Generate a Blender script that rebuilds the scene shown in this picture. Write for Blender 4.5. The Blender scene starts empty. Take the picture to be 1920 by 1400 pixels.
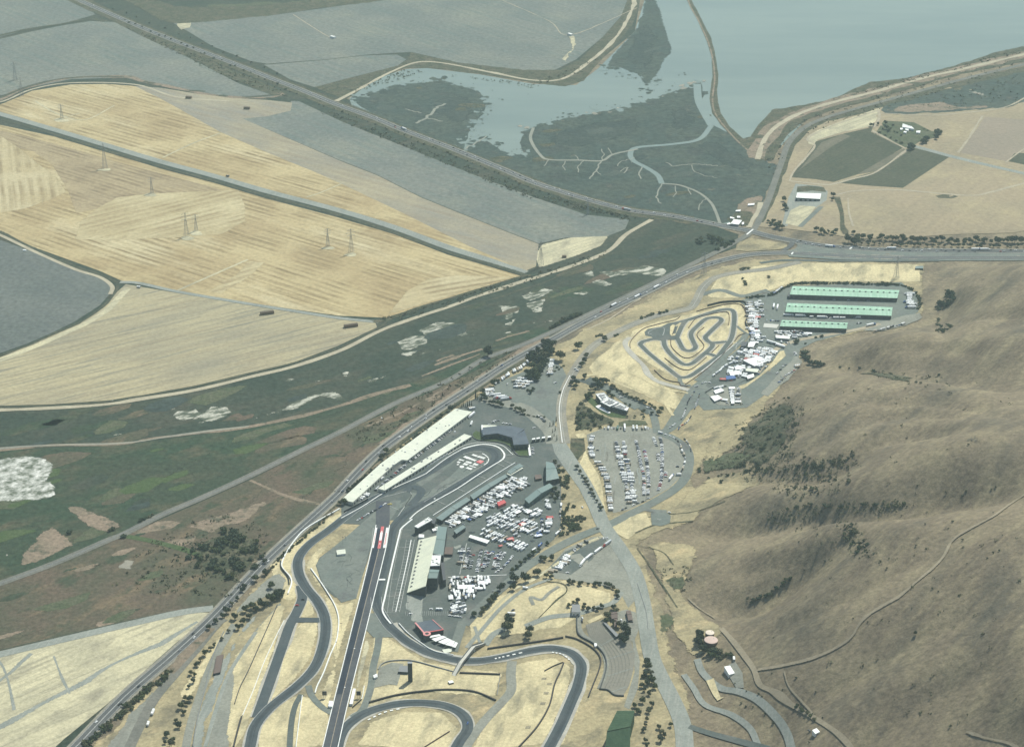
import bpy, bmesh, math, random
import numpy as np
from mathutils import Vector, Matrix
from mathutils.geometry import delaunay_2d_cdt, tessellate_polygon
R = random.Random(7)
NP = np.random.default_rng(7)
scene = bpy.context.scene
COL = scene.collection
# ------------------------------------------------------------------ camera, sky, sun, exposure
CAM_H, DEP, FPX = 1350.0, math.radians(25.6), 3600.0
cd = bpy.data.cameras.new('camera'); cam = bpy.data.objects.new('camera', cd); COL.objects.link(cam)
cam.location = (0, 0, CAM_H); cam.rotation_euler = (math.pi/2 - DEP, 0, 0)
cd.sensor_fit = 'HORIZONTAL'; cd.sensor_width = 36; cd.lens = 36*FPX/1920
cd.clip_start = 5; cd.clip_end = 60000
scene.camera = cam
SUN_EL, SUN_AZ = math.radians(56), math.radians(35)      # azimuth measured from +Y (view direction) towards +X
world = bpy.data.worlds.new('World'); scene.world = world; world.use_nodes = True
wn = world.node_tree.nodes; wl = world.node_tree.links
bg = wn['Background']; sky = wn.new('ShaderNodeTexSky'); sky.sky_type = 'NISHITA'; sky.sun_disc = False
sky.sun_elevation = SUN_EL; sky.sun_rotation = SUN_AZ; sky.altitude = 300
wl.new(sky.outputs[0], bg.inputs[0]); bg.inputs[1].default_value = 0.09
sl = bpy.data.lights.new('sun', 'SUN'); sl.energy = 4.4; sl.angle = math.radians(0.5); sl.color = (.985, .985, .87)
sun = bpy.data.objects.new('sun', sl); COL.objects.link(sun)
sdir = Vector((math.sin(SUN_AZ)*math.cos(SUN_EL), math.cos(SUN_AZ)*math.cos(SUN_EL), math.sin(SUN_EL)))
sun.rotation_euler = sdir.to_track_quat('Z', 'Y').to_euler(); sun.location = (0, 0, 3000)
vs = scene.view_settings; vs.view_transform = 'Standard'; vs.look = 'None'; vs.gamma = 1; vs.exposure = 0.28
scene.cycles.use_denoising = True
scene.cycles.max_bounces = 6; scene.cycles.volume_bounces = 1
# ------------------------------------------------------------------ pixel <-> place (photogrammetry of the photo's 1920x1400 frame)
CO, SI = math.cos(DEP), math.sin(DEP)
def rays(p):
    p = np.atleast_2d(np.asarray(p, float))
    u = (p[:, 0]-960)/FPX; v = -(p[:, 1]-700)/FPX
    return np.stack([u, CO+v*SI, -SI+v*CO], 1)
def on_plane(p, z):
    d = rays(p); t = (z-CAM_H)/d[:, 2]
    q = d*t[:, None]; q[:, 2] = z
    return q
# ------------------------------------------------------------------ terrain heights
GX0, GX1, GY0, GY1, GS = -1750.0, 1750.0, 1450.0, 5650.0, 10.0
nx, ny = int((GX1-GX0)/GS)+1, int((GY1-GY0)/GS)+1
gx = GX0+GS*np.arange(nx); gy = GY0+GS*np.arange(ny)
FOOT = [(1940,491),(1765,491),(1742,500),(1746,530),(1738,565),(1742,592),(1690,610),(1600,626),(1525,646),(1505,690),(1470,735),
        (1420,775),(1345,772),(1312,792),(1302,830),(1300,885),(1285,912),(1250,945),(1232,960),(1195,975),(1172,1000),(1205,1060),
        (1222,1150),(1245,1240),(1290,1330),(1302,1400),(1310,1560)]
hp = np.concatenate([on_plane(FOOT, 0)[:, :2], [[230, 900], [2600, 900], [2600, 4400]]])
CTRL = [(1545,690,22),(1640,702,52),(1700,712,68),(1760,718,84),(1830,733,100),(1900,748,114),(1990,760,125),
 (1650,655,40),(1707,627,52),(1775,625,66),(1840,640,84),(1930,650,98),(1600,655,26),(1570,668,20),
 (1790,540,34),(1850,520,58),(1925,500,78),(1925,560,92),(1800,600,44),(1900,610,80),(1748,570,6),(1770,560,14),(1768,590,12),(1778,622,58),(1850,580,66),
 (1400,760,10),(1480,730,34),(1560,720,52),(1600,760,72),(1400,835,10),(1350,860,6),(1400,850,16),(1470,820,34),(1430,800,18),
 (1300,895,3),(1380,890,13),(1450,885,26),(1540,890,58),(1580,867,73),(1647,820,96),(1730,803,110),(1800,806,135),
 (1323,1000,8),(1430,977,30),(1557,959,68),(1680,954,104),(1780,937,126),(1880,925,150),
 (1300,1125,6),(1400,1130,20),(1440,1115,30),(1480,1085,46),(1540,1040,76),
 (1400,940,26),(1480,925,58),(1580,910,90),(1680,880,118),(1780,860,146),(1900,830,168),(1500,860,52),(1560,830,72),
 (1380,1060,28),(1450,1040,56),(1550,1010,92),(1680,1000,126),(1800,990,150),(1920,960,175),
 (1380,1200,20),(1450,1200,38),(1520,1150,66),(1600,1100,96),(1750,1060,136),(1900,1080,166),
 (1450,1300,30),(1550,1300,58),(1700,1250,104),(1850,1250,140),(1930,1300,150),(1500,1385,32),(1650,1390,70),(1800,1390,98),(1930,1395,120),
 (1370,1240,12),(1290,1150,3),(1330,1200,9),(1310,1280,3),(1400,1340,11),(1480,1400,18),(1270,1050,6),(1260,960,4),(1330,930,10),
 (1500,770,46),(1600,790,80),(1700,760,95),(1800,790,136),(1900,790,150),(1650,740,84)]
CTRL = [(a, b, z*1.12) for a, b, z in CTRL]
cw = [on_plane([(a, b)], z)[0] for a, b, z in CTRL]
for a, b, z in [(1640,702,58),(1700,712,76),(1760,718,94),(1830,733,112),(1900,748,128)]:      # the valley hidden behind the ridge
    q = on_plane([(a, b)], z)[0]; cw.append(np.array([q[0]-10, q[1]+105, z-50]))
cw += [np.array([x, y, 0.0]) for x, y in hp[:-3]]
cw += [np.array(q, float) for q in ((900,1500,215),(700,1450,182),(520,1450,136),(1300,1700,160),(1500,2600,190),(1300,3300,130))]
cw = np.array(cw)
def tps(a, b):
    r2 = ((a[:, None, :]-b[None])**2).sum(-1); return np.sqrt(r2+400.0)
K = tps(cw[:, :2], cw[:, :2]); wts = np.linalg.solve(K-0.0*np.eye(len(cw)), cw[:, 2])
G = np.stack(np.meshgrid(gx, gy, indexing='ij'), -1).reshape(-1, 2)
hz = np.concatenate([tps(c, cw[:, :2]) @ wts for c in np.array_split(G, 20)])
def inside(pts, poly):
    x, y = pts[:, 0], pts[:, 1]; r = np.zeros(len(pts), bool); n = len(poly)
    for i in range(n):
        (x1, y1), (x2, y2) = poly[i], poly[(i+1) % n]
        if y1 == y2: continue
        c = ((y1 > y) != (y2 > y)) & (x < (x2-x1)*(y-y1)/(y2-y1)+x1); r ^= c
    return r
def dist_poly(pts, poly, closed=True):
    d = np.full(len(pts), 1e9); n = len(poly)
    for i in range(n if closed else n-1):
        a = np.asarray(poly[i], float); b = np.asarray(poly[(i+1) % n], float); ab = b-a
        t = np.clip(((pts-a) @ ab)/max(ab @ ab, 1e-9), 0, 1)
        d = np.minimum(d, np.hypot(*(pts-(a+t[:, None]*ab)).T))
    return d
ins = inside(G, hp); dd = np.where(ins, dist_poly(G, hp), 0)
sm = np.clip(dd/70, 0, 1); sm = sm*sm*(3-2*sm)
hz = np.clip(hz, 0, None)*sm
def vnoise(xy, s, seed):
    g = np.random.default_rng(seed).random((256, 256)); p = xy/s; i = np.floor(p).astype(int); f = p-i; f = f*f*(3-2*f)
    a = g[i[:, 0] % 256, i[:, 1] % 256]; b = g[(i[:, 0]+1) % 256, i[:, 1] % 256]
    c = g[i[:, 0] % 256, (i[:, 1]+1) % 256]; d = g[(i[:, 0]+1) % 256, (i[:, 1]+1) % 256]
    return (a*(1-f[:, 0])+b*f[:, 0])*(1-f[:, 1])+(c*(1-f[:, 0])+d*f[:, 0])*f[:, 1]-.5
rot = G @ np.array([[.8, -.6], [.6, .8]])
vwarp = 16*np.stack([vnoise(G, 40, 11), vnoise(G, 40, 12)], 1)
ab = lambda v: np.abs(v)**.8
warp = rot+26*np.stack([vnoise(rot, 70, 8), vnoise(rot, 70, 9)], 1)
relief = 22*ab(vnoise(warp*np.array([.33, 1]), 105, 1))+8*ab(vnoise(warp*np.array([.4, 1]), 46, 2))+1.6*vnoise(G, 20, 3)-4
hz = hz+relief*np.clip((dd-30)/140, 0, 1)
MOUNDS = [(1010,1120,8,75),(1085,1115,6,60),(1140,650,5,90),(1110,700,5,70),(1290,740,3,60),(1640,518,6,120),(1400,530,4,90),(1440,690,6,45),(1200,1180,8,45),
          (1000,1290,3,60),(960,1150,5,50),(1150,520,2,60),(1620,410,9,160),(1780,400,8,160),(1700,240,8,150)]
for a, b, z, r in MOUNDS:
    q = on_plane([(a, b)], 0)[0]; hz += z*np.exp(-((G[:, 0]-q[0])**2+(G[:, 1]-q[1])**2)/(r*r))
HZ = np.clip(hz, 0, None).reshape(nx, ny)
for _ in range(3):
    q_ = np.pad(HZ, 1, 'edge'); HZ = np.where(HZ > .3, (q_[:-2, 1:-1]+q_[2:, 1:-1]+q_[1:-1, :-2]+q_[1:-1, 2:]+2*HZ)/6, HZ)
HZ[HZ < .02] = 0
def hgt(x, y):
    fx = np.clip((np.asarray(x, float)-GX0)/GS, 0, nx-1.001); fy = np.clip((np.asarray(y, float)-GY0)/GS, 0, ny-1.001)
    i = fx.astype(int); j = fy.astype(int); u = fx-i; v = fy-j
    lo = HZ[i, j]*(1-u)+HZ[i+1, j]*u; hi = HZ[i, j+1]*(1-u)+HZ[i+1, j+1]*u
    return lo*(1-v)+hi*v
def P(p):
    """ground point under each photo pixel: march the sight line to the terrain"""
    d = rays(p); n = len(d)
    t0 = (260-CAM_H)/d[:, 2]; t1 = (0-CAM_H)/d[:, 2]
    s = np.linspace(0, 1, 160); T = t0[:, None]+(t1-t0)[:, None]*s
    X = d[:, 0, None]*T; Y = d[:, 1, None]*T; Z = CAM_H+d[:, 2, None]*T
    below = Z <= hgt(X, Y)+1e-6; k = np.clip(below.argmax(1), 1, 159)
    a = T[np.arange(n), k-1]; b = T[np.arange(n), k]
    for _ in range(14):
        m = (a+b)/2; below = CAM_H+d[:, 2]*m <= hgt(d[:, 0]*m, d[:, 1]*m); b = np.where(below, m, b); a = np.where(below, a, m)
    q = d*b[:, None]; q[:, 2] = hgt(q[:, 0], q[:, 1])
    return q
def pang(p0, p1):
    a, b = P([p0, p1]); return math.atan2(b[1]-a[1], b[0]-a[0])
def crom(pts, n=6, closed=False):
    p = np.asarray(pts, float); m = len(p)
    if m < 3: 
        t = np.linspace(0, 1, n*2+1)[:, None]; return p[0]*(1-t)+p[1]*t
    out = []
    for i in range(m if closed else m-1):
        p0 = p[(i-1) % m] if closed or i > 0 else 2*p[0]-p[1]
        p1, p2 = p[i], p[(i+1) % m]
        p3 = p[(i+2) % m] if closed or i+2 < m else 2*p[-1]-p[-2]
        for k in range(n):
            t = k/n; out.append(.5*((2*p1)+(p2-p0)*t+(2*p0-5*p1+4*p2-p3)*t*t+(3*p1-p0-3*p2+p3)*t**3))
    if not closed: out.append(p[-1])
    return np.array(out)
GULLIES = [([(1300,862),(1360,850),(1420,842),(1470,820),(1510,798)], 9, 26), ([(1305,895),(1380,892),(1450,886),(1540,888),(1580,867),(1647,822),(1700,808),(1770,798)], 13, 34), ([(1323,1000),(1430,977),(1557,959),(1680,954),(1790,933),(1870,915)], 15, 36), ([(1310,1022),(1380,1010),(1460,992),(1510,965)], 7, 22),
 ([(1300,1125),(1400,1130),(1440,1115),(1480,1085),(1530,1045),(1575,1008)], 13, 32), ([(1548,692),(1600,668),(1680,640),(1740,640),(1820,655)], 9, 30), ([(1440,782),(1490,768),(1560,735)], 7, 24), ([(1768,622),(1770,590),(1766,560),(1792,532),(1850,512)], 11, 30), ([(1480,852),(1560,815),(1640,780),(1730,768),(1820,772)], 10, 28),
 ([(1400,1062),(1490,1034),(1590,992)], 9, 26), ([(1440,1185),(1560,1122),(1660,1072),(1740,1035)], 9, 30), ([(1540,1300),(1680,1212),(1790,1150)], 9, 32), ([(1600,1400),(1720,1320),(1850,1250)], 8, 32), ([(1800,600),(1850,585),(1920,580)], 9, 28), ([(1640,745),(1720,745),(1820,760),(1900,775)], 9, 28), ([(1400,945),(1470,935),(1540,915)], 6, 20), ([(1600,1075),(1690,1030),(1780,1010)], 7, 26), ([(1420,1010),(1500,1000),(1560,985)], 6, 20)]
cut = np.zeros(len(G))
for pts, dep, wid in GULLIES:
    w = P(crom(pts, 6))[:, :2]; cut = np.maximum(cut, 1.55*dep*np.exp(-dist_poly(G+vwarp, w, False)/wid))
HZ = np.clip(HZ-(cut*np.clip((dd-15)/80, 0, 1)).reshape(nx, ny), 0, None); HZ[HZ < .02] = 0
# ------------------------------------------------------------------ object helpers
def tag(o, label=None, cat=None, group=None, kind=None):
    if label: o['label'] = label
    if cat: o['category'] = cat
    if group: o['group'] = group
    if kind: o['kind'] = kind
    return o
LAYER = [0]
def lay(lz):
    LAYER[0] += 1; return lz*2+(LAYER[0] % 11)*.012
def link_mesh(name, v, f, mats, parent=None, mi=None, smooth=False):
    me = bpy.data.meshes.new(name); me.from_pydata([tuple(map(float, q)) for q in v], [], [tuple(map(int, q)) for q in f])
    for m in (mats if isinstance(mats, (list, tuple)) else [mats]): me.materials.append(m)
    if mi is not None: me.polygons.foreach_set('material_index', np.asarray(mi, dtype=np.int32))
    if smooth: me.polygons.foreach_set('use_smooth', np.ones(len(me.polygons), bool))
    me.update()
    o = bpy.data.objects.new(name, me); COL.objects.link(o)
    if parent: o.parent = parent
    return o
def empty(name, loc, rz=0):
    o = bpy.data.objects.new(name, None); COL.objects.link(o); o.location = loc; o.rotation_euler = (0, 0, rz); o.empty_display_size = 2
    return o
class MB:
    """collects faces of one mesh; m = material slot"""
    def __init__(s): s.v, s.f, s.m = [], [], []
    def add(s, v, f, m=0):
        k = len(s.v); s.v += [tuple(map(float, q)) for q in v]; s.f += [tuple(i+k for i in q) for q in f]; s.m += [m]*len(f); return s
    def box(s, c, d, rz=0, m=0, taper=1.0, shift=0):
        x, y, z = d[0]/2, d[1]/2, d[2]; cs, sn = math.cos(rz), math.sin(rz); v = []
        for zz, k in ((0, 1), (z, taper)):
            for a, b in ((-x, -y), (x, -y), (x, y), (-x, y)):
                a2 = a*k+(shift if zz else 0); b2 = b*(1-(1-k)*.6)
                v.append((c[0]+a2*cs-b2*sn, c[1]+a2*sn+b2*cs, c[2]+zz))
        return s.add(v, [(3, 2, 1, 0), (4, 5, 6, 7), (0, 1, 5, 4), (1, 2, 6, 5), (2, 3, 7, 6), (3, 0, 4, 7)], m)
    def prism(s, poly, z0, z1, m=0, mtop=None, cap=True, bottom=True):
        n = len(poly); a = sum(poly[i][0]*poly[(i+1) % n][1]-poly[(i+1) % n][0]*poly[i][1] for i in range(n))
        if a < 0: poly = list(poly)[::-1]
        v = [(p[0], p[1], z0) for p in poly]+[(p[0], p[1], z1) for p in poly]
        s.add(v, [(i, (i+1) % n, n+(i+1) % n, n+i) for i in range(n)], m)
        if cap:
            tri = tessellate_polygon([[Vector((p[0], p[1], 0)) for p in poly]])
            up = []
            for t in tri:
                A, B, C = (poly[i] for i in t); cr = (B[0]-A[0])*(C[1]-A[1])-(B[1]-A[1])*(C[0]-A[0])
                up.append(t if cr > 0 else t[::-1])
            s.add(v[n:], up, m if mtop is None else mtop)
            if bottom: s.add(v[:n], [t[::-1] for t in up], m)
        return s
    def tube(s, a, b, r, n=6, m=0, r2=None):
        a, b = Vector(a), Vector(b); d = (b-a).normalized(); u = d.orthogonal().normalized(); w = d.cross(u); r2 = r if r2 is None else r2
        v = [a+(u*math.cos(t)+w*math.sin(t))*r for t in [2*math.pi*i/n for i in range(n)]]+[b+(u*math.cos(t)+w*math.sin(t))*r2 for t in [2*math.pi*i/n for i in range(n)]]
        return s.add(v, [(i, (i+1) % n, n+(i+1) % n, n+i) for i in range(n)]+[tuple(range(n-1, -1, -1)), tuple(range(n, 2*n))], m)
    def build(s, name, mats, parent=None, smooth=False): return link_mesh(name, s.v, s.f, mats, parent, s.m, smooth)
def densify(poly, step):
    out = []; n = len(poly)
    for i in range(n):
        a, b = np.asarray(poly[i], float), np.asarray(poly[(i+1) % n], float); k = max(1, int(np.hypot(*(b-a))/step))
        out += [a+(b-a)*j/k for j in range(k)]
    return np.array(out)
def roughen(poly, amp, step=4.0):
    """ragged outline: photo-pixel polygon with wandering edges"""
    q = densify(poly, step); n = len(q); d = np.roll(q, -1, 0)-np.roll(q, 1, 0); nn = np.stack([-d[:, 1], d[:, 0]], 1); nn /= np.maximum(np.hypot(*nn.T), 1e-6)[:, None]
    k = np.arange(n); s = sum(NP.normal()*0+np.interp(k, np.linspace(0, n, max(3, int(n/l))+1), NP.normal(size=max(3, int(n/l))+1))*w for l, w in ((7, .6), (3, .5), (1.3, .4)))
    q2 = q+nn*(s*amp)[:, None]*np.array([1, .6]); return q2
def sheet(name, poly, mat, lz, rough=0, smooth=False, kind='structure', label=None, cat=None, group=None, grid=25.0, step=None, soft=0):
    """a surface sheet draped over the terrain, from an outline seen in the photo"""
    poly = np.asarray(poly, float); lz = lay(lz)
    if smooth: poly = crom(poly, 5, True)
    if rough: poly = roughen(poly, rough, step or 4.0)
    if len(poly) < 80: poly = densify(poly, 12)
    q = P(poly)[:, :2]
    hmax = hgt(q[:, 0], q[:, 1]).max()
    lo, hi = q.min(0), q.max(0)
    extra = np.zeros((0, 2))
    if soft: grid = max(min(grid, soft*.55), math.sqrt((hi-lo).prod()/9000))
    gxs = np.arange(lo[0], hi[0], grid); gys = np.arange(lo[1], hi[1], grid)
    if len(gxs) and len(gys):
        g = np.stack(np.meshgrid(gxs, gys, indexing='ij'), -1).reshape(-1, 2)
        if soft or hgt(g[:, 0], g[:, 1]).max() > .05:
            g = g+NP.uniform(-.2, .2, g.shape)*grid
            g = g[inside(g, q)]
            if len(g): extra = g[dist_poly(g, q) > grid*.35]
    pts = [Vector(p) for p in np.concatenate([q, extra])]
    r = delaunay_2d_cdt(pts, [], [list(range(len(q)))], 1, 1e-3)
    v = np.array([[p[0], p[1]] for p in r[0]])
    z = hgt(v[:, 0], v[:, 1]); z = z+lz+np.where(z > .05, .35, 0)
    f = []
    for t in r[2]:
        a = sum(v[t[i]][0]*v[t[(i+1) % len(t)]][1]-v[t[(i+1) % len(t)]][0]*v[t[i]][1] for i in range(len(t)))
        f.append(t if a > 0 else t[::-1])
    o = link_mesh(name, np.column_stack([v, z]), f, softmat(mat, soft) if soft else mat)
    if soft:
        fa = o.data.attributes.new('fade', 'FLOAT', 'POINT'); fa.data.foreach_set('value', np.clip(dist_poly(v, q)/soft, 0, 1).astype(np.float32))
    return tag(o, label, cat, group, kind)
def path_world(pts, n=6, closed=False, straight=False, seg=9.0):
    p = np.asarray(pts, float) if straight else crom(pts, n, closed)
    q = P(p); out = [q[0, :2]]
    for a, b in zip(q[:-1, :2], q[1:, :2]):
        L = np.hypot(*(b-a)); k = max(1, int(L/seg)); out += [a+(b-a)*(j+1)/k for j in range(k)]
    return np.array(out)
def ribbon_mesh(w, width, lz, off=0.0, jit=0.0):
    d = np.gradient(w, axis=0); d /= np.maximum(np.hypot(*d.T), 1e-6)[:, None]; n = np.stack([-d[:, 1], d[:, 0]], 1)
    wd = np.asarray(width, float)*np.ones(len(w)); o = off*np.ones(len(w))
    if jit: 
        m = len(w); a, b = (np.interp(np.arange(m), np.linspace(0, m, max(4, m//3)), NP.normal(size=max(4, m//3))) for _ in range(2)); wd = wd*np.clip(1+jit*a, .25, 2.2); o = o+jit*b*wd*.25
    V = []; 
    for s in (.5, 0, -.5):
        e = w+n*(wd*s+o)[:, None]; z = hgt(e[:, 0], e[:, 1]); V.append(np.column_stack([e, z+lz+np.where(z > .05, .4, 0)]))
    k = len(w); v = np.concatenate(V); f = []
    for i in range(k-1):
        for r in (0, 1): f.append((r*k+i, (r+1)*k+i, (r+1)*k+i+1, r*k+i+1))
    return v, f
def ribbon(name, pts, width, mat, lz, off=0.0, jit=0.0, closed=False, straight=False, kind='structure', n=6, label=None, cat=None, group=None, soft=False):
    lz = lay(lz)
    w = path_world(list(pts)+([pts[0]] if closed else []), n, False, straight) if not closed else path_world(pts, n, True)
    if closed: w = np.vstack([w, w[:1]])
    v, f = ribbon_mesh(w, width, lz, off, jit)
    o = link_mesh(name, v, f, softmat(mat, 4) if soft else mat)
    if soft: k = len(w); o.data.attributes.new('fade', 'FLOAT', 'POINT').data.foreach_set('value', np.array([0]*k+[1]*k+[0]*k, np.float32))
    return tag(o, label, cat, group, kind)
def stuff_ribbons(name, items, mat, lz, kind='structure', label=None, cat=None, group=None, jit=0.0, soft=False):
    V, F, A = [], [], []; lz = lay(lz)
    for i_, (pts, width) in enumerate(items):
        v, f = ribbon_mesh(path_world(pts), width, lz+.012*i_, 0, jit); k = len(V); V += list(v); F += [tuple(i+k for i in q) for q in f]; h = len(v)//3; A += [0]*h+[1]*h+[0]*h
    o = link_mesh(name, V, F, softmat(mat, 4) if soft else mat)
    if soft: o.data.attributes.new('fade', 'FLOAT', 'POINT').data.foreach_set('value', np.array(A, np.float32))
    return tag(o, label, cat, group, kind)
def within(poly, n):
    poly = np.asarray(poly, float); lo, hi = poly.min(0), poly.max(0); out = []
    while len(out) < n:
        p = lo+(hi-lo)*NP.random((n*2, 2)); out += [tuple(x) for x in p[inside(p, poly)]]
    return out[:n]
def wiggle(pts, amp=2.0):
    """a wandering channel through the given points"""
    out = [pts[0]]
    for a, b in zip(pts[:-1], pts[1:]):
        k = max(2, int(math.hypot(b[0]-a[0], b[1]-a[1])/4))
        out += [(a[0]+(b[0]-a[0])*j/k+R.gauss(0, amp), a[1]+(b[1]-a[1])*j/k+R.gauss(0, amp*.45)) for j in range(1, k)]+[b]
    return out
def offset_px(pts, dx, dy): return [(x+dx, y+dy) for x, y in pts]
# ------------------------------------------------------------------ materials
MATS = {}
def rgba(c): return (c[0], c[1], c[2], 1)
def plain(name, c, rough=.6, metal=0, var=.12, scale=.6, spec=.3):
    m = bpy.data.materials.new(name); m.use_nodes = True; nt = m.node_tree; b = nt.nodes['Principled BSDF']
    b.inputs['Roughness'].default_value = rough; b.inputs['Metallic'].default_value = metal; b.inputs['Specular IOR Level'].default_value = spec
    if var:
        geo = nt.nodes.new('ShaderNodeNewGeometry'); nz = nt.nodes.new('ShaderNodeTexNoise'); nz.inputs['Scale'].default_value = scale; nz.inputs['Detail'].default_value = 4
        mx = nt.nodes.new('ShaderNodeMix'); mx.data_type = 'RGBA'
        mx.inputs[6].default_value = rgba([x*(1-var) for x in c]); mx.inputs[7].default_value = rgba([min(1, x*(1+var)) for x in c])
        nt.links.new(geo.outputs['Position'], nz.inputs['Vector']); nt.links.new(nz.outputs[0], mx.inputs[0]); nt.links.new(mx.outputs[2], b.inputs['Base Color'])
    else: b.inputs['Base Color'].default_value = rgba(c)
    MATS[name] = m; return m
def gmat(name, c1, c2, big=120, fine=6, contrast=.22, stripe=None, patch=None, patch2=None, streak=None, rough=.95, bump=0, edge=(.42, .60)):
    """a ground surface: two soil/plant colours mixed in broad patches, fine mottling, optional rows (stripe = angle, period m, colour, strength, wobble)
       and blotches of another cover (patch = colour, size m, cover 0..1, softness[, angle, stretch])"""
    m = bpy.data.materials.new(name); m.use_nodes = True; nt = m.node_tree; N, L = nt.nodes, nt.links; b = N['Principled BSDF']
    b.inputs['Roughness'].default_value = rough; b.inputs['Specular IOR Level'].default_value = .1
    geo = N.new('ShaderNodeNewGeometry')
    def mapped(rot=0, sx=1, sy=1):
        mp = N.new('ShaderNodeMapping'); mp.vector_type = 'POINT'
        mp.inputs['Rotation'].default_value = (0, 0, -rot)
        L.new(geo.outputs['Position'], mp.inputs['Vector'])
        m2 = N.new('ShaderNodeVectorMath'); m2.operation = 'MULTIPLY'; m2.inputs[1].default_value = (sx, sy, 0)
        L.new(mp.outputs[0], m2.inputs[0]); return m2.outputs[0]
    def noise(vec, scale, detail=5, rgh=.55):
        n = N.new('ShaderNodeTexNoise'); n.inputs['Scale'].default_value = 1/scale; n.inputs['Detail'].default_value = detail; n.inputs['Roughness'].default_value = rgh
        L.new(vec, n.inputs['Vector']); return n.outputs[0]
    def ramp(fac, a, bb):
        r = N.new('ShaderNodeMapRange'); r.inputs[1].default_value = a; r.inputs[2].default_value = bb; L.new(fac, r.inputs[0]); return r.outputs[0]
    def mix(f, a, bcol, blend='MIX', k=None):
        x = N.new('ShaderNodeMix'); x.data_type = 'RGBA'; x.blend_type = blend
        if k is not None:
            mm = N.new('ShaderNodeMath'); mm.operation = 'MULTIPLY'; mm.inputs[1].default_value = k; L.new(f, mm.inputs[0]); f = mm.outputs[0]
        L.new(f, x.inputs[0])
        for i, c in ((6, a), (7, bcol)):
            if isinstance(c, (tuple, list)): x.inputs[i].default_value = rgba(c)
            else: L.new(c, x.inputs[i])
        return x.outputs[2]
    flat = mapped()
    col = mix(ramp(noise(flat, big, 6), *edge), c1, c2)
    if streak:                                      # long soft streaks: colour, angle, length, width, strength
        c, ang, ln, wd, k = streak
        col = mix(ramp(noise(mapped(ang, 1/ln, 1/wd), 1, 5, .6), .48, .66), col, c, 'MIX', k)
    for pa in (patch, patch2):
        if pa:
            c, size, cover, soft = pa[:4]; ang, st = pa[4:6] if len(pa) > 4 else (0, 1)
            n = noise(mapped(ang, 1/(size*st), 1/size), 1, 7, .62); t = .5+(.5-cover)*.42
            col = mix(ramp(n, t-soft/2, t+soft/2), col, c)
    if stripe:
        ang, per, c, k, wob = stripe
        v = mapped(ang); n0 = noise(v, per*14, 3)
        sep = N.new('ShaderNodeSeparateXYZ'); L.new(v, sep.inputs[0])
        a1 = N.new('ShaderNodeMath'); a1.operation = 'MULTIPLY_ADD'; L.new(n0, a1.inputs[0]); a1.inputs[1].default_value = wob*per; L.new(sep.outputs[1], a1.inputs[2])
        a2 = N.new('ShaderNodeMath'); a2.operation = 'MULTIPLY'; L.new(a1.outputs[0], a2.inputs[0]); a2.inputs[1].default_value = 2*math.pi/per
        a3 = N.new('ShaderNodeMath'); a3.operation = 'SINE'; L.new(a2.outputs[0], a3.inputs[0])
        br = noise(mapped(ang, 1/(per*34), 1/(per*.62)), 1, 6, .66)
        a4 = N.new('ShaderNodeMath'); a4.operation = 'MULTIPLY_ADD'; L.new(br, a4.inputs[0]); a4.inputs[1].default_value = 13.0; a5 = N.new('ShaderNodeMath'); a5.operation = 'SUBTRACT'; L.new(a3.outputs[0], a5.inputs[0]); a5.inputs[1].default_value = 6.5; L.new(a5.outputs[0], a4.inputs[2])
        gate = N.new('ShaderNodeMath'); gate.operation = 'MULTIPLY'; L.new(ramp(a4.outputs[0], -1.2, 2.0), gate.inputs[0]); L.new(ramp(noise(flat, per*5, 4, .6), .36, .58), gate.inputs[1])
        col = mix(gate.outputs[0], col, c, 'MIX', k)
    contrast *= 1.25
    dk = tuple(1-contrast for _ in range(3)); lt = tuple(1+contrast*.8 for _ in range(3))
    mot = mix(ramp(noise(flat, fine, 7, .78), .36, .64), dk, lt)
    mul = N.new('ShaderNodeMix'); mul.data_type = 'RGBA'; mul.blend_type = 'MULTIPLY'; mul.inputs[0].default_value = 1; L.new(col, mul.inputs[6]); L.new(mot, mul.inputs[7])
    L.new(mul.outputs[2], b.inputs['Base Color'])
    if bump:
        bp = N.new('ShaderNodeBump'); bp.inputs['Strength'].default_value = 1; bp.inputs['Distance'].default_value = bump; L.new(noise(flat, fine*1.6, 6, .65), bp.inputs['Height']); L.new(bp.outputs[0], b.inputs['Normal'])
    MATS[name] = m; return m
A_FARM = pang((100,247),(740,430))          # row direction along the farm road
A_HWY = pang((400,100),(1000,335))
A_LEV = pang((300,735),(633,650))
M = lambda n: MATS[n]
HILL1, HILL2 = (.158,.128,.090), (.215,.175,.119)
gmat('hill_grass', HILL1, HILL2, big=110, fine=7, contrast=.26, patch=((.112,.100,.076), 70, .26, .22, .9, 2.2), patch2=((.275,.23,.145), 38, .28, .24, .9, 2.0), streak=((.25,.205,.13), .75, 60, 6, .6), bump=2.2)
gmat('dry_grass', (.36,.305,.18), (.26,.225,.14), big=60, fine=5, contrast=.24, patch=((.175,.155,.105), 40, .30, .14, .6, 2.0), patch2=((.43,.345,.20), 30, .25, .12, .6, 2), streak=((.36,.29,.17), 1.0, 50, 5, .5), bump=.5)
gmat('straw_infield', (.58,.50,.30), (.47,.405,.245), big=40, fine=4, contrast=.2, patch=((.25,.225,.15), 26, .27, .2, 1.3, 2.5), streak=((.50,.41,.25), 1.35, 40, 4, .5))
gmat('plough_grey', (.146,.158,.142), (.176,.182,.158), big=200, fine=10, contrast=.24, stripe=(A_HWY, 26, (.110,.145,.132), .6, .8), patch=((.215,.215,.17), 160, .16, .3))
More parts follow.
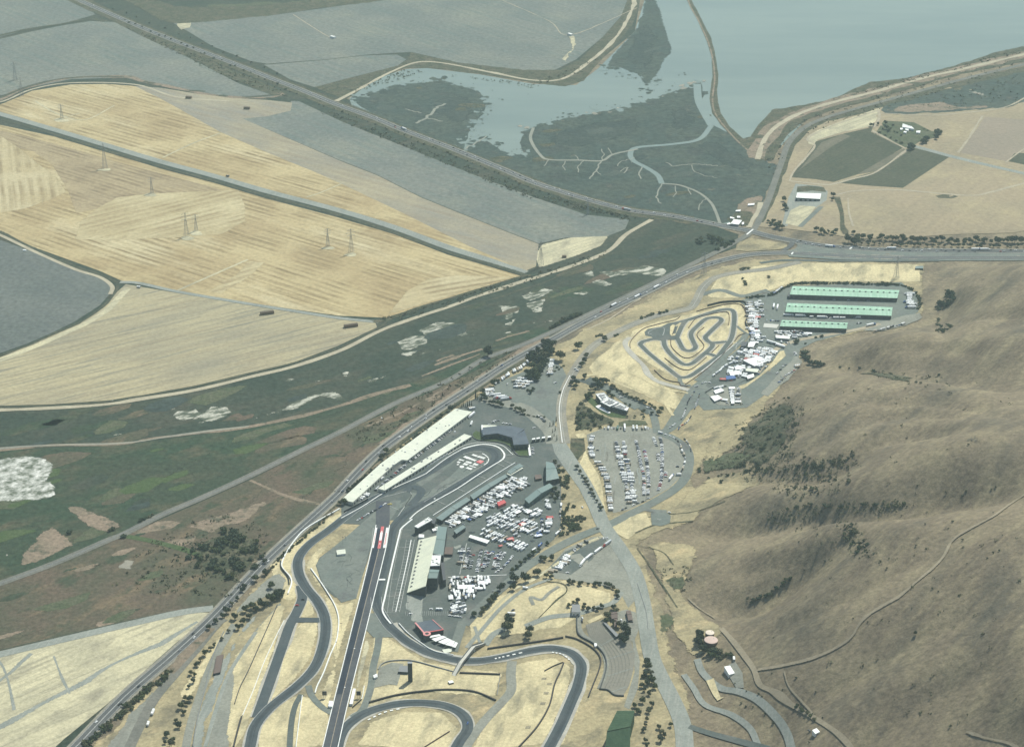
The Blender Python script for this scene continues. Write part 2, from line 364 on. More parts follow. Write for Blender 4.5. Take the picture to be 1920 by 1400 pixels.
gmat('plough_left', (.116,.130,.118), (.142,.152,.136), big=160, fine=9, contrast=.26, stripe=(pang((20,480),(160,560)), 17, (.092,.102,.104), .5, 2.5))
gmat('straw_field', (.445,.36,.20), (.37,.285,.155), big=170, fine=8, contrast=.16, stripe=(A_FARM, 16, (.21,.155,.08), .95, .9), patch=((.53,.46,.29), 130, .22, .2, A_FARM, 3))
gmat('straw_brown', (.31,.245,.15), (.37,.295,.175), big=120, fine=8, contrast=.16, stripe=(A_FARM, 15, (.185,.135,.08), .95, .8))
gmat('straw_diag', (.47,.40,.24), (.40,.33,.19), big=120, fine=8, contrast=.15, stripe=(pang((150,440),(450,365)), 21, (.25,.185,.10), .75, 1.0))
gmat('straw_vert', (.46,.39,.24), (.42,.345,.20), big=120, fine=8, contrast=.15, stripe=(pang((10,260),(25,395)), 19, (.23,.17,.09), .85, 1.2))
gmat('straw_wave', (.47,.40,.245), (.42,.345,.20), big=120, fine=8, contrast=.15, stripe=(pang((760,540),(960,505)), 20, (.22,.165,.09), .85, 1.8))
gmat('straw_beige', (.29,.255,.18), (.34,.295,.20), big=150, fine=8, contrast=.14, stripe=(A_FARM, 26, (.235,.19,.135), .6, .5), patch=((.21,.205,.185), 120, .3, .25, A_FARM, 3))
gmat('straw_tan', (.40,.345,.215), (.345,.30,.195), big=170, fine=7, contrast=.15, streak=((.185,.178,.140), A_LEV, 170, 9, .85), patch=((.26,.235,.17), 110, .28, .2, A_LEV, 3), stripe=(A_LEV, 26, (.25,.21,.14), .6, .9))
gmat('straw_low', (.52,.47,.31), (.42,.385,.26), big=80, fine=5, contrast=.2, streak=((.27,.25,.18), pang((0,1300),(330,1160)), 130, 8, .75), patch=((.29,.265,.19), 40, .3, .15, 1.0, 2))
gmat('marsh', (.036,.051,.037), (.050,.061,.043), big=120, fine=9, contrast=.36, patch=((.076,.074,.053), 45, .28, .2, A_LEV, 3), streak=((.05,.064,.046), A_LEV, 120, 6, .6))
gmat('marsh_green', (.036,.060,.036), (.047,.060,.039), big=110, fine=8, contrast=.36, patch=((.098,.088,.056), 42, .27, .2, A_LEV, 2), streak=((.05,.07,.04), A_LEV, 90, 6, .6))
gmat('marsh_brown', (.120,.092,.066), (.078,.080,.052), big=90, fine=6, contrast=.3, patch=((.165,.125,.08), 40, .28, .12, .9, 2.5), patch2=((.055,.068,.042), 36, .26, .12, .9, 2), edge=(.38,.62))
gmat('tidal_marsh', (.050,.070,.060), (.064,.080,.064), big=110, fine=14, contrast=.36, patch=((.052,.064,.056), 60, .32, .1), patch2=((.105,.105,.078), 30, .14, .1))
gmat('tidal_dark', (.042,.057,.050), (.054,.069,.058), big=60, fine=10, contrast=.35)
gmat('salt_flat', (.47,.455,.38), (.36,.355,.29), big=24, fine=4, contrast=.25, patch=((.085,.098,.07), 11, .52, .12, A_LEV, 2.6))
gmat('salt_white', (.62,.61,.56), (.50,.50,.45), big=30, fine=4, contrast=.25, patch=((.10,.115,.08), 12, .50, .26, .7, 1.1))
gmat('ditch', (.060,.068,.046), (.080,.082,.056), big=30, fine=6, contrast=.4, bump=.6)
gmat('scrub', (.072,.078,.048), (.11,.10,.066), big=24, fine=5, contrast=.45, patch=((.05,.058,.036), 14, .35, .1), bump=1)
gmat('levee_dirt', (.41,.365,.265), (.35,.31,.225), big=30, fine=4, contrast=.16)
gmat('levee_brown', (.24,.185,.135), (.19,.155,.11), big=40, fine=6, contrast=.3, patch=((.09,.09,.062), 22, .3, .1))
gmat('dirt', (.38,.33,.24), (.33,.285,.21), big=26, fine=4, contrast=.18)
gmat('dirt_trail', (.30,.255,.18), (.265,.225,.16), big=20, fine=3, contrast=.15)
gmat('gravel', (.25,.25,.21), (.215,.218,.185), big=36, fine=4, contrast=.18, patch=((.17,.165,.14), 30, .22, .15, 1.4, 3))
gmat('gravel_pale', (.25,.265,.235), (.215,.23,.205), big=40, fine=4, contrast=.14, streak=((.33,.325,.285), 1.4, 50, 3, .5))
gmat('asphalt', (.094,.110,.102), (.112,.126,.116), big=35, fine=4, contrast=.16, patch=((.16,.158,.142), 40, .2, .2))
gmat('asphalt_old', (.148,.168,.150), (.172,.186,.164), big=45, fine=5, contrast=.15, patch=((.125,.13,.124), 30, .25, .15))
gmat('highway', (.095,.10,.10), (.11,.113,.11), big=40, fine=6, contrast=.12)
gmat('shoulder', (.27,.25,.20), (.22,.21,.175), big=30, fine=4, contrast=.2)
gmat('track', (.066,.082,.088), (.080,.094,.098), big=30, fine=5, contrast=.12, streak=((.07,.076,.08), 1.5, 80, 2.5, .5))
gmat('track_edge', (.42,.40,.34), (.36,.34,.29), big=20, fine=4, contrast=.15)
gmat('drag_rubber', (.030,.037,.052), (.038,.046,.060), big=30, fine=6, contrast=.1)
gmat('drag_grey', (.075,.080,.090), (.09,.095,.10), big=30, fine=6, contrast=.12)
gmat('rail_bed', (.175,.17,.145), (.145,.145,.125), big=30, fine=4, contrast=.22)
gmat('vineyard', (.060,.068,.044), (.072,.076,.050), big=60, fine=8, contrast=.25, stripe=(pang((1560,345),(1700,270)), 9, (.10,.098,.066), .5, .2), patch=((.10,.095,.068), 40, .18, .12))
gmat('vineyard_gap', (.155,.14,.10), (.13,.12,.085), big=60, fine=8, contrast=.2, stripe=(pang((1560,345),(1700,270)), 9, (.10,.10,.066), .5, .2))
gmat('pasture', (.31,.25,.165), (.27,.225,.15), big=150, fine=9, contrast=.16, stripe=(pang((1700,355),(1770,300)), 22, (.255,.21,.145), .5, .5), patch=((.37,.305,.185), 120, .3, .2))
gmat('pasture_pink', (.27,.22,.165), (.245,.205,.155), big=150, fine=9, contrast=.12, stripe=(A_FARM+1.2, 24, (.235,.195,.15), .5, .5))
gmat('lawn', (.060,.090,.036), (.072,.098,.045), big=20, fine=5, contrast=.25)
gmat('garden', (.075,.090,.050), (.10,.105,.065), big=18, fine=5, contrast=.35)
gmat('burnt_patch', (.112,.106,.090), (.132,.122,.098), big=30, fine=5, contrast=.25, patch=((.16,.13,.09), 18, .22, .12))
gmat('mudflat', (.27,.25,.20), (.22,.21,.175), big=30, fine=5, contrast=.12)
gmat('pale_creek', (.25,.25,.205), (.215,.22,.185), big=40, fine=5, contrast=.1)
gmat('terrace', (.215,.205,.17), (.235,.222,.18), big=50, fine=4, contrast=.12, stripe=(0, 3.4, (.165,.158,.135), .6, 0))
gmat('foliage_mat', (.058,.078,.036), (.078,.092,.044), big=9, fine=2.2, contrast=.55)
gmat('foliage_dark', (.038,.054,.034), (.052,.066,.040), big=9, fine=2.2, contrast=.5)
gmat('foliage_olive', (.082,.088,.048), (.105,.104,.060), big=9, fine=2.2, contrast=.5)
gmat('turf_mesh', (.045,.080,.047), (.056,.094,.055), big=14, fine=3, contrast=.2)
gmat('rubbered', (.048,.058,.064), (.058,.068,.074), big=30, fine=5, contrast=.15)
gmat('islet', (.062,.080,.068), (.075,.09,.075), big=30, fine=5, contrast=.3)
gmat('white_paint', (.80,.80,.76), (.70,.70,.66), big=14, fine=2, contrast=.12, patch=((.50,.50,.47), 4, .15, .1))
gmat('worn_line', (.46,.46,.43), (.36,.365,.345), big=12, fine=2, contrast=.2)
gmat('red_paint', (.56,.13,.14), (.62,.22,.22), big=8, fine=1.5, contrast=.15)
gmat('tan_seam', (.36,.30,.225), (.30,.26,.20), big=14, fine=3, contrast=.15)
def softmat(m, soft):
    """the same surface thinning out raggedly towards the outline of its sheet"""
    key = m.name+'_fading_%d' % soft
    if key not in MATS:
        c = m.copy(); c.name = key; N, L = c.node_tree.nodes, c.node_tree.links; at = N.new('ShaderNodeAttribute'); at.attribute_name = 'fade'
        geo = N.new('ShaderNodeNewGeometry'); nz = N.new('ShaderNodeTexNoise'); nz.inputs['Scale'].default_value = 1/max(soft*.7, 2.5); nz.inputs['Detail'].default_value = 8; nz.inputs['Roughness'].default_value = .74; L.new(geo.outputs['Position'], nz.inputs[0])
        a = N.new('ShaderNodeMath'); a.operation = 'MULTIPLY_ADD'; a.inputs[1].default_value = 1.7; L.new(nz.outputs[0], a.inputs[0]); fm = N.new('ShaderNodeMath'); fm.operation = 'MULTIPLY'; fm.inputs[1].default_value = 1.5; L.new(at.outputs['Fac'], fm.inputs[0]); L.new(fm.outputs[0], a.inputs[2])
        r = N.new('ShaderNodeMapRange'); r.inputs[1].default_value = 1.46; r.inputs[2].default_value = 1.54; L.new(a.outputs[0], r.inputs[0]); L.new(r.outputs[0], N['Principled BSDF'].inputs['Alpha']); MATS[key] = c
    return MATS[key]
# water: turbid bay water with a light ripple
m = bpy.data.materials.new('bay_water'); m.use_nodes = True; nt = m.node_tree; b = nt.nodes['Principled BSDF']
geo = nt.nodes.new('ShaderNodeNewGeometry'); nz = nt.nodes.new('ShaderNodeTexNoise'); nz.inputs['Scale'].default_value = 1/350; nz.inputs['Detail'].default_value = 5
mx = nt.nodes.new('ShaderNodeMix'); mx.data_type = 'RGBA'; mx.inputs[6].default_value = (.158,.198,.170,1); mx.inputs[7].default_value = (.195,.235,.198,1)
mpn = nt.nodes.new('ShaderNodeMapping'); mpn.inputs['Scale'].default_value = (.35, 1.6, 0); mpn.inputs['Rotation'].default_value = (0, 0, .5); nt.links.new(geo.outputs['Position'], mpn.inputs[0]); rmp = nt.nodes.new('ShaderNodeMapRange'); rmp.inputs[1].default_value = .38; rmp.inputs[2].default_value = .64; nz.inputs['Roughness'].default_value = .65
nt.links.new(mpn.outputs[0], nz.inputs[0]); nt.links.new(nz.outputs[0], rmp.inputs[0]); nt.links.new(rmp.outputs[0], mx.inputs[0]); nt.links.new(mx.outputs[2], b.inputs['Base Color'])
b.inputs['Roughness'].default_value = .22; b.inputs['IOR'].default_value = 1.33
n2 = nt.nodes.new('ShaderNodeTexNoise'); n2.inputs['Scale'].default_value = .12; n2.inputs['Detail'].default_value = 4
bp = nt.nodes.new('ShaderNodeBump'); bp.inputs['Distance'].default_value = .25; bp.inputs['Strength'].default_value = .6
nt.links.new(geo.outputs['Position'], n2.inputs[0]); nt.links.new(n2.outputs[0], bp.inputs['Height']); nt.links.new(bp.outputs[0], b.inputs['Normal']); MATS['bay_water'] = m
gmat('cream_roof', (.66,.67,.55), (.60,.61,.51), big=14, fine=2, contrast=.06, rough=.6, stripe=(pang((655,930),(845,772))+math.pi/2, 7.5, (.50,.52,.45), .55, .0), patch=((.45,.45,.38), 5, .12, .15))
plain('white_roof', (.80,.80,.76), .5, var=.05)
gmat('green_roof', (.28,.45,.33), (.32,.49,.36), big=20, fine=2, contrast=.08, rough=.5, stripe=(pang((1487,537),(1686,544))+math.pi/2, 6.5, (.42,.58,.46), .85, .0))
plain('green_roof_dark', (.16,.215,.20), .5, var=.1, scale=.3)
gmat('sage_roof', (.18,.23,.22), (.205,.25,.235), big=14, fine=2, contrast=.1, rough=.5, stripe=(pang((885,931),(949,891))+math.pi/2, 5, (.15,.19,.185), .7, 0))
gmat('slate_roof', (.095,.115,.135), (.115,.135,.155), big=14, fine=2, contrast=.1, rough=.45, stripe=(.9, 3, (.065,.072,.088), .6, 0))
plain('grey_roof', (.20,.205,.205), .6, var=.1)
plain('brown_roof', (.13,.095,.08), .7, var=.2)
plain('cream_wall', (.55,.53,.44), .7)
plain('white_wall', (.72,.72,.68), .6)
plain('grey_wall', (.24,.25,.25), .7)
plain('dark_wall', (.055,.062,.066), .7)
plain('green_wall', (.10,.14,.12), .7)
plain('concrete', (.50,.49,.44), .8)
plain('concrete_white', (.74,.74,.70), .7)
plain('glass', (.03,.04,.05), .12, var=0, spec=.6)
plain('door_dark', (.07,.08,.085), .6)
plain('door_pale', (.42,.42,.38), .6)
gmat('seat_cream', (.62,.63,.50), (.56,.58,.47), big=16, fine=2, contrast=.12, rough=.7, stripe=(pang((785,1012),(764,1110))+math.pi/2, 6, (.50,.51,.41), .6, .3))
plain('steel', (.30,.31,.32), .45, .6, var=0)
plain('steel_dark', (.075,.08,.085), .6, .2, var=0)
plain('red_panel', (.50,.09,.09), .5)
plain('pink_trim', (.62,.26,.25), .6)
plain('tank_pink', (.52,.39,.33), .6)
plain('tank_cream', (.66,.56,.46), .6)
plain('bark', (.10,.075,.055), .9)
plain('tyre_wall', (.050,.046,.045), .9)
plain('tyre_brown', (.10,.070,.060), .9)
plain('hay_brown', (.20,.13,.075), .95, var=.3)
plain('rubber', (.025,.025,.027), .8, var=0)
for n_, c_ in dict(white=(.82,.82,.80), silver=(.48,.50,.51), grey=(.20,.21,.22), black=(.03,.033,.037), blue=(.06,.12,.30), red=(.42,.045,.04), dark_blue=(.03,.05,.10), tan=(.40,.34,.25), green=(.06,.14,.09), yellow=(.62,.50,.12)).items():
    plain('paint_'+n_, c_, .35, var=0, spec=.5)
# ------------------------------------------------------------------ the ground: one sheet to the horizon, hills raised in it
V = np.column_stack([G, HZ.reshape(-1)]); F = []
ids = np.arange(nx*ny).reshape(nx, ny)
F = np.stack([ids[:-1, :-1], ids[1:, :-1], ids[1:, 1:], ids[:-1, 1:]], -1).reshape(-1, 4).tolist()
ring = list(ids[:, 0])+list(ids[-1, 1:])+list(ids[-2::-1, -1])+list(ids[0, -2:0:-1])
k0 = len(V); outer = []
for i in ring:
    x, y = V[i, :2]; c = np.array([0, 3500.0]); d = np.array([x, y])-c; s = 26000/np.abs(d).max(); outer.append([*(c+d*s), 0])
V = np.vstack([V, outer]); n = len(ring)
F += [[ring[i], k0+i, k0+(i+1) % n, ring[(i+1) % n]] for i in range(n)]
g_ = link_mesh('ground', V, F, MATS['hill_grass'], smooth=True); tag(g_, kind='structure')
# ---- water under everything in the tidal corner
WZ = .06
sheet('water', [(1150,-90),(1215,-20),(1190,60),(1120,130),(1080,160),(1000,158),(900,140),(800,128),(760,130),(700,150),(655,185),(660,200),(760,240),(900,290),(1000,330),(1110,378),(1250,400),(1350,420),(1400,420),(1440,300),(1520,215),(1640,178),(1780,130),(1940,92),(1960,-90)], M('bay_water'), WZ)
# ---- left farmland
sheet('marsh', [(-60,-90),(1215,-90),(1190,60),(1080,150),(760,125),(650,185),(760,240),(1000,335),(1250,404),(1385,440),(1250,520),(1040,632),(640,915),(400,1157),(120,1420),(-60,1440)], M('marsh'), .02)
ribbon('verge', [(60,-60),(203,25),(460,128),(700,221),(897,299),(1057,361)], 70, M('scrub'), .05, soft=True)
sheet('field', [(-60,-90),(120,-90),(178,28),(120,45),(57,55),(-60,85)], M('plough_grey'), .12)
sheet('field', [(-60,88),(57,60),(118,48),(170,40),(215,42),(262,66),(290,78),(330,97),(380,122),(450,158),(520,182),(500,184),(417,181),(367,172),(290,158),(233,146),(133,149),(55,165),(-60,196)], M('plough_grey'), .12)
sheet('field', [(250,-90),(1160,-90),(1180,-10),(1165,30),(1130,70),(1080,112),(1040,132),(980,132),(860,118),(770,98),(690,103),(610,112),(500,120),(470,115),(400,88),(350,58),(325,44),(520,28),(720,0),(300,-5)], M('plough_grey'), .12)
sheet('field', [(495,122),(610,113),(690,104),(745,103),(762,112),(745,124),(650,148),(590,164),(545,150)], M('plough_grey'), .13)
sheet('field', [(500,219),(545,208),(545,190),(560,190),(640,228),(760,276),(880,325),(1000,370),(1100,403),(1180,412),(1172,430),(1140,443),(1060,446),(1010,457),(940,430),(857,397),(790,370),(707,328),(640,302),(455,223)], M('plough_grey'), .14)
sheet('field', [(-40,208),(7,194),(60,171),(133,159),(200,158),(253,162),(300,185),(333,203),(413,248),(493,283),(600,327),(640,345),(760,402),(880,462),(990,508),(973,508),(907,486),(840,466),(740,428),(633,395),(500,360),(400,331),(300,304),(200,274),(100,244),(-40,205)], M('straw_field'), .14)
sheet('field', [(253,162),(300,165),(367,176),(430,184),(500,188),(548,193),(545,208),(500,219),(455,223),(640,303),(707,329),(790,371),(857,398),(940,431),(1010,458),(1005,500),(985,508),(880,462),(760,402),(640,345),(600,327),(493,283),(413,248),(333,203),(300,185)], M('straw_beige'), .15)
sheet('field', [(600,328),(640,345),(760,402),(880,462),(960,497),(930,488),(860,462),(760,424),(690,398),(625,375),(575,352)], M('straw_brown'), .17, soft=9)
sheet('field', [(1008,505),(1000,480),(1012,458),(1057,447),(1107,437),(1145,443),(1130,462),(1090,478),(1050,492)], M('straw_low'), .17, soft=9)
sheet('field', [(300,166),(360,180),(430,190),(500,189),(546,196),(500,213),(455,220),(400,215),(345,200)], M('straw_low'), .17, soft=9)
sheet('field', [(-40,226),(100,256),(200,286),(300,316),(400,343),(500,373),(633,408),(740,440),(840,478),(907,497),(978,518),(890,543),(807,569),(723,596),(633,592),(550,580),(450,565),(333,546),(233,529),(187,508),(67,465),(-40,418)], M('straw_field'), .14)
sheet('field', [(-40,235),(20,248),(100,268),(240,308),(400,350),(440,362),(330,372),(250,378),(140,402),(125,360),(95,310),(60,285),(-40,262)], M('straw_brown'), .16, soft=9)
sheet('field', [(-40,250),(0,252),(33,273),(66,300),(110,333),(128,360),(100,374),(50,392),(-40,408)], M('straw_vert'), .17, soft=9)
sheet('field', [(137,450),(148,415),(180,390),(217,370),(283,362),(450,355),(463,385),(463,415),(420,440),(330,447),(200,452)], M('straw_diag'), .17, soft=9)
sheet('field', [(385,548),(440,515),(465,488),(500,492),(470,520),(415,552)], M('straw_diag'), .18, soft=9)
sheet('field', [(720,594),(760,545),(800,522),(860,515),(975,518),(890,542),(807,568)], M('straw_wave'), .17, soft=9)
sheet('field', [(-40,436),(67,474),(187,518),(209,538),(205,552),(187,573),(140,603),(100,623),(50,645),(-40,676)], M('plough_left'), .14)
sheet('field', [(236,533),(333,550),(450,570),(550,586),(640,600),(704,606),(707,614),(633,649),(550,680),(467,699),(367,723),(267,741),(200,751),(100,758),(-40,762),(-40,686),(50,650),(150,607),(190,577),(220,547)], M('straw_tan'), .14)
sheet('field', [(-40,1240),(100,1205),(250,1172),(345,1148),(395,1148),(380,1165),(330,1205),(200,1320),(120,1385),(60,1440),(-40,1440)], M('straw_low'), .14)
# ---- marsh belt between the levee and the highway
sheet('marsh', [(-40,772),(100,766),(267,750),(467,707),(633,656),(707,622),(760,600),(900,552),(1000,523),(1080,498),(1140,472),(1180,440),(1222,412),(1262,412),(1320,418),(1385,440),(1380,465),(1330,482),(1250,520),(1140,578),(1040,632),(960,660),(900,660),(807,710),(640,764),(467,803),(233,835),(-40,848)], M('marsh'), .10)
sheet('marsh', [(-40,846),(233,834),(467,802),(640,762),(760,722),(820,700),(900,660),(985,645),(900,690),(760,765),(633,810),(470,896),(400,925),(300,965),(233,1001),(130,1040),(-40,1108)], M('marsh_green'), .11)
sheet('marsh', [(-40,1104),(130,1045),(233,1004),(383,938),(470,899),(640,812),(900,692),(985,648),(1030,632),(1020,648),(940,688),(873,732),(807,775),(723,835),(640,908),(500,1050),(400,1150),(340,1150),(250,1168),(100,1203),(-40,1236)], M('marsh_brown'), .11)
for pts in ([(260,925),(330,870),(470,810),(640,764),(760,722),(900,672),(940,670),(840,720),(640,815),(520,872),(383,936),(300,965)], [(560,960),(640,880),(720,820),(780,775),(700,810),(640,850),(600,880),(540,930)]):
    sheet('marsh', pts, M('marsh_green'), .13, rough=3, soft=25)
sheet('marsh', [(380,1010),(430,985),(490,1010),(500,1035),(480,1060),(430,1085),(380,1075),(350,1040)], M('scrub'), .14, rough=4, soft=18)
sheet('marsh', [(500,880),(560,850),(640,845),(690,850),(640,890),(560,960),(470,1000),(420,985)], M('marsh_brown'), .14, rough=5, soft=30)
for pts in ([(120,950),(150,945),(240,985),(200,1005),(160,990)], [(60,1010),(95,980),(150,1020),(90,1050),(20,1070),(30,1045)], [(330,990),(450,950),(520,930),(470,975),(400,1000)]):
    sheet('bare_ground', pts, M('levee_brown'), .15, rough=4, soft=14)
SALT = [[(745,642),(773,629),(803,632),(800,644),(773,655),(757,655)],[(792,620),(817,607),(847,605),(870,617),(873,630),(853,630),(827,632),(807,634)],[(930,574),(977,577),(970,594),(963,609),(943,609),(945,594)],
 [(978,555),(1013,540),(1040,545),(1007,560),(993,564)],[(985,570),(1023,560),(1017,584),(997,587)],[(1037,534),(1070,520),(1067,527),(1043,537)],[(1087,515),(1112,505),(1117,520),(1100,519)],[(1105,529),(1123,525),(1150,532),(1140,539),(1117,535)],
 [(1127,510),(1173,507),(1207,499),(1247,507),(1237,520),(1190,514),(1153,520)],[(1062,552),(1107,545),(1097,555)],[(685,714),(740,697),(720,710),(693,719)],[(640,694),(660,697),(653,707),(640,712)],[(650,732),(677,729),(663,739)],[(1010,605),(1043,597),(1037,604),(1017,609)],
 [(327,780),(340,769),(360,769),(370,760),(377,773),(393,763),(420,763),(430,773),(407,787),(377,790),(370,783),(347,790)],[(480,779),(527,767),(547,754),(593,739),(620,737),(640,750),(620,754),(593,747),(560,767),(540,770),(493,782)],[(443,757),(473,754),(460,762)],[(400,804),(437,797),(420,805)],[(460,794),(490,789),(470,797)],
 [(40,825),(47,819),(51,825),(45,831)],[(740,663),(787,657),(767,670)],[(593,905),(617,902),(607,907)],[(900,634),(930,628),(915,636)],[(866,596),(893,592),(880,598)],[(256,909),(274,910),(268,916)],[(330,907),(352,902),(345,910)],[(500,955),(520,946),(512,958)],[(8,1040),(18,1036),(14,1058),(10,1060)],[(640,700),(648,690),(658,698)],[(960,568),(975,566),(970,571)],[(1140,560),(1160,555),(1150,562)]]
for i, p in enumerate(SALT): sheet('salt_flat', (np.array(p)-np.mean(p, 0))*1.22+np.mean(p, 0), M('salt_flat'), .16, rough=1.5, step=2.5, soft=11)
sheet('salt_flat', [(-30,862),(20,853),(67,850),(110,864),(110,884),(100,897),(120,914),(110,934),(60,945),(-30,945)], M('salt_white'), .16, rough=3, step=3, soft=22)
for p in ([(400,1030),(430,1010),(445,1035),(430,1050)], ): sheet('salt_flat', [(232,1050),(262,1048),(248,1062),(258,1080),(268,1105),(262,1100),(246,1072),(228,1066),(210,1068)], M('mudflat'), .15, rough=2, step=3, soft=5)
for k in range(46):
    t = R.random(); x = 200+900*t+R.gauss(0, 60); y = 800-250*t**1.4+R.gauss(0, 22); r = R.uniform(3, 9)
    sheet('salt_flat', [(x+r*math.cos(a)*R.uniform(.6, 1.4)*1.7, y+r*.4*math.sin(a)*R.uniform(.6, 1.3)-.25*r*math.cos(a)) for a in np.linspace(0, 6.28, 9)[:-1]], M('salt_flat'), .155, soft=7)
def patches(region, n, mats, rmin, rmax, soft, lz, tilt=-.25):
    for x, y in within(region, n):
        r = R.uniform(rmin, rmax); e = R.uniform(1.4, 3.0)
        sheet('marsh_patch', [(x+r*e*math.cos(a)*R.uniform(.6, 1.3), y+r*.5*math.sin(a)*R.uniform(.6, 1.3)+tilt*r*e*math.cos(a)) for a in np.linspace(0, 6.28, 9)[:-1]], M(R.choice(mats)), lz, soft=soft)
BELT = [(0,790),(300,752),(520,705),(720,640),(880,575),(1080,508),(1230,425),(1330,430),(1250,510),(1040,620),(840,680),(640,745),(460,785),(230,825),(0,838)]
LOW = [(0,860),(240,845),(480,812),(700,742),(900,670),(760,750),(480,880),(300,955),(120,1030),(0,1080)]
WET = [(0,1110),(240,1010),(480,905),(700,790),(950,660),(800,770),(640,890),(480,1040),(330,1140),(0,1220)]
patches(BELT, 34, ['marsh_brown','tidal_dark','garden','marsh_green'], 9, 26, 7, .145); patches(LOW, 26, ['garden','marsh','marsh_brown','tidal_dark','lawn'], 10, 30, 8, .145); patches(WET, 34, ['garden','levee_brown','marsh_green','scrub','marsh_brown'], 9, 26, 7, .165)
# ---- tidal marsh by the river
sheet('marsh', [(868,284),(905,262),(950,286),(988,292),(975,268),(985,248),(1010,234),(1110,213),(1200,194),(1280,166),(1314,154),(1318,175),(1320,215),(1337,236),(1370,252),(1425,300),(1460,310),(1425,392),(1352,421),(1250,406),(1110,378),(1000,337)], M('tidal_marsh'), .10, rough=2, step=3)
sheet('marsh', [(657,188),(690,179),(745,163),(805,154),(845,155),(895,172),(912,190),(906,214),(894,226),(880,248),(868,278),(800,258),(720,224)], M('tidal_marsh'), .10, rough=2.5, step=3)
sheet('marsh', [(655,186),(662,181),(690,176),(710,165),(740,158),(800,150),(840,150),(868,160),(900,172),(918,190),(912,215),(900,225),(885,248),(872,280),(860,274),(800,256),(720,222)], M('tidal_marsh'), .14, rough=3.5, step=3, soft=26)
sheet('marsh', [(868,282),(905,258),(945,280),(970,290),(1010,296),(985,276),(1000,240),(1040,228),(1110,216),(1180,202),(1240,182),(1280,170),(1312,158),(1310,180),(1318,215),(1333,235),(1320,252),(1260,268),(1190,278),(1180,300),(1215,318),(1240,345),(1280,352),(1320,365),(1340,390),(1346,412),(1300,412),(1200,395),(1100,372),(1000,335),(930,308)], M('tidal_marsh'), .14, rough=2.5, step=3, soft=26)
sheet('marsh', [(1190,285),(1262,272),(1322,256),(1340,234),(1366,248),(1395,275),(1420,300),(1455,312),(1448,345),(1425,390),(1400,412),(1352,416),(1344,388),(1322,360),(1280,347),(1246,343),(1222,316),(1200,300)], M('tidal_marsh'), .14, rough=1.5, step=3, soft=26)
sheet('marsh', [(1130,125),(1150,95),(1190,50),(1206,-20),(1212,-90),(1228,-90),(1240,0),(1250,40),(1268,95),(1250,115),(1240,140),(1217,167),(1200,160),(1190,140),(1160,130)], M('tidal_marsh'), .14, rough=1.5, step=3, soft=26)
for p in ([(780,195),(815,180),(850,172),(895,180),(910,200),(890,235),(850,240),(800,215)], [(1245,205),(1310,185),(1320,230),(1300,255),(1250,255),(1240,230)], [(1280,270),(1340,250),(1420,300),(1445,320),(1380,330),(1320,300)], [(1020,245),(1120,225),(1200,215),(1230,240),(1160,270),(1060,285),(1010,270)], [(1180,60),(1230,20),(1250,95),(1220,150),(1150,110)]):
    sheet('marsh', p, M('tidal_dark'), .20, rough=3, step=3, soft=60)
sheet('mudflat', [(820,205),(835,200),(830,190),(800,215),(785,225),(800,235),(815,225)], M('bay_water'), .19, rough=3, step=2.5, soft=30)
TID = [(880,290),(1000,250),(1110,222),(1310,165),(1330,235),(1420,300),(1445,330),(1420,385),(1350,410),(1250,395),(1100,368),(960,310)]
patches(TID, 34, ['tidal_dark','islet','tidal_dark','scrub'], 4, 14, 7, .235, -.1); patches([(690,185),(760,165),(850,160),(905,190),(870,260),(780,245)], 14, ['tidal_dark','islet','scrub'], 4, 12, 6, .235, 0); patches([(1180,60),(1235,10),(1250,95),(1215,150),(1150,115)], 8, ['tidal_dark','islet'], 4, 10, 6, .235, -.3)
for edge, n, mats in (([(905,180),(914,200),(900,222),(884,246),(868,280)], 44, ['bay_water','tidal_marsh','bay_water']), ([(868,284),(890,268),(920,262),(955,286),(990,290),(978,262)], 34, ['bay_water','tidal_marsh']), ([(985,248),(1010,234),(1110,213),(1200,194),(1280,166),(1312,155)], 46, ['tidal_marsh','bay_water','mudflat']), ([(660,186),(690,178),(745,162),(805,153),(845,154),(895,170)], 36, ['tidal_marsh','bay_water']), ([(1130,126),(1160,132),(1190,142),(1205,162),(1218,166),(1240,140)], 26, ['tidal_marsh','bay_water'])):
    for x, y in crom(edge, max(1, n//(len(edge)-1))):
        x += R.gauss(0, 7); y += R.gauss(0, 3.5); r = R.uniform(2.5, 7)
        sheet('marsh_patch', [(x+r*1.5*math.cos(a)*R.uniform(.5, 1.4), y+r*.5*math.sin(a)*R.uniform(.5, 1.4)) for a in np.linspace(0, 6.28, 10)[:-1]], M(R.choice(mats)), .22, soft=5)
isl = []
for (x0, y0, x1, y1, sx, sy, cnt) in [(905,185,885,255,10,8,46),(880,255,1010,292,12,7,34),(1000,232,1240,178,14,4,40),(740,150,900,165,20,5,26),(1130,130,1200,155,8,8,22),(760,220,830,190,18,12,30),(925,180,970,188,14,5,8),(1250,160,1290,130,6,10,10)]:
    for _ in range(int(cnt*.6)):
        t = R.random(); x = x0+(x1-x0)*t+R.gauss(0, sx); y = y0+(y1-y0)*t+R.gauss(0, sy); r = R.uniform(.9, 2.6)*(1.5 if R.random() < .15 else 1)
        isl.append([(x+r*math.cos(a)*R.uniform(.7, 1.25), y+.5*r*math.sin(a)*R.uniform(.7, 1.25)) for a in [k*2*math.pi/9 for k in range(9)]])
mb = MB()
for p in isl:
    q = P(p); mb.add([(a, b, .5) for a, b, _ in q][::-1], [tuple(range(len(q)))])
tag(mb.build('marsh_islets', M('islet')), kind='stuff', label='small dark marsh islets scattered along the edge of the river water', cat='marsh islets')
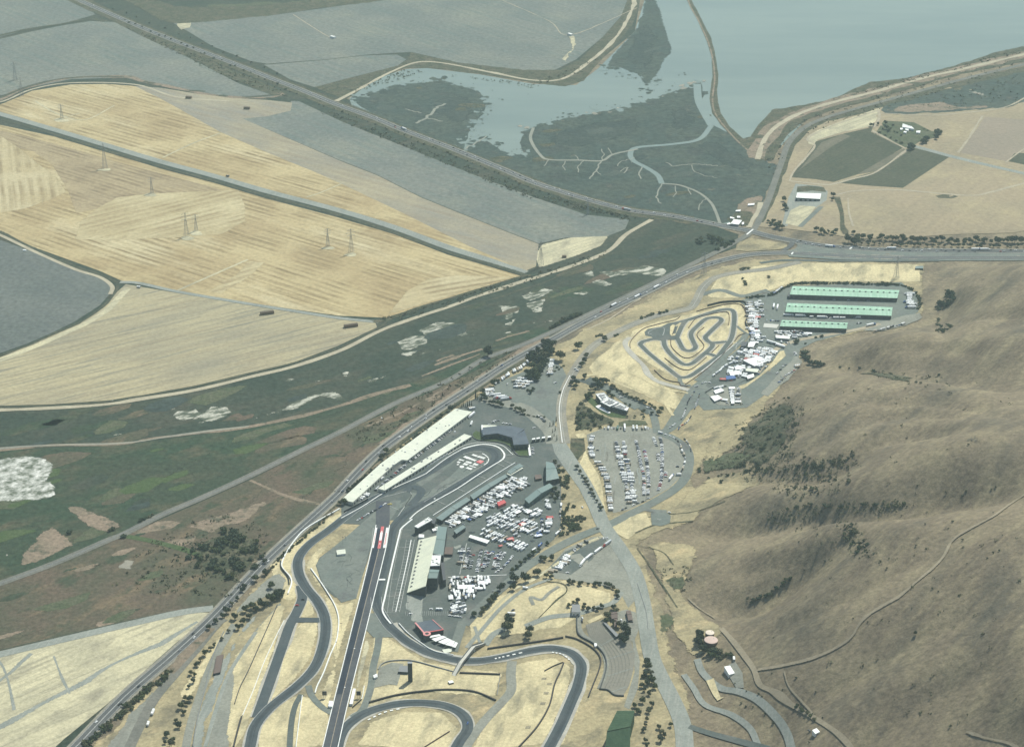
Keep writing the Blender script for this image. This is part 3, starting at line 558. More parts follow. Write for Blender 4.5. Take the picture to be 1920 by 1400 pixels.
for pts, w in [([(1350,258),(1330,242),(1310,263),(1260,271),(1195,278),(1183,290),(1188,303),(1212,314),(1233,328),(1242,345)], 14), ([(1310,150),(1318,170),(1320,200),(1334,228),(1336,240)], 26)]: pass
ribbon('creek', [(1334,236),(1310,262),(1260,271),(1195,277),(1182,288),(1188,302),(1212,315),(1233,329),(1241,345)], 12, M('bay_water'), .27)
ribbon('creek', [(1307,158),(1310,190),(1322,215),(1334,236)], 18, M('bay_water'), .27)
ribbon('creek', [(1241,345),(1275,348),(1310,362),(1332,380),(1342,398),(1350,420)], 6, M('pale_creek'), .28)
ribbon('creek', [(1196,280),(1150,290),(1128,302),(1085,301),(1030,300),(1012,290),(995,262),(1000,240)], 7, M('pale_creek'), .28)
CRK = [([(1241,345),(1234,358),(1230,370),(1240,382)], 4), ([(1187,302),(1176,316),(1170,325)], 4), ([(1176,314),(1163,322)], 3), ([(1205,312),(1198,328),(1202,336)], 4), ([(1128,302),(1122,314),(1113,325),(1105,336)], 4.5), ([(1118,318),(1127,328)], 3), ([(1060,303),(1055,312),(1060,320)], 3), ([(1095,302),(1083,315),(1084,324)], 3), ([(1130,301),(1133,290),(1128,280)], 3), ([(1190,296),(1165,303),(1158,312)], 3), ([(1248,305),(1260,312),(1300,308),(1345,312)], 4), ([(1297,310),(1302,322),(1320,330),(1345,334)], 3), ([(870,281),(890,270),(912,256)], 5), ([(1266,349),(1268,362),(1262,370)], 3), ([(1290,354),(1296,366)], 3), ([(1325,372),(1312,384),(1310,395)], 3), ([(1150,291),(1140,278)], 3), ([(1030,300),(1020,312)], 3), ([(780,232),(800,222),(815,205),(835,195)], 9), ([(800,222),(830,228)], 6), ([(760,205),(790,213)], 5), ([(1085,301),(1078,292)], 3)]
stuff_ribbons('creek', [(wiggle(p, 1.2), w*.72) for p, w in CRK], M('pale_creek'), .275)
# ---- levees, ditches and farm roads on the left
sheet('ditch', [(215,42),(262,52),(300,62),(330,88),(420,124),(480,150),(540,178),(522,182),(450,156),(380,121),(330,96),(262,66)], M('scrub'), .2, rough=1.5)
ribbon('ditch', [(-40,76),(57,55),(117,45),(165,36),(200,40)], 26, M('ditch'), .2, jit=.3, soft=True)
ribbon('ditch', [(-40,204),(0,188),(30,172),(55,163),(133,147),(233,144),(273,154),(367,173),(417,181),(500,184),(530,175)], 30, M('levee_brown'), .19, jit=.2, soft=True)
ribbon('ditch', [(-40,198),(0,184),(55,162),(133,146),(233,144)], 16, M('ditch'), .22, jit=.3, soft=True)
for p in ([(355,170),(385,172)], [(410,180),(428,181)], [(270,153),(290,157)], [(460,183),(525,178)]): ribbon('ditch', p, 16, M('ditch'), .23, jit=.3, soft=True)
ribbon('path', [(-40,198),(7,190),(60,168),(133,156),(253,159),(330,182),(430,190)], 7, M('levee_dirt'), .21)
sheet('marsh', [(205,-15),(250,-8),(330,12),(420,14),(560,5),(690,-10),(720,0),(640,12),(520,28),(440,36),(370,42),(325,44),(300,38),(270,20)], M('scrub'), .2, rough=2)
sheet('marsh', [(390,10),(560,3),(720,-12),(720,-2),(640,10),(480,26),(400,33)], M('garden'), .22, rough=2)
sheet('marsh', [(590,164),(650,148),(745,124),(765,112),(770,98),(860,118),(980,132),(1050,132),(1085,112),(1130,72),(1165,32),(1182,-15),(1200,-90),(1215,-90),(1206,-10),(1185,50),(1120,120),(1095,152),(1060,163),(1000,155),(900,139),(800,127),(760,128),(700,148),(660,178),(640,184)], M('scrub'), .18, rough=1)
ribbon('path', [(630,190),(672,168),(720,142),(765,122),(800,116),(850,122),(930,138),(1000,151),(1055,148),(1100,120),(1145,82),(1175,40),(1190,0),(1200,-60)], 10, M('levee_dirt'), .24, jit=.25)
ribbon('path', [(1195,15),(1070,66),(1030,40),(940,0)], 5, M('dirt'), .2, jit=.3, soft=True); 
sheet('bare_ground', [(1060,64),(1085,68),(1080,90),(1062,118),(1045,112),(1068,92)], M('straw_low'), .2, rough=3, soft=14)
sheet('bare_ground', [(330,44),(360,42),(355,52),(340,56)], M('straw_low'), .2, rough=2)
ribbon('path', [(550,28),(600,60),(622,72)], 5, M('dirt'), .2, soft=True)
ribbon('farm_road', [(-40,205),(0,214),(100,243),(200,273),(300,303),(400,330),(500,359),(633,394),(740,427),(840,464),(907,485),(985,512)], 20, M('gravel_pale'), .2)
ribbon('ditch', [(-40,214),(0,223),(100,252),(200,282),(300,312),(400,339),(500,368),(633,403),(740,436),(840,473),(907,492),(990,517)], 17, M('ditch'), .22, jit=.25, soft=True)
ribbon('ditch', [(-40,420),(0,436),(67,468),(140,500),(187,515),(222,530)], 15, M('ditch'), .22, jit=.2, soft=True)
ribbon('path', [(-40,426),(0,441),(67,473),(140,505),(187,520),(210,537),(207,552)], 8, M('levee_dirt'), .23)
ribbon('ditch', [(222,535),(214,552),(190,577),(150,604),(100,626),(50,649),(-40,682)], 9, M('ditch'), .22, jit=.2, soft=True)
ribbon('path', [(240,540),(225,556),(200,582),(160,607),(110,630),(50,656),(-40,690)], 13, M('straw_low'), .20)
ribbon('path', [(225,529),(260,531),(333,547),(450,567),(550,583),(633,596),(710,604)], 10, M('gravel_pale'), .21)
ribbon('ditch', [(700,604),(722,598),(760,586),(807,570),(890,545),(975,520),(995,516)], 17, M('scrub'), .22, jit=.4, soft=True)
ribbon('ditch', [(-40,764),(100,760),(200,753),(267,743),(367,725),(467,701),(550,681),(640,651),(707,617),(728,600)], 9, M('ditch'), .22, jit=.2, soft=True)
ribbon('path', [(-40,770),(100,765),(200,758),(267,748),(367,731),(467,707),(550,687),(640,657),(707,623),(760,602),(840,576),(900,554),(980,528),(1073,499),(1140,471),(1173,441),(1222,412)], 10, M('levee_dirt'), .24, jit=.15)
ribbon('ditch', [(860,580),(940,556),(1050,518),(1100,498),(1150,474)], 9, M('ditch'), .22, jit=.5, soft=True)
stuff_ribbons('path', [([(413,250),(360,270),(305,296)], 8), ([(640,345),(600,362),(575,370)], 6), ([(66,190),(110,215),(160,225),(215,198)], 7), ([(333,545),(385,522),(465,487)], 9), ([(100,225),(150,213)], 5)], M('straw_low'), .23, soft=True)
ribbon('path', [(-40,846),(0,844),(100,835),(233,832),(270,824),(333,817),(467,800),(567,780),(640,760),(723,734),(770,722)], 9, M('levee_brown'), .2, jit=.3)
ribbon('path', [(-40,844),(100,834),(233,831),(333,816),(467,799)], 5, M('mudflat'), .22, jit=.5)
stuff_ribbons('bare_ground', [([(815,685),(860,668),(905,655)], 14), ([(820,678),(850,665)], 8), ([(930,640),(960,630),(992,621)], 9), ([(790,705),(870,676),(900,664)], 8)], M('levee_brown'), .2, jit=.5, soft=True)
stuff_ribbons('path', [([(470,900),(540,930),(600,945)], 10), ([(690,800),(760,770),(840,725)], 8)], M('levee_brown'), .2, jit=.4, soft=True)
ribbon('path', [(-40,1236),(100,1203),(250,1168),(340,1148),(400,1140)], 14, M('gravel_pale'), .24)
ribbon('path', [(-40,1228),(60,1205),(200,1173),(330,1146)], 3, M('ditch'), .22, jit=.4)
ribbon('grass_strip', [(235,1004),(300,1018),(350,1032),(385,1045)], 9, M('lawn'), .22, jit=.2)
stuff_ribbons('path', [([(-40,1385),(60,1330),(180,1262),(300,1205),(370,1165)], 14), ([(-40,1300),(20,1260),(60,1225)], 6), ([(30,1330),(10,1260),(-10,1230)], 6), ([(130,1300),(100,1230)], 5)], M('gravel_pale'), .17, jit=.5, soft=True)
# ---- the country carries on past the right edge
sheet('field', [(1930,120),(2700,-60),(2700,468),(1930,466)], M('pasture'), .05); sheet('water', [(1900,-90),(2700,-90),(2700,-66),(1930,95),(1900,100)], M('bay_water'), .07)
for p, w, m_ in (([(1930,472),(2300,472),(2700,474)], 17, 'highway'), ([(1930,484),(2300,485),(2700,488)], 14, 'highway'), ([(1930,100),(2300,10),(2700,-72)], 14, 'levee_dirt')): ribbon('road', p, w, M(m_), .34)
# ---- railway
ribbon('railway', [(-40,1108),(0,1094),(100,1057),(200,1014),(233,1001),(300,967),(377,934),(467,893),(567,844),(640,809),(740,757),(840,714),(907,674),(973,650),(1033,624),(1140,573),(1207,541),(1273,508),(1330,480),(1365,462),(1403,440),(1420,420),(1440,377),(1453,340),(1467,300),(1480,267),(1513,237),(1563,217),(1647,193),(1730,170),(1813,147),(1950,114)], 13, M('rail_bed'), .30)
for o in (-.9, .9): ribbon('rail_track', [(-40,1108),(0,1094),(100,1057),(200,1014),(300,967),(377,934),(467,893),(567,844),(640,809),(740,757),(840,714),(907,674),(973,650),(1033,624),(1140,573),(1207,541),(1273,508)], .35, M('steel'), .42, off=o)
# ---- right of the river: levees, farm, vineyard
sheet('marsh', [(1279,-90),(1287,0),(1306,33),(1325,77),(1334,110),(1337,143),(1330,185),(1336,213),(1356,240),(1388,272),(1420,300),(1448,303),(1425,280),(1394,262),(1368,238),(1350,210),(1345,180),(1347,143),(1342,105),(1333,72),(1312,30),(1297,0),(1290,-90)], M('scrub'), .22, rough=.9)
ribbon('path', [(1284,-60),(1290,0),(1310,40),(1328,80),(1337,115),(1340,150),(1336,190),(1345,220),(1380,262),(1418,296)], 4, M('levee_brown'), .25)
sheet('marsh', [(1390,262),(1407,257),(1423,233),(1447,207),(1513,197),(1563,185),(1630,155),(1697,147),(1780,127),(1863,100),(1950,80),(1950,112),(1813,137),(1730,160),(1647,184),(1563,207),(1513,225),(1470,258),(1450,300),(1420,303)], M('scrub'), .21, rough=1.4)
ribbon('levee', [(1418,297),(1424,277),(1438,253),(1465,229),(1513,208),(1580,188),(1647,172),(1730,148),(1813,128),(1950,96)], 40, M('levee_brown'), .25, jit=.2)
ribbon('path', [(1420,299),(1427,277),(1440,253),(1467,230),(1513,208),(1580,188),(1647,171),(1730,147),(1813,128),(1950,95)], 12, M('levee_dirt'), .28, jit=.15)
sheet('dry_grass', [(1413,425),(1440,380),(1470,300),(1484,270),(1515,242),(1565,222),(1650,198),(1730,177),(1813,156),(1960,118),(1960,425),(1900,437),(1780,440),(1700,446),(1600,448),(1560,440),(1480,430)], M('pasture'), .12)
sheet('scrub_strip', [(1413,420),(1440,375),(1466,300),(1480,266),(1513,238),(1563,219),(1647,195),(1730,172),(1813,149),(1960,116),(1960,140),(1813,170),(1730,186),(1650,203),(1600,218),(1550,228),(1515,247),(1490,275),(1474,320),(1455,370),(1432,418)], M('scrub'), .16, rough=1.5)
sheet('marsh', [(1651,208),(1657,200),(1730,180),(1813,160),(1960,126),(1960,172),(1907,197),(1890,203),(1830,207),(1747,213),(1680,215),(1660,213)], M('tidal_marsh'), .18, rough=1.5)
sheet('marsh', [(1655,207),(1700,195),(1760,190),(1800,200),(1870,195),(1890,200),(1830,206),(1747,212),(1680,214)], M('levee_brown'), .20, rough=2, soft=20)
sheet('salt_flat', [(1763,193),(1780,188),(1800,186),(1812,192),(1790,195)], M('salt_flat'), .22, rough=2, step=2.5, soft=9)
sheet('salt_flat', [(1810,170),(1830,165),(1850,168),(1840,178),(1815,180)], M('mudflat'), .22, rough=5, step=2, soft=12)
sheet('field', [(1513,257),(1533,245),(1580,227),(1650,203),(1650,213),(1637,237),(1580,248),(1533,263),(1527,273),(1516,270)], M('straw_low'), .19)
sheet('vineyard', [(1483,333),(1508,298),(1530,266),(1580,252),(1637,239),(1633,248),(1693,278),(1673,290),(1607,328),(1563,342),(1530,337)], M('vineyard'), .2)
sheet('vineyard', [(1607,328),(1673,290),(1694,279),(1703,284),(1690,294),(1645,322)], M('vineyard_gap'), .22)
sheet('vineyard', [(1498,320),(1560,275),(1595,256),(1580,252),(1540,268),(1515,300)], M('vineyard_gap'), .22)
sheet('vineyard', [(1567,343),(1597,335),(1643,322),(1700,280),(1713,278),(1780,295),(1693,353),(1630,349)], M('vineyard'), .2)
sheet('field', [(1847,220),(1960,228),(1960,262),(1887,303),(1800,287)], M('pasture_pink'), .2)
sheet('vineyard', [(1960,290),(1903,287),(1890,303),(1960,318)], M('vineyard'), .2)
sheet('field', [(1780,295),(1913,328),(1960,340),(1863,357),(1840,367),(1697,355)], M('pasture'), .19)
sheet('field', [(1583,370),(1647,362),(1813,367),(1960,335),(1960,427),(1813,437),(1680,437),(1613,433),(1593,420),(1590,393)], M('pasture'), .2)
sheet('garden', [(1640,253),(1657,227),(1673,228),(1713,230),(1747,247),(1763,247),(1760,257),(1723,267),(1707,277),(1697,277),(1647,252)], M('garden'), .23)
ribbon('farm_road', [(1703,272),(1740,282),(1780,293),(1850,310),(1960,335)], 15, M('gravel_pale'), .27)
stuff_ribbons('path', [([(1647,206),(1649,222),(1637,240)], 12), ([(1480,340),(1545,347),(1565,345),(1600,336),(1643,323),(1700,282)], 11), ([(1635,246),(1665,262),(1697,279)], 10), ([(1480,340),(1490,320),(1512,296),(1528,273),(1513,262),(1535,247),(1585,228),(1647,207)], 8), ([(1570,366),(1600,359),(1680,357),(1813,367),(1863,360),(1960,333)], 12), ([(1796,287),(1820,255),(1842,218)], 9), ([(1885,305),(1920,280),(1960,255)], 8), ([(1590,372),(1592,400),(1600,425)], 7), ([(1650,213),(1747,217),(1830,210),(1890,200),(1940,172)], 8)], M('dirt'), .26, jit=.2, soft=True)
sheet('pond', [(1754,368),(1775,364),(1797,369),(1785,373),(1760,372)], M('scrub'), .26)
sheet('yard', [(1478,372),(1492,345),(1540,350),(1552,360),(1550,376),(1530,390),(1500,390),(1485,400),(1476,425),(1466,424)], M('gravel_pale'), .2)
sheet('field', [(1472,420),(1482,395),(1500,386),(1530,388),(1515,410),(1500,426)], M('straw_low'), .23, soft=True)
sheet('garden', [(1494,350),(1515,348),(1545,352),(1550,361),(1520,358),(1493,361)], M('scrub'), .24, rough=1)
ribbon('path', [(1500,426),(1522,405),(1540,388)], 10, M('asphalt_old'), .24)
ribbon('ditch', [(1568,370),(1576,395),(1582,425),(1585,440)], 16, M('scrub'), .24, jit=.3, soft=True)
sheet('bare_ground', [(1378,402),(1380,384),(1400,372),(1430,364),(1436,372),(1425,395),(1412,412),(1400,424),(1380,422)], M('levee_brown'), .2, rough=2, soft=10)
sheet('yard', [(1366,412),(1382,398),(1408,398),(1412,404),(1402,424),(1370,422)], M('scrub'), .22, rough=1.5)
ribbon('path', [(1404,427),(1410,412),(1422,398),(1426,380)], 11, M('levee_dirt'), .24)
# ---- highways
H37 = [(60,-60),(120,-15),(143,-2),(203,25),(270,54),(307,69),(382,98),(460,128),(507,147),(572,172),(633,197),(700,221),(750,242),(795,259),(840,276),(897,299),(948,320),(997,341),(1057,361),(1100,374),(1147,387),(1190,396),(1252,404),(1300,413),(1350,423),(1403,433),(1440,443),(1487,452),(1540,461),(1600,466),(1660,469),(1780,471),(1960,472)]
ribbon('verge', offset_px(H37[1:24], -2, 7), 27, M('scrub'), .22, jit=.12, soft=True)
ribbon('verge', offset_px(H37[1:24], 2, -5), 12, M('scrub'), .23, jit=.3, soft=True)
ribbon('verge', offset_px(H37[24:], 0, 3), 18, M('shoulder'), .22, jit=.2, soft=True)
ribbon('road_shoulder', H37, 21, M('shoulder'), .30)
ribbon('highway', H37, 17, M('highway'), .36)
for o in (-.35, .35): ribbon('road_marking', H37[:27], .5, M('worn_line'), .42, off=o)
for o in (-7, 7): ribbon('road_marking', H37, .5, M('worn_line'), .42, off=o)
H121 = [(90,1450),(143,1400),(233,1307),(320,1231),(400,1157),(500,1051),(627,934),(640,920),(680,877),(723,837),(807,777),(873,734),(940,690),(993,660),(1040,635),(1090,607),(1140,582),(1207,550),(1273,517),(1315,500),(1357,488),(1407,478),(1473,475),(1557,479),(1660,483),(1780,484),(1960,484)]
sheet('highway', [(1487,452),(1540,458),(1600,464),(1700,467),(1960,468),(1960,489),(1700,490),(1560,487),(1480,482),(1470,472),(1490,468),(1496,461)], M('asphalt_old'), .28)
sheet('median', [(1496,466),(1512,460),(1545,466),(1580,470),(1540,473),(1500,474)], M('levee_brown'), .32, rough=.7)
sheet('median', [(1600,474),(1660,476),(1780,477),(1960,477.5),(1960,479),(1700,479)], M('levee_brown'), .32)
sheet('median', [(1385,455),(1408,447),(1440,452),(1474,458),(1478,465),(1455,469),(1400,472),(1380,470)], M('dry_grass'), .27)
ribbon('road_shoulder', H121, 21, M('shoulder'), .30)
ribbon('highway', H121, 14, M('highway'), .38)
ribbon('road', [(1487,454),(1482,462),(1468,471)], 10, M('highway'), .37)
for o in (-.3, .3, -6.2, 6.2): ribbon('road_marking', H121, .45, M('worn_line'), .44, off=o)
for p in ([(1400,441),(1412,431)], [(1484,478),(1487,474)], [(1593,468),(1600,463)]): ribbon('road_marking', p, 3, M('white_paint'), .48)
ribbon('verge', offset_px(H121[5:14], 8, 6), 13, M('scrub'), .26, jit=.4, soft=True)
ribbon('verge', offset_px(H121[9:15], -10, -4), 18, M('levee_brown'), .2, jit=.4, soft=True)
# ------------------------------------------------------------------ raceway land: straw-coloured grass, paved lots, tracks
sheet('dry_grass', [(150,1410),(233,1316),(320,1240),(400,1166),(500,1060),(627,942),(680,885),(723,845),(807,785),(873,742),(940,698),(993,668),(1040,643),(1090,614),(1140,590),(1207,557),(1273,524),(1315,507),(1357,494),(1407,484),(1473,482),(1560,487),(1750,490),(1742,505),(1746,530),(1738,565),(1742,592),(1690,614),(1600,630),(1525,650),(1505,694),(1470,738),(1430,785),(1390,800),(1365,830),(1330,870),(1310,900),(1330,925),(1320,960),(1300,990),(1250,1000),(1215,1020),(1240,1090),(1262,1150),(1275,1230),(1310,1320),(1318,1400),(1325,1470),(120,1470)], M('dry_grass'), .14, rough=3, grid=20, soft=28)
for p in ([(1310,900),(1360,880),(1420,880),(1440,900),(1400,925),(1330,960),(1300,990),(1250,1000),(1230,980),(1260,950)], [(1500,880),(1450,890),(1420,905),(1470,915)], [(1195,1015),(1290,1010),(1325,1030),(1310,1060),(1290,1110),(1330,1150),(1370,1180),(1340,1215),(1290,1250),(1250,1190),(1235,1100)], [(1350,1090),(1300,1060),(1310,1090)], [(1360,780),(1420,785),(1400,830),(1340,870),(1310,880),(1310,830)]):
    sheet('grass_patch', p, M('dry_grass'), .22, rough=5, grid=16, soft=22)
for p in ([(1232,1085),(1285,1070),(1300,1090),(1280,1112),(1240,1110)], [(1225,1150),(1262,1135),(1285,1165),(1270,1200),(1240,1210),(1228,1180)], [(1300,865),(1340,850),(1400,840),(1430,850),(1380,880),(1310,895)]):
    sheet('grass_patch', p, M('garden'), .30, rough=4, grid=16, soft=20)
# warmer grass inside and beside the tracks
for p in ([(590,1150),(600,1170),(590,1230),(560,1270),(510,1320),(490,1340),(500,1290),(545,1180)], [(560,1125),(572,1110),(592,1135),(596,1150),(580,1160),(560,1158)],
          [(480,1330),(560,1300),(600,1310),(625,1350),(612,1400),(480,1420),(478,1380)], [(700,1150),(690,1230),(665,1320),(690,1330),(800,1300),(930,1310),(950,1260),(800,1240),(730,1190)],
          [(660,1400),(690,1352),(760,1330),(830,1332),(865,1365),(850,1410)], [(960,1245),(1040,1228),(1075,1250),(1070,1310),(1020,1400),(880,1410),(900,1360),(950,1310)],
          [(1090,1230),(1110,1260),(1095,1320),(1060,1400),(1030,1410),(1080,1310)], [(600,1110),(640,1130),(670,1125),(640,1230),(610,1400),(590,1330),(620,1240)], [(435,1230),(520,1130),(540,1135),(520,1210),(470,1360),(440,1420),(420,1380)],
          [(500,1060),(540,1020),(620,965),(700,940),(690,960),(590,1015),(565,1060),(580,1110),(540,1130),(520,1120)], [(565,1060),(590,1030),(650,1000),(600,1045),(610,1110),(640,1140),(625,1180),(600,1110)], [(330,1300),(400,1200),(440,1160),(450,1175),(400,1240),(350,1330)], [(870,1130),(960,1110),(1060,1085),(1150,1110),(1150,1130),(1050,1180),(950,1195),(880,1210)],
          [(1100,690),(1150,640),(1185,620),(1190,670),(1260,730),(1280,745),(1280,780),(1200,740),(1110,705)], [(1340,520),(1400,500),(1500,492),(1730,495),(1730,530),(1500,530),(1400,560),(1320,560)], [(1165,650),(1180,620),(1240,600),(1390,565),(1405,600),(1410,625),(1290,725),(1240,700)]):
    sheet('infield', p, M('straw_infield'), .24, rough=1.5, grid=16, soft=9)
# ---- paved and gravelled lots
sheet('parking_lot', [(640,942),(690,895),(760,835),(830,785),(880,752),(905,745),(960,752),(1010,775),(1036,800),(1030,828),(1048,842),(1068,868),(1040,880),(1052,905),(1052,985),(1040,1010),(985,1058),(940,1100),(885,1150),(868,1172),(850,1222),(820,1228),(785,1205),(735,1168),(716,1148),(705,1110),(720,1050),(745,975),(690,978),(660,1000),(600,1045),(592,1060),(605,1100),(628,1120),(665,1122),(690,1050),(705,985),(640,982)], M('asphalt'), .26)
sheet('paved_lot', [(593,1058),(603,1044),(650,1006),(700,962),(735,938),(752,938),(748,952),(722,990),(703,990),(682,1070),(668,1122),(640,1130),(625,1112),(606,1096)], M('asphalt_old'), .30)
sheet('infield_paving', [(770,950),(800,925),(845,893),(870,868),(905,850),(918,862),(905,880),(855,912),(800,943)], M('asphalt_old'), .30)
sheet('infield_paving', [(775,902),(790,890),(835,862),(880,842),(830,885),(790,912)], M('asphalt_old'), .30)
sheet('paved_lot', [(715,1120),(735,1060),(760,1010),(795,1000),(860,1000),(900,1090),(870,1165),(840,1185),(770,1170),(725,1145)], M('gravel_pale'), .29, soft=10)
sheet('paved_lot', [(846,1010),(872,1025),(930,1040),(975,1052),(940,1092),(900,1132),(866,1160),(838,1150),(850,1090)], M('asphalt'), .32)
sheet('gravel_lot', [(1100,815),(1140,800),(1215,800),(1232,808),(1260,815),(1285,835),(1292,858),(1280,890),(1255,915),(1220,935),(1180,955),(1150,962),(1138,940),(1130,890),(1105,850)], M('gravel'), .28, grid=16)
sheet('gravel_lot', [(880,755),(905,738),(940,715),(1000,690),(1010,660),(1030,670),(1055,690),(1062,705),(1050,745),(1040,800),(1025,785),(985,765),(940,758)], M('asphalt_old'), .27)
sheet('gravel_lot', [(1030,1065),(1060,1030),(1110,1008),(1140,1003),(1160,1020),(1190,1070),(1205,1110),(1178,1140),(1160,1105),(1100,1092),(1040,1085)], M('gravel'), .27)
sheet('paved_lot', [(1025,1068),(1060,1035),(1110,1012),(1140,1008),(1110,1050),(1070,1078)], M('asphalt'), .30)
sheet('grass_patch', [(1085,1078),(1150,1018),(1155,1022),(1150,1040),(1105,1082)], M('gravel'), .31, rough=1, soft=8)
sheet('paved_lot', [(1385,565),(1480,537),(1690,530),(1720,555),(1722,585),(1700,600),(1660,605),(1590,625),(1530,640),(1500,655),(1495,690),(1470,715),(1400,765),(1320,770),(1310,760),(1250,800),(1240,810),(1290,730),(1390,650),(1412,625),(1402,600),(1398,575)], M('asphalt_old'), .27)
sheet('paved_lot', [(1350,695),(1395,645),(1440,640),(1455,660),(1440,690),(1400,715),(1345,735),(1320,740),(1325,720)], M('asphalt'), .31)
sheet('gravel_lot', [(1420,740),(1440,715),(1475,680),(1495,660),(1510,680),(1480,715),(1440,745)], M('gravel'), .31, rough=1.5, soft=8)
sheet('gravel_lot', [(1610,622),(1640,605),(1680,595),(1725,585),(1735,598),(1700,612),(1655,622)], M('gravel'), .31, rough=1, soft=8)
sheet('gravel_lot', [(1075,790),(1070,760),(1075,725),(1100,720),(1095,745),(1080,770)], M('dry_grass'), .29, rough=1)
# spectator hill in the lower left: gravel terrace and roads
sheet('gravel_lot', [(390,1400),(405,1340),(430,1260),(480,1180),(525,1130),(530,1140),(510,1190),(470,1270),(440,1330),(425,1420),(385,1430)], M('gravel'), .28)
sheet('gravel_lot', [(350,1420),(365,1340),(400,1260),(430,1215),(455,1170),(500,1135),(520,1110),(500,1140),(450,1200),(420,1280),(390,1360),(380,1420)], M('gravel_pale'), .27, rough=2, soft=8)
sheet('gravel_lot', [(470,1110),(500,1085),(520,1070),(540,1085),(535,1105),(490,1125),(440,1160),(440,1140)], M('gravel'), .28, rough=1.5, soft=8)
sheet('gravel_lot', [(190,1410),(240,1340),(290,1285),(300,1310),(270,1350),(245,1410)], M('gravel'), .27, rough=2, soft=8)
ribbon('road', [(235,1420),(260,1365),(290,1310),(330,1262),(370,1215),(405,1172),(420,1160)], 13, M('rail_bed'), .32)
ribbon('road', [(345,1420),(360,1350),(395,1250),(425,1195),(440,1170)], 10, M('gravel'), .33)
ribbon('path', [(385,1400),(405,1330),(430,1262),(480,1185)], 5, M('gravel_pale'), .33)
ribbon('dirt_strip', [(320,1262),(360,1212),(392,1176)], 14, M('levee_brown'), .31, jit=.2)
# ---- access roads
ribbon('road', [(1425,494),(1470,489),(1560,490),(1650,490),(1760,489)], 9, M('asphalt'), .36)
RX = [(1500,492),(1440,505),(1380,512),(1340,522),(1318,540),(1305,565),(1290,580),(1230,593),(1180,612),(1140,632),(1112,650),(1090,675),(1072,705),(1058,735),(1052,770),(1055,805),(1060,832)]
ribbon('road_shoulder', RX, 16, M('shoulder'), .33); ribbon('road', RX, 11, M('asphalt'), .38); ribbon('road_marking', RX, .6, M('worn_line'), .43)
ribbon('road_marking', [(1072,705),(1058,735),(1052,770),(1055,805),(1058,830)], 1.1, M('white_paint'), .44, off=-3)
ribbon('road', [(1310,555),(1350,545),(1390,556),(1420,550),(1440,545)], 12, M('asphalt_old'), .34)
ribbon('road', [(905,748),(950,756),(985,768),(1015,790),(1035,812),(1040,832)], 26, M('gravel'), .33)
sheet('road', [(1035,832),(1062,832),(1075,860),(1100,905),(1120,950),(1140,985),(1125,990),(1110,965),(1085,915),(1060,880),(1040,850)], M('gravel_pale'), .34)
ribbon('road', [(1050,835),(1070,865),(1095,905),(1115,945),(1132,985),(1160,1025),(1190,1075),(1205,1130),(1213,1180),(1225,1240),(1260,1310),(1280,1360),(1285,1420)], 21, M('gravel_pale'), .40)
ribbon('road', [(870,1172),(905,1135),(945,1100),(990,1062),(1040,1030),(1090,1005),(1140,985),(1185,962),(1220,945),(1262,920),(1285,895),(1292,862),(1285,840),(1262,822),(1235,812)], 15, M('asphalt_old'), .38)
ribbon('road', [(1240,812),(1262,800),(1285,770),(1300,745),(1320,735),(1370,720),(1420,690),(1450,660)], 15, M('asphalt_old'), .36)
ribbon('road', [(1232,812),(1228,790),(1222,770)], 12, M('asphalt_old'), .36)
ribbon('road', [(1100,712),(1120,720),(1150,735),(1190,755),(1222,775)], 18, M('asphalt'), .34)
ribbon('path', [(1075,712),(1095,716),(1110,722)], 8, M('asphalt'), .35)
ribbon('path', [(1105,690),(1140,705),(1190,728),(1240,752),(1262,780)], 5, M('straw_infield'), .38)
ribbon('path', [(1100,705),(1180,700),(1240,728),(1290,738)], 6, M('straw_infield'), .37, jit=.3)
ribbon('path', [(1420,700),(1450,660),(1490,640),(1560,627),(1610,618),(1650,608)], 9, M('dirt'), .36)
ribbon('path', [(1200,560),(1140,600),(1100,620)], 5, M('dirt'), .30, jit=.4, soft=True)
ribbon('road', [(1048,1100),(1030,1112),(1015,1125),(995,1120),(1000,1135)], 5, M('gravel'), .34)
for p, w in (([(875,1215),(905,1180),(940,1140),(985,1105),(1035,1085)], 6), ([(890,1175),(900,1205),(907,1210)], 4), ([(985,1175),(1030,1158),(1080,1152),(1120,1140),(1150,1130),(1165,1110)], 8), ([(910,1210),(925,1190),(950,1178)], 9)): ribbon('path', p, w, M('gravel_pale'), .35)
ribbon('path', [(1000,1170),(1040,1130),(1062,1110),(1055,1095),(1025,1090)], 4, M('scrub'), .33, jit=.5, soft=True)
ribbon('path', [(905,1160),(960,1110),(1010,1080),(1090,1025),(1130,1005)], 9, M('straw_low'), .33, jit=.4, soft=True)
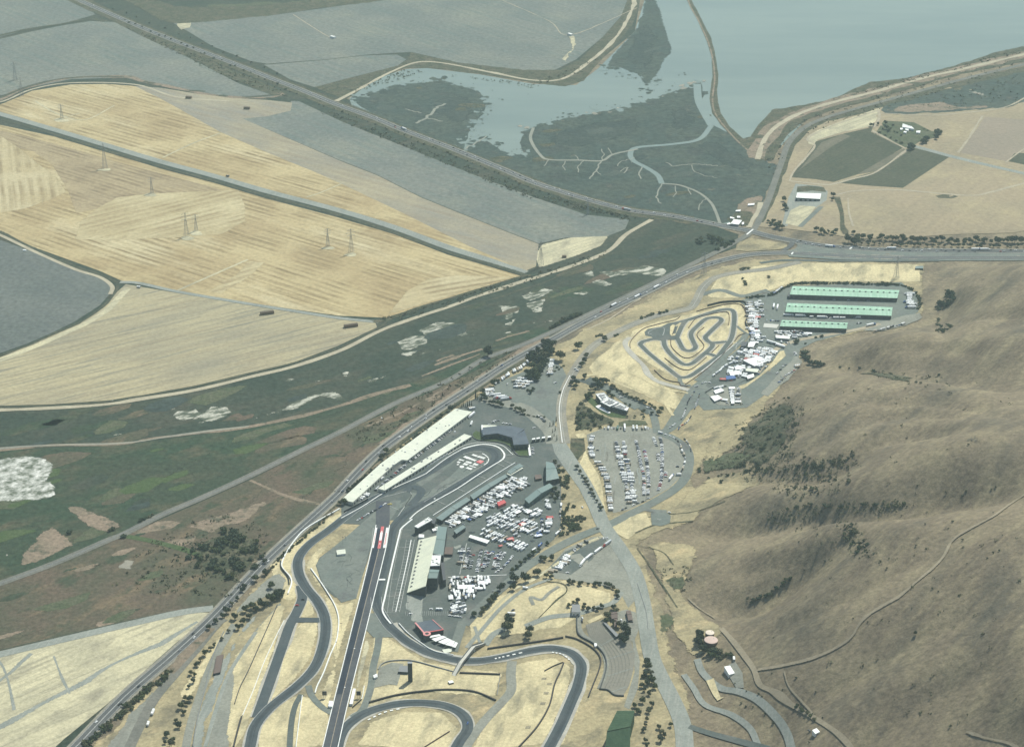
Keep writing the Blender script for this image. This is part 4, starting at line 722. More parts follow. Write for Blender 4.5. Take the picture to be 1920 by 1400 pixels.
# right-hand service roads and the trail over the hill
ribbon('path', [(1307,1236),(1318,1262),(1350,1290),(1385,1297),(1420,1312),(1455,1345),(1475,1375),(1485,1410)], 8.5, M('gravel_pale'), .42)
ribbon('path', [(1282,1265),(1300,1290),(1322,1322),(1370,1340),(1405,1365),(1420,1395),(1430,1420)], 7.5, M('gravel_pale'), .40)
sheet('yard', [(1362,1250),(1378,1240),(1392,1262),(1395,1290),(1380,1290),(1368,1270)], M('gravel'), .38)
ribbon('path', [(1352,1178),(1375,1205),(1410,1250),(1425,1285),(1450,1298),(1490,1325),(1540,1355),(1580,1385),(1610,1420)], 6, M('dirt_trail'), .44, jit=.2)
ribbon('path', [(1420,1256),(1475,1247),(1540,1228),(1590,1200),(1615,1165),(1640,1145),(1690,1115),(1720,1090),(1765,1050),(1785,1015),(1810,997),(1860,970),(1900,942),(1960,905)], 7.5, M('dirt_trail'), .5, jit=.2, soft=True)
ribbon('path', [(1470,1260),(1478,1285),(1500,1312),(1525,1340)], 3, M('dirt_trail'), .44, jit=.3, soft=True)
ribbon('road', [(1292,1362),(1330,1375),(1385,1390),(1440,1405)], 9, M('asphalt'), .40)
ribbon('path', [(1330,1275),(1345,1305),(1350,1312)], 8, M('straw_infield'), .40, jit=.3)
ribbon('path', [(1340,1160),(1310,1140),(1290,1122)], 4, M('dirt_trail'), .44, jit=.3, soft=True)
ribbon('path', [(1812,1372),(1840,1382),(1890,1395),(1930,1415)], 6, M('dirt_trail'), .5, jit=.4, soft=True)
ribbon('path', [(1270,1140),(1230,1080),(1195,1030)], 4, M('scrub'), .36, jit=.4, soft=True)
for p in ([(1175,1000),(1215,970),(1300,960),(1360,940)], [(1182,1020),(1240,1035),(1262,1060)], [(1195,1065),(1203,1110)], [(1190,1000),(1230,985),(1300,978)]): ribbon('ditch', p, 4, M('scrub'), .36, jit=.5, soft=True)
sheet('helipad', [(1220,962),(1230,960),(1250,962),(1258,968),(1256,982),(1240,987),(1222,985)], M('asphalt_old'), .38)
ribbon('road', [(1185,962),(1205,955),(1225,958),(1250,960)], 9, M('asphalt_old'), .37)
ring = [(1237+4.6*math.cos(a), 972.5+2.6*math.sin(a)) for a in np.linspace(0, 2*math.pi, 14)[:-1]]
ribbon('road_marking', ring, .7, M('worn_line'), .44, closed=True)
sheet('infield', [(1142,990),(1180,965),(1212,962),(1222,985),(1195,1000),(1178,1010),(1165,1005)], M('straw_infield'), .33, rough=1.5)
sheet('grass_patch', [(1070,822),(1095,822),(1098,845),(1085,860),(1078,885),(1068,870)], M('scrub'), .36)
sheet('infield', [(1098,845),(1105,865),(1122,890),(1132,930),(1136,960),(1118,945),(1090,895),(1080,885)], M('straw_infield'), .35, rough=.8)
sheet('infield', [(1078,815),(1095,812),(1100,820),(1085,823)], M('straw_infield'), .37)
# pond-side brush plot, lawn round the hospitality building
sheet('lawn', [(885,815),(892,808),(905,812),(912,818),(960,826),(985,833),(992,852),(990,857),(975,856),(960,840),(935,828),(905,828),(890,822)], M('lawn'), .36)
sheet('lawn', [(1097,748),(1108,745),(1125,757),(1118,760),(1140,772),(1175,780),(1172,785),(1145,782),(1128,775),(1112,762)], M('lawn'), .36)
sheet('grass_patch', [(1072,790),(1075,762),(1090,752),(1105,762),(1125,775),(1150,785),(1170,790),(1130,800),(1095,810),(1080,808)], M('scrub'), .35, rough=1.5, soft=12)
sheet('grass_patch', [(1160,792),(1180,788),(1210,790),(1215,797),(1160,800)], M('garden'), .35)
# ---- race track
TRK = [(465,1420),(470,1395),(479,1361),(507,1327),(560,1284),(590,1251),(607,1207),(610,1164),(597,1131),(573,1101),(560,1074),(560,1047),(580,1021),(617,994),(650,968),(682,945),(723,925),(790,894),(833,868),(865,848),(898,840),(923,845),(931,857),(920,873),(890,892),(840,922),(798,943),(773,955),(753,972),(735,995),(730,1023),(720,1065),(710,1098),(705,1120),(707,1137),(715,1152),(728,1172),(740,1184),(765,1204),(798,1222),(840,1235),(873,1240),(907,1239),(948,1232),(990,1222),(1023,1217),(1047,1218),(1072,1226),(1087,1241),(1090,1257),(1083,1288),(1073,1312),(1050,1364),(1020,1420)]
ribbon('track_edge', TRK[:11]+[(560,1050)], 18, M('track_edge'), .36, jit=.08)
ribbon('track_edge', TRK[36:], 20, M('track_edge'), .36, jit=.1)
ribbon('race_track', TRK, 14.5, M('track'), .46)
for o in (-6.9, 6.9): ribbon('track_line', TRK[:17], .55, M('worn_line'), .52, off=o); ribbon('track_line', TRK[33:], .55, M('worn_line'), .52, off=o)
for o, k in ((1.5, 4.5), (-1.2, 3.0)): ribbon('racing_line', TRK, k, M('rubbered'), .535, off=o, jit=.4, soft=True)
TR2 = [(845,1420),(862,1390),(877,1366),(870,1343),(842,1326),(795,1318),(740,1321),(690,1335),(655,1357),(638,1382),(630,1420)]
ribbon('track_edge', TR2, 17, M('track_edge'), .36, jit=.1); ribbon('race_track', TR2, 13, M('track'), .47)
ribbon('racing_line', TR2, 4, M('rubbered'), .535, jit=.4, soft=True)
TR3 = [(482,1345),(502,1290),(530,1211),(543,1174),(557,1147),(567,1121),(564,1098)]
ribbon('track_edge', TR3, 17, M('track_edge'), .355, jit=.1); ribbon('race_track', TR3, 13, M('track'), .45)
ribbon('race_track', [(540,1167),(560,1163),(604,1163)], 11, M('track'), .445)
ribbon('race_track', [(770,948),(788,928),(788,918),(772,914),(762,922)], 12, M('track'), .45)
ribbon('race_track', [(700,975),(722,965),(745,952),(768,940),(780,925)], 10, M('asphalt_old'), .44)
ribbon('track_line', [(690,940),(730,930),(762,922),(771,926),(768,936),(745,970)], .9, M('worn_line'), .5)
ribbon('service_road', [(960,1240),(958,1265),(958,1295),(940,1318),(910,1350),(880,1390),(865,1420)], 12, M('gravel'), .39)
ribbon('service_road', [(712,1180),(708,1215),(700,1250),(695,1290),(680,1330),(660,1345)], 9, M('asphalt_old'), .39)
ribbon('service_road', [(578,1285),(585,1305),(603,1325),(622,1337)], 8, M('asphalt_old'), .39)
ribbon('service_road', [(565,1302),(553,1325),(546,1360),(542,1420)], 7, M('asphalt'), .39)
ribbon('service_road', [(868,1165),(860,1190),(850,1222)], 12, M('asphalt_old'), .39)
sheet('gravel_trap', [(670,1258),(683,1200),(692,1200),(694,1215),(680,1260),(673,1290),(667,1290)], M('straw_low'), .37, rough=.6, soft=3)
sheet('paved_lot', [(690,1150),(705,1150),(725,1180),(745,1195),(720,1195),(700,1195),(686,1180)], M('asphalt_old'), .39)
sheet('paved_lot', [(700,1290),(712,1252),(735,1242),(757,1245),(745,1285),(730,1283)], M('gravel'), .38)
# kerbs of the bends, red-free white blocks
for pts in ([(928,1236),(950,1231),(985,1223)], [(1035,1224),(1055,1228),(1070,1240)], [(690,1350),(720,1336),(755,1328)]):
    w = path_world(pts, seg=3.2); mbk = MB()
    for i in range(0, len(w)-1, 2):
        a, b = w[i], w[i+1]; n_ = np.array([-(b-a)[1], (b-a)[0]]); n_ /= np.hypot(*n_); q = [a-n_, a+n_, b+n_, b-n_]
        z = float(hgt(a[0], a[1]))+1.15+(.4 if hgt(a[0], a[1]) > .05 else 0); mbk.prism([tuple(x) for x in q], z, z+.06)
    tag(mbk.build('kerb', M('white_paint')), kind='structure')
# ---- drag strip
def dragpt(y, f): 
    """left/right edge of the strip at photo row y"""
    ys = [985, 1030, 1100, 1172, 1289, 1325, 1420]; l = [705.5, 697.5, 680.5, 662, 633, 624, 601]; r = [730, 723, 705.5, 688, 659, 650, 629]
    return (np.interp(y, ys, l)*(1-f)+np.interp(y, ys, r)*f, y)
def dragquad(name, y0, y1, f0, f1, mat, lz):
    return sheet(name, [dragpt(y, f0) for y in np.linspace(y0, y1, 12)]+[dragpt(y, f1) for y in np.linspace(y1, y0, 12)], mat, lz)
dragquad('drag_strip', 940, 1420, -.03, 1.03, M('drag_grey'), .48)
dragquad('drag_strip', 992, 1302, .07, .45, M('drag_rubber'), .53); dragquad('drag_strip', 992, 1302, .55, .93, M('drag_rubber'), .53)
dragquad('drag_line', 1030, 1420, .485, .525, M('tan_seam'), .56)
dragquad('drag_line', 985, 1420, -.05, .01, M('white_paint'), .57); dragquad('drag_line', 985, 1420, .99, 1.05, M('white_paint'), .57)
for f0, f1 in ((-.02, .12), (.80, .98)): dragquad('painted_panel', 990, 1028, f0, f1, M('white_paint'), .59); dragquad('painted_panel', 1000, 1022, f0+.05, f1-.05, M('pink_trim'), .62)
dragquad('painted_panel', 988, 1029, .40, .62, M('red_paint'), .60); dragquad('painted_panel', 999, 1014, .42, .60, M('white_paint'), .63)
for y0, y1, c in ((990, 995, 'red_panel'), (996.5, 998.5, 'white_paint'), (1001, 1002.5, 'drag_grey'), (1003.5, 1007, 'drag_grey'), (1014.5, 1018, 'red_panel'), (1019.5, 1021, 'white_paint'), (1022, 1026, 'red_panel')): dragquad('painted_mark', y0, y1, .47, .55, M(c), .66)
for y in (1216.5, 1289.5): 
    for f in (-.08, .48, .96): dragquad('drag_mark', y-.6, y+.6, f, f+.10, M('white_paint'), .64)
# ---- white lines and sponsor blobs round the hairpin
def line(pts, w, lz=.6, mat='white_paint'): ribbon('track_line', pts, w, M(mat), lz)
line([(640,972),(680,950),(723,923),(790,893),(806,883),(837,860),(868,842)], 1.3); line([(868,842),(890,836),(907,834),(925,836),(938,842),(945.5,852),(944,860),(937,866)], 2.6)
line([(937,866),(920,876),(890,895),(857,917),(807,945),(782,961),(768,974)], 1.7)
line([(840,853),(866,838),(890,831.5),(910,830.5),(930,833),(945,838),(958,850),(962,853)], .9)
line([(904,851),(911,855),(916,861),(914,868),(907,873)], 1.6); line([(868,853),(885,848),(903,848)], .8, .6, 'worn_line'); line([(904,874),(870,896),(830,920),(795,942)], .6, .6, 'worn_line')
line([(940,862),(962,872)], .7, .61, 'worn_line'); line([(932,870),(946,876)], .7, .61, 'worn_line'); line([(895,893),(910,898)], .6, .61, 'worn_line'); line([(858,917),(872,923)], .6, .61, 'worn_line'); line([(820,940),(835,947)], .6, .61, 'worn_line'); line([(946,855),(965,853)], .7, .61, 'worn_line')
BL = [((885.5,853.5),(895,856.5),2.6), ((896,857),(909,860.5),3.2), ((870.5,857),(881,861),3.2), ((881,861),(892,865),2.8), ((860.5,862.5),(870,865),1.9), ((857.5,867),(863,868.5),2.4), ((873.5,866.5),(884,869.5),2.4), ((869,870.5),(877,872.5),3.4), ((887.5,871),(896,873),3.6), ((880,873.8),(892,877.7),1.5), ((875,878),(885,881),3.0), ((857,871.5),(860,872.5),2.2)]
for a, b, w in BL:
    a, b = np.array(a), np.array(b); k = max(3, int(np.hypot(*(b-a))/1.1))
    mb = MB()
    qa, qb = P([a, b])[:, :2]; u = (qb-qa)/np.hypot(*(qb-qa)); nrm = np.array([-u[1], u[0]]); L = np.hypot(*(qb-qa))
    for j in range(k):
        s0, s1 = L*(j+.04)/k, L*(j+.92)/k; w2 = w*R.uniform(.75, 1.05)
        mb.prism([tuple(qa+u*s0-nrm*w2), tuple(qa+u*s1-nrm*w2), tuple(qa+u*s1+nrm*w2), tuple(qa+u*s0+nrm*w2)], 1.4, 1.46)
    tag(mb.build('painted_mark', M('white_paint')), kind='structure')
sheet('painted_mark', [(866+4.4*math.cos(a), 876+2.4*math.sin(a)) for a in np.linspace(0, 2*math.pi, 17)[:-1]], M('white_paint'), .6)
sheet('painted_panel', [(892,867),(900,863),(908,866),(901,870.5)], M('red_paint'), .6); sheet('painted_mark', [(897,866.6),(900.5,864.6),(904,866),(900.5,868.4)], M('pink_trim'), .64)
# pit lane marks, lines in front of the grandstand
line([(771,1013),(764,1050),(753,1100),(742,1148)], 1.1); line([(777,1013),(770,1050),(759,1100),(749,1148)], .6, .6, 'worn_line')
for k in range(24):
    t = k/23; x0, y0 = 762-26*t, 1015+130*t; ribbon('track_line', [(x0, y0), (x0+13, y0+.5)], .35, M('worn_line'), .58)
line([(762,1013),(754,1060),(742,1110),(735,1148)], .4, .6, 'worn_line'); line([(756,985),(746,1030),(735,1085),(726,1150)], .4, .6, 'worn_line')
for y, xa, xb in ((1026.5,746,768),(994,752,770),(1086,728,744),(1118,722,738),(1149,718,742)): line([(xa,y),(xb,y+.5)], .4, .6, 'worn_line')
dragquad('painted_mark', 1086, 1088.6, 1.08, 1.55, M('white_paint'), .6)
line([(840,1083.5),(880,1082),(905,1081),(950,1079)], 1.1, .62); line([(875,1020),(868,1050),(862,1078)], .9, .62, 'worn_line')
for k in range(26): ribbon('stall_line', [(760+k*3.6,1147),(760.6+k*3.6,1155)], .3, M('worn_line'), .5)
for a, b in (((965,952),(1040,970)), ((700,990),(690,1080)), ((722,945),(748,957))): line([a, b], .5, .5, 'worn_line')
# ---- tyre marks and patched tarmac
for x, y in within([(605,1055),(650,1010),(700,965),(735,945),(715,990),(690,1050),(668,1112),(630,1115)], 22):
    a = R.uniform(0, 6.28); L = R.uniform(8, 26); ribbon('tyre_mark', [(x,y),(x+L*.5*math.cos(a)+R.gauss(0,3),y+L*.3*math.sin(a)),(x+L*math.cos(a),y+L*.6*math.sin(a)+R.gauss(0,3))], R.uniform(.8, 2.2), M('asphalt'), .42, soft=True)
for x, y in within([(775,945),(870,868),(910,852),(900,880),(800,940)], 10): ribbon('tyre_mark', [(x,y),(x+R.uniform(6,16),y-R.uniform(3,9)),(x+R.uniform(14,26),y-R.uniform(6,14))], 1.6, M('rubbered'), .42, soft=True)
for x, y in within([(870,1010),(960,940),(1030,930),(1045,1000),(950,1080),(880,1150),(840,1160)], 24): sheet('tarmac_patch', [(x+R.uniform(4,14)*math.cos(a),y+R.uniform(2,5)*math.sin(a)) for a in np.linspace(0, 6.28, 7)[:-1]], M(R.choice(['asphalt_old','rubbered','track'])), .40, soft=5)
for x, y in within([(1110,820),(1210,805),(1280,840),(1270,890),(1160,950),(1140,920)], 16): ribbon('tyre_mark', [(x,y),(x+R.uniform(-3,3),y+8),(x+R.uniform(-4,8),y+R.uniform(14,34))], R.uniform(2, 5), M(R.choice(['gravel_pale','rail_bed'])), .33, soft=True)
# ---- kart circuit
def kz(p): return [(1160+x/6, 540+y/6) for x, y in p]
KT = [kz([(240,640),(330,730),(450,830),(560,915),(640,980),(690,1008),(760,1008),(830,980),(960,890),(1100,790),(1200,670),(1270,560),(1295,430),(1300,300),(1265,250),(1180,248),(1080,270),(950,310),(840,345),(760,370),(650,400)]),
      kz([(240,640),(270,610),(330,592),(390,580),(470,585),(505,600)]), kz([(505,580),(520,660),(580,745),(650,810),(710,855),(770,868),(840,845),(940,765),(1030,690),(1055,640),(1000,600),(975,560),(1010,520),(1090,440),(1155,375),(1130,342),(1060,338),(980,355),(900,420),(825,495),(815,550),(845,620),(865,670),(835,702),(780,712),(725,690),(690,630),(660,570)]),
      kz([(650,570),(680,500),(720,420),(760,370)]), kz([(1030,625),(1110,620),(1220,608)]), kz([(960,745),(1020,748),(1085,770)])]
sheet('kart_paving', kz([(290,500),(330,465),(480,440),(560,400),(640,385),(700,375),(765,365),(730,440),(690,520),(660,590),(560,590),(480,590),(400,582),(370,555),(300,540)]), M('asphalt'), .40)
for p in KT: ribbon('kart_edge', p, 12.5, M('track_edge'), .33)
for i, p in enumerate(KT): ribbon('kart_track', p, 8, M('asphalt'), .44+.008*i)
sheet('infield', kz([(575,520),(580,440),(610,415),(640,430),(690,395),(705,400),(690,460),(650,540),(590,545)]), M('straw_infield'), .50); sheet('kart_paving', kz([(605,520),(630,440),(670,430),(640,520)]), M('asphalt'), .53)
line(kz([(375,525),(335,520),(345,495),(420,460),(505,455),(510,500),(495,540)]), .9, .5, 'worn_line')
ribbon('pit_lane', kz([(1440,510),(1390,590),(1290,680),(1150,810),(1000,950),(880,1050)]), 11, M('asphalt_old'), .42)
ribbon('pit_lane', kz([(680,1010),(700,1070),(740,1105),(810,1100)]), 7, M('asphalt_old'), .42); ribbon('pit_lane', kz([(1330,430),(1380,475),(1430,510)]), 5, M('asphalt_old'), .42)
ribbon('dirt_strip', kz([(130,560),(80,610),(90,680),(180,780),(280,880),(340,980),(430,1050),(600,1105),(790,1150)]), 9, M('track_edge'), .36, jit=.2)
sheet('infield', kz([(1870,700),(1800,715),(1710,850),(1570,985),(1440,1070),(1330,1110),(1380,1150),(1430,1130),(1600,1010),(1780,870),(1890,770)]), M('straw_infield'), .40, soft=4); sheet('gravel_lot', kz([(960,1190),(1050,1120),(1250,1105),(1400,1120),(1420,1330),(1250,1340),(1100,1330)]), M('gravel'), .37, soft=8)
line(kz([(1410,580),(1330,650),(1320,700)]), .8, .5, 'worn_line'); line(kz([(1330,620),(1120,790),(930,950)]), .9, .5)
# ---- seating terraces cut in the hill
TP = [(1098,1172),(1130,1163),(1135,1180),(1157,1195),(1182,1196),(1186,1215),(1191,1225),(1188,1255),(1180,1285),(1168,1305),(1150,1303),(1138,1295),(1125,1293),(1138,1263),(1136,1240),(1125,1215),(1105,1198)]
ta = pang((1100,1180),(1150,1300)); MATS['terrace'].node_tree.nodes
sheet('terrace', TP, M('terrace'), .42, grid=12)
for a, b in (((1125,1212),(1158,1194)), ((1137,1238),(1186,1222)), ((1140,1268),(1186,1254)), ((1145,1299),(1175,1288))): ribbon('terrace_steps', [a, b], 1.4, M('gravel_pale'), .5)
for k in range(9):
    t = k/8; ribbon('terrace_row', [(1100+26*t,1174-9*t),(1108+27*t,1196-10*t),(1128+27*t,1213-12*t)], .8, M('rail_bed'), .5)
for k in range(1, 7):
    t = k/7; ribbon('terrace_row', [(1126+32*t,1214-17*t),(1138+44*t,1240-16*t),(1140+46*t,1266-14*t),(1127+50*t,1292-6*t)], .8, M('rail_bed'), .5)
ribbon('path', [(1085,1150),(1087,1180),(1098,1195),(1122,1210),(1135,1235),(1136,1260),(1124,1292)], 6, M('gravel'), .46)
sheet('yard', [(1150,1150),(1175,1143),(1195,1150),(1200,1175),(1190,1200),(1200,1240),(1196,1290),(1180,1330),(1170,1325),(1190,1260),(1186,1205),(1165,1180)], M('gravel'), .36)
sheet('infield', [(1100,1165),(1128,1152),(1132,1158),(1105,1170)], M('straw_infield'), .44)
# burnt and darker blotches on the hill
for p in ([(1790,825),(1830,812),(1880,818),(1895,830),(1860,842),(1800,845)], [(1745,975),(1770,957),(1800,960),(1812,985),(1780,1010),(1745,1005)], [(1690,1120),(1730,1110),(1775,1125),(1760,1150),(1700,1140)], [(1790,1140),(1820,1133),(1825,1155),(1800,1165)], [(1545,1070),(1580,1075),(1600,1100),(1580,1120),(1555,1095)], [(1640,1220),(1660,1225),(1650,1245),(1632,1240)], [(1575,1410),(1580,1370),(1600,1350),(1620,1390)]):
    sheet('burnt_patch', p, M('burnt_patch'), .62, rough=4, grid=10, step=3, soft=40)
# ------------------------------------------------------------------ buildings: roof outlines seen in the photo, put at their height and walled down to the ground
def thing(name, label, cat, loc, group=None, rz=0): return tag(empty(name, loc, rz), label, cat, group)
def foot(px, ht):
    """world outline of a roof seen at photo pixels px, ht metres above the ground below it"""
    z = 0.0
    for _ in range(3):
        q = on_plane(px, z+ht); c = q[:, :2].mean(0); z = float(hgt(c[0], c[1]))
    return q[:, :2], c, z
def grow(poly, d):
    c = poly.mean(0); r = poly-c; return c+r*(1+d/np.maximum(np.hypot(*r.T), 1))[:, None]
def wallpanels(root, poly, c, ht, name, mat, edges, w, h, gap, z0=.1, label=None):
    """doors or windows set 6 cm proud of the walls along the chosen edges; each one a part"""
    n = len(poly); a = sum(poly[i][0]*poly[(i+1) % n][1]-poly[(i+1) % n][0]*poly[i][1] for i in range(n)); first = None
    for e in edges:
        p, q = poly[e]-c, poly[(e+1) % n]-c; L = np.hypot(*(q-p)); u = (q-p)/L; nr = np.array([u[1], -u[0]])*(1 if a > 0 else -1); k = max(1, int((L-1)/(w+gap)))
        for i in range(k):
            s = L*(i+.5)/k; m = p+u*s+nr*.05
            mb = MB(); mb.box((m[0], m[1], z0), (w, .14, h), math.atan2(u[1], u[0])); mb.build(name, M(mat), root)
def block(name, label, cat, px, ht, wall='cream_wall', roof='cream_roof', over=.5, group=None, th=.5, doors=None, wins=None, parapet=False, units=0):
    q, c, z = foot(px, ht); root = thing(name, label, cat, (c[0], c[1], z), group); l = q-c
    mb = MB(); mb.prism(l, -3, ht-th, 0); mb.build('wall', M(wall), root)
    mb = MB(); mb.prism(grow(l, over), ht-th+.003, ht, 0)
    if parapet:
        o, i_ = grow(l, over), grow(l, over-.9); n = len(o)
        for k in range(n): mb.prism([tuple(o[k]), tuple(o[(k+1) % n]), tuple(i_[(k+1) % n]), tuple(i_[k])], ht+.003, ht+.9, 0)
    rf = mb.build('roof', M(roof), root)
    for _ in range(units):
        for _t in range(20):
            p = l.min(0)+(l.max(0)-l.min(0))*np.array([R.random(), R.random()])
            if inside(p[None], l*.82)[0]: break
        s = R.uniform(1.2, 2.6); mb = MB(); mb.box((p[0], p[1], ht+.01), (s, s*.8, s*.55), R.random()); mb.build('roof_unit', M('steel' if R.random() < .5 else 'white_wall'), rf)
    if doors: wallpanels(root, q, c, ht, 'door', doors[1], doors[0], doors[2], min(doors[3], ht-1), doors[4])
    if wins: wallpanels(root, q, c, ht, 'window', 'glass', wins[0], wins[1], wins[2], wins[3], z0=wins[4] if len(wins) > 4 else 1.2)
    return root
def gable(name, label, cat, px, ht, rise, wall, roof, group=None, doors=None, vents=0, wins=None, vent_mat='steel_dark'):
    """px: four eave corners a,b,c,d; the ridge runs from the middle of a-d to the middle of b-c"""
    q, c, z = foot(px, ht); l = q-c; root = thing(name, label, cat, (c[0], c[1], z), group); a, b, cc, d = l
    MB().prism(l, -2, ht, 0).build('wall', M(wall), root)
    g = grow(l, .6); a, b, cc, d = g; m0, m1 = (a+d)/2, (b+cc)/2; t = .25
    def P3(p, zz): return (p[0], p[1], zz)
    v = [P3(a, ht+.02), P3(b, ht+.02), P3(cc, ht+.02), P3(d, ht+.02), P3(m0, ht+rise), P3(m1, ht+rise)]
    mb = MB(); f = [(0, 1, 5, 4), (2, 3, 4, 5), (3, 0, 4), (1, 2, 5), (3, 2, 1, 0)]
    ar = (b[0]-a[0])*(cc[1]-a[1])-(b[1]-a[1])*(cc[0]-a[0])
    mb.add(v, f if ar > 0 else [x[::-1] for x in f], 0); rf = mb.build('roof', M(roof), root)
    u = (m1-m0); L = np.hypot(*u); u = u/L; ang = math.atan2(u[1], u[0])
    mb = MB(); mb.box((*((m0+m1)/2), ht+rise-.05), (L, .9, .35), ang); mb.build('ridge_cap', M(roof), rf)
    for i in range(vents):
        p = m0+(m1-m0)*(i+.5)/vents; mb = MB(); mb.box((p[0], p[1], ht+rise+.31), (3.0, 1.6, .9), ang); mb.build('roof_vent', M(vent_mat), rf)
    if doors: wallpanels(root, q, c, ht, 'door', doors[1], doors[0], doors[2], doors[3], doors[4])
    if wins: wallpanels(root, q, c, ht, 'window', 'glass', wins[0], wins[1], wins[2], wins[3], z0=wins[4])
    return root
# long cream garages beside the highway and on the pit lane
block('garage_building', 'long bent cream roofed garage building beside the tree lined highway', 'garage', [(643.5,933),(715,868),(853.5,766),(884.5,772),(763,862.5),(753,861.5),(736,873),(662,940.5),(654,939)], 6.5, 'cream_wall', 'cream_roof', .6, doors=([3,4,6], 'door_dark', 4.2, 4, 3.4), units=30)
block('garage_building', 'straight narrow cream roofed pit garage along the hairpin track', 'garage', [(870,813.5),(884.5,817.5),(722,918.5),(709,915)], 6, 'cream_wall', 'cream_roof', .6, doors=([1], 'door_dark', 4.5, 4, 3.0), units=8)
# modern clubhouse
r_ = block('clubhouse', 'slate roofed clubhouse with angled wings on the lawn above the hairpin', 'clubhouse', [(906,801.5),(935,798.5),(960,799),(982.5,804),(960,819.5),(933.5,811.5),(906.5,815)], 9, 'dark_wall', 'slate_roof', 1.2, wins=([3,4,5], 5, 3.5, 1.2), th=.8)
block('clubhouse', 'slate roofed east wing of the clubhouse with white terrace wall', 'clubhouse', [(983,806.5),(991.5,831.5),(963.5,833.5),(961.5,820)], 9, 'dark_wall', 'slate_roof', 1.0, wins=([1,2], 5, 3.5, 1.2), th=.8)
block('terrace_building', 'cream flat roofed annex behind the slate clubhouse', 'annex', [(905,796.5),(930,797),(933,800),(905.5,801)], 5, 'cream_wall', 'cream_roof', .3)
block('terrace_wall', 'white low block wall at the east end of the clubhouse lawn', 'wall', [(989.5,833),(993,833),(996,853),(992,853.5)], 3, 'white_wall', 'white_roof', .1)
block('terrace_wall', 'white narrow block at the west end of the clubhouse', 'wall', [(902.5,796.5),(905,796.5),(906,812),(903.5,812.5)], 6, 'white_wall', 'white_roof', .1)
# entry gantry with four roof panels
for i, x in enumerate((997.5, 1006, 1016, 1027)):
    y = 822.8-i*1.35; nm = ('first', 'second', 'third', 'fourth')[i]
    block('entry_booth', f'{nm} dark booth with pale roof from the clubhouse at the paddock gate', 'booth', [(x,y-1.2),(x+6,y-2.3),(x+6,y+.2),(x,y+1.2)], 6, 'dark_wall', 'white_roof', .1, group='gate booths between clubhouse and road')
# green trackside sheds, barns
gable('trackside_shed', 'long sage green roofed shed by the pit straight, north one', 'shed', [(947,889),(951.5,893.5),(888,935.5),(881.5,928)], 7, 1.5, 'dark_wall', 'sage_roof', doors=([1], 'door_pale', 4, 3, 4))
gable('trackside_shed', 'long sage green roofed shed by the pit straight, beside the white tower', 'shed', [(874,932),(882,937),(829,975),(818,970)], 7, 1.5, 'dark_wall', 'sage_roof', doors=([1], 'door_pale', 4, 3, 4))
gable('timing_building', 'small sage roofed building with dark well at the head of pit lane', 'building', [(974,869),(981,873.5),(958,888),(951,884)], 5, 1.2, 'grey_wall', 'sage_roof')
block('terrace_building', 'cream open deck with dark recess beside the pit sheds', 'deck', [(950,887.5),(975,873.5),(981,877),(957,891)], 4, 'cream_wall', 'cream_roof', .2)
gable('barn', 'tall sage green barn among trees at the paddock edge', 'barn', [(1024,865),(1037,868),(1048,896),(1024,901)], 9, 4, 'dark_wall', 'green_roof_dark', wins=([2], 3, 3, 2, 2))
gable('barn', 'long sage green barn south of the tall barn in the paddock', 'barn', [(1030,906),(1038,912),(992,943),(984,935)], 8, 3, 'green_wall', 'green_roof_dark', doors=([1], 'door_dark', 4, 4, 5))
block('shed', 'brown roofed shed beside the tall green barn', 'shed', [(1003,890),(1014,889),(1016,896),(1004,898)], 4, 'brown_roof', 'brown_roof', .3)
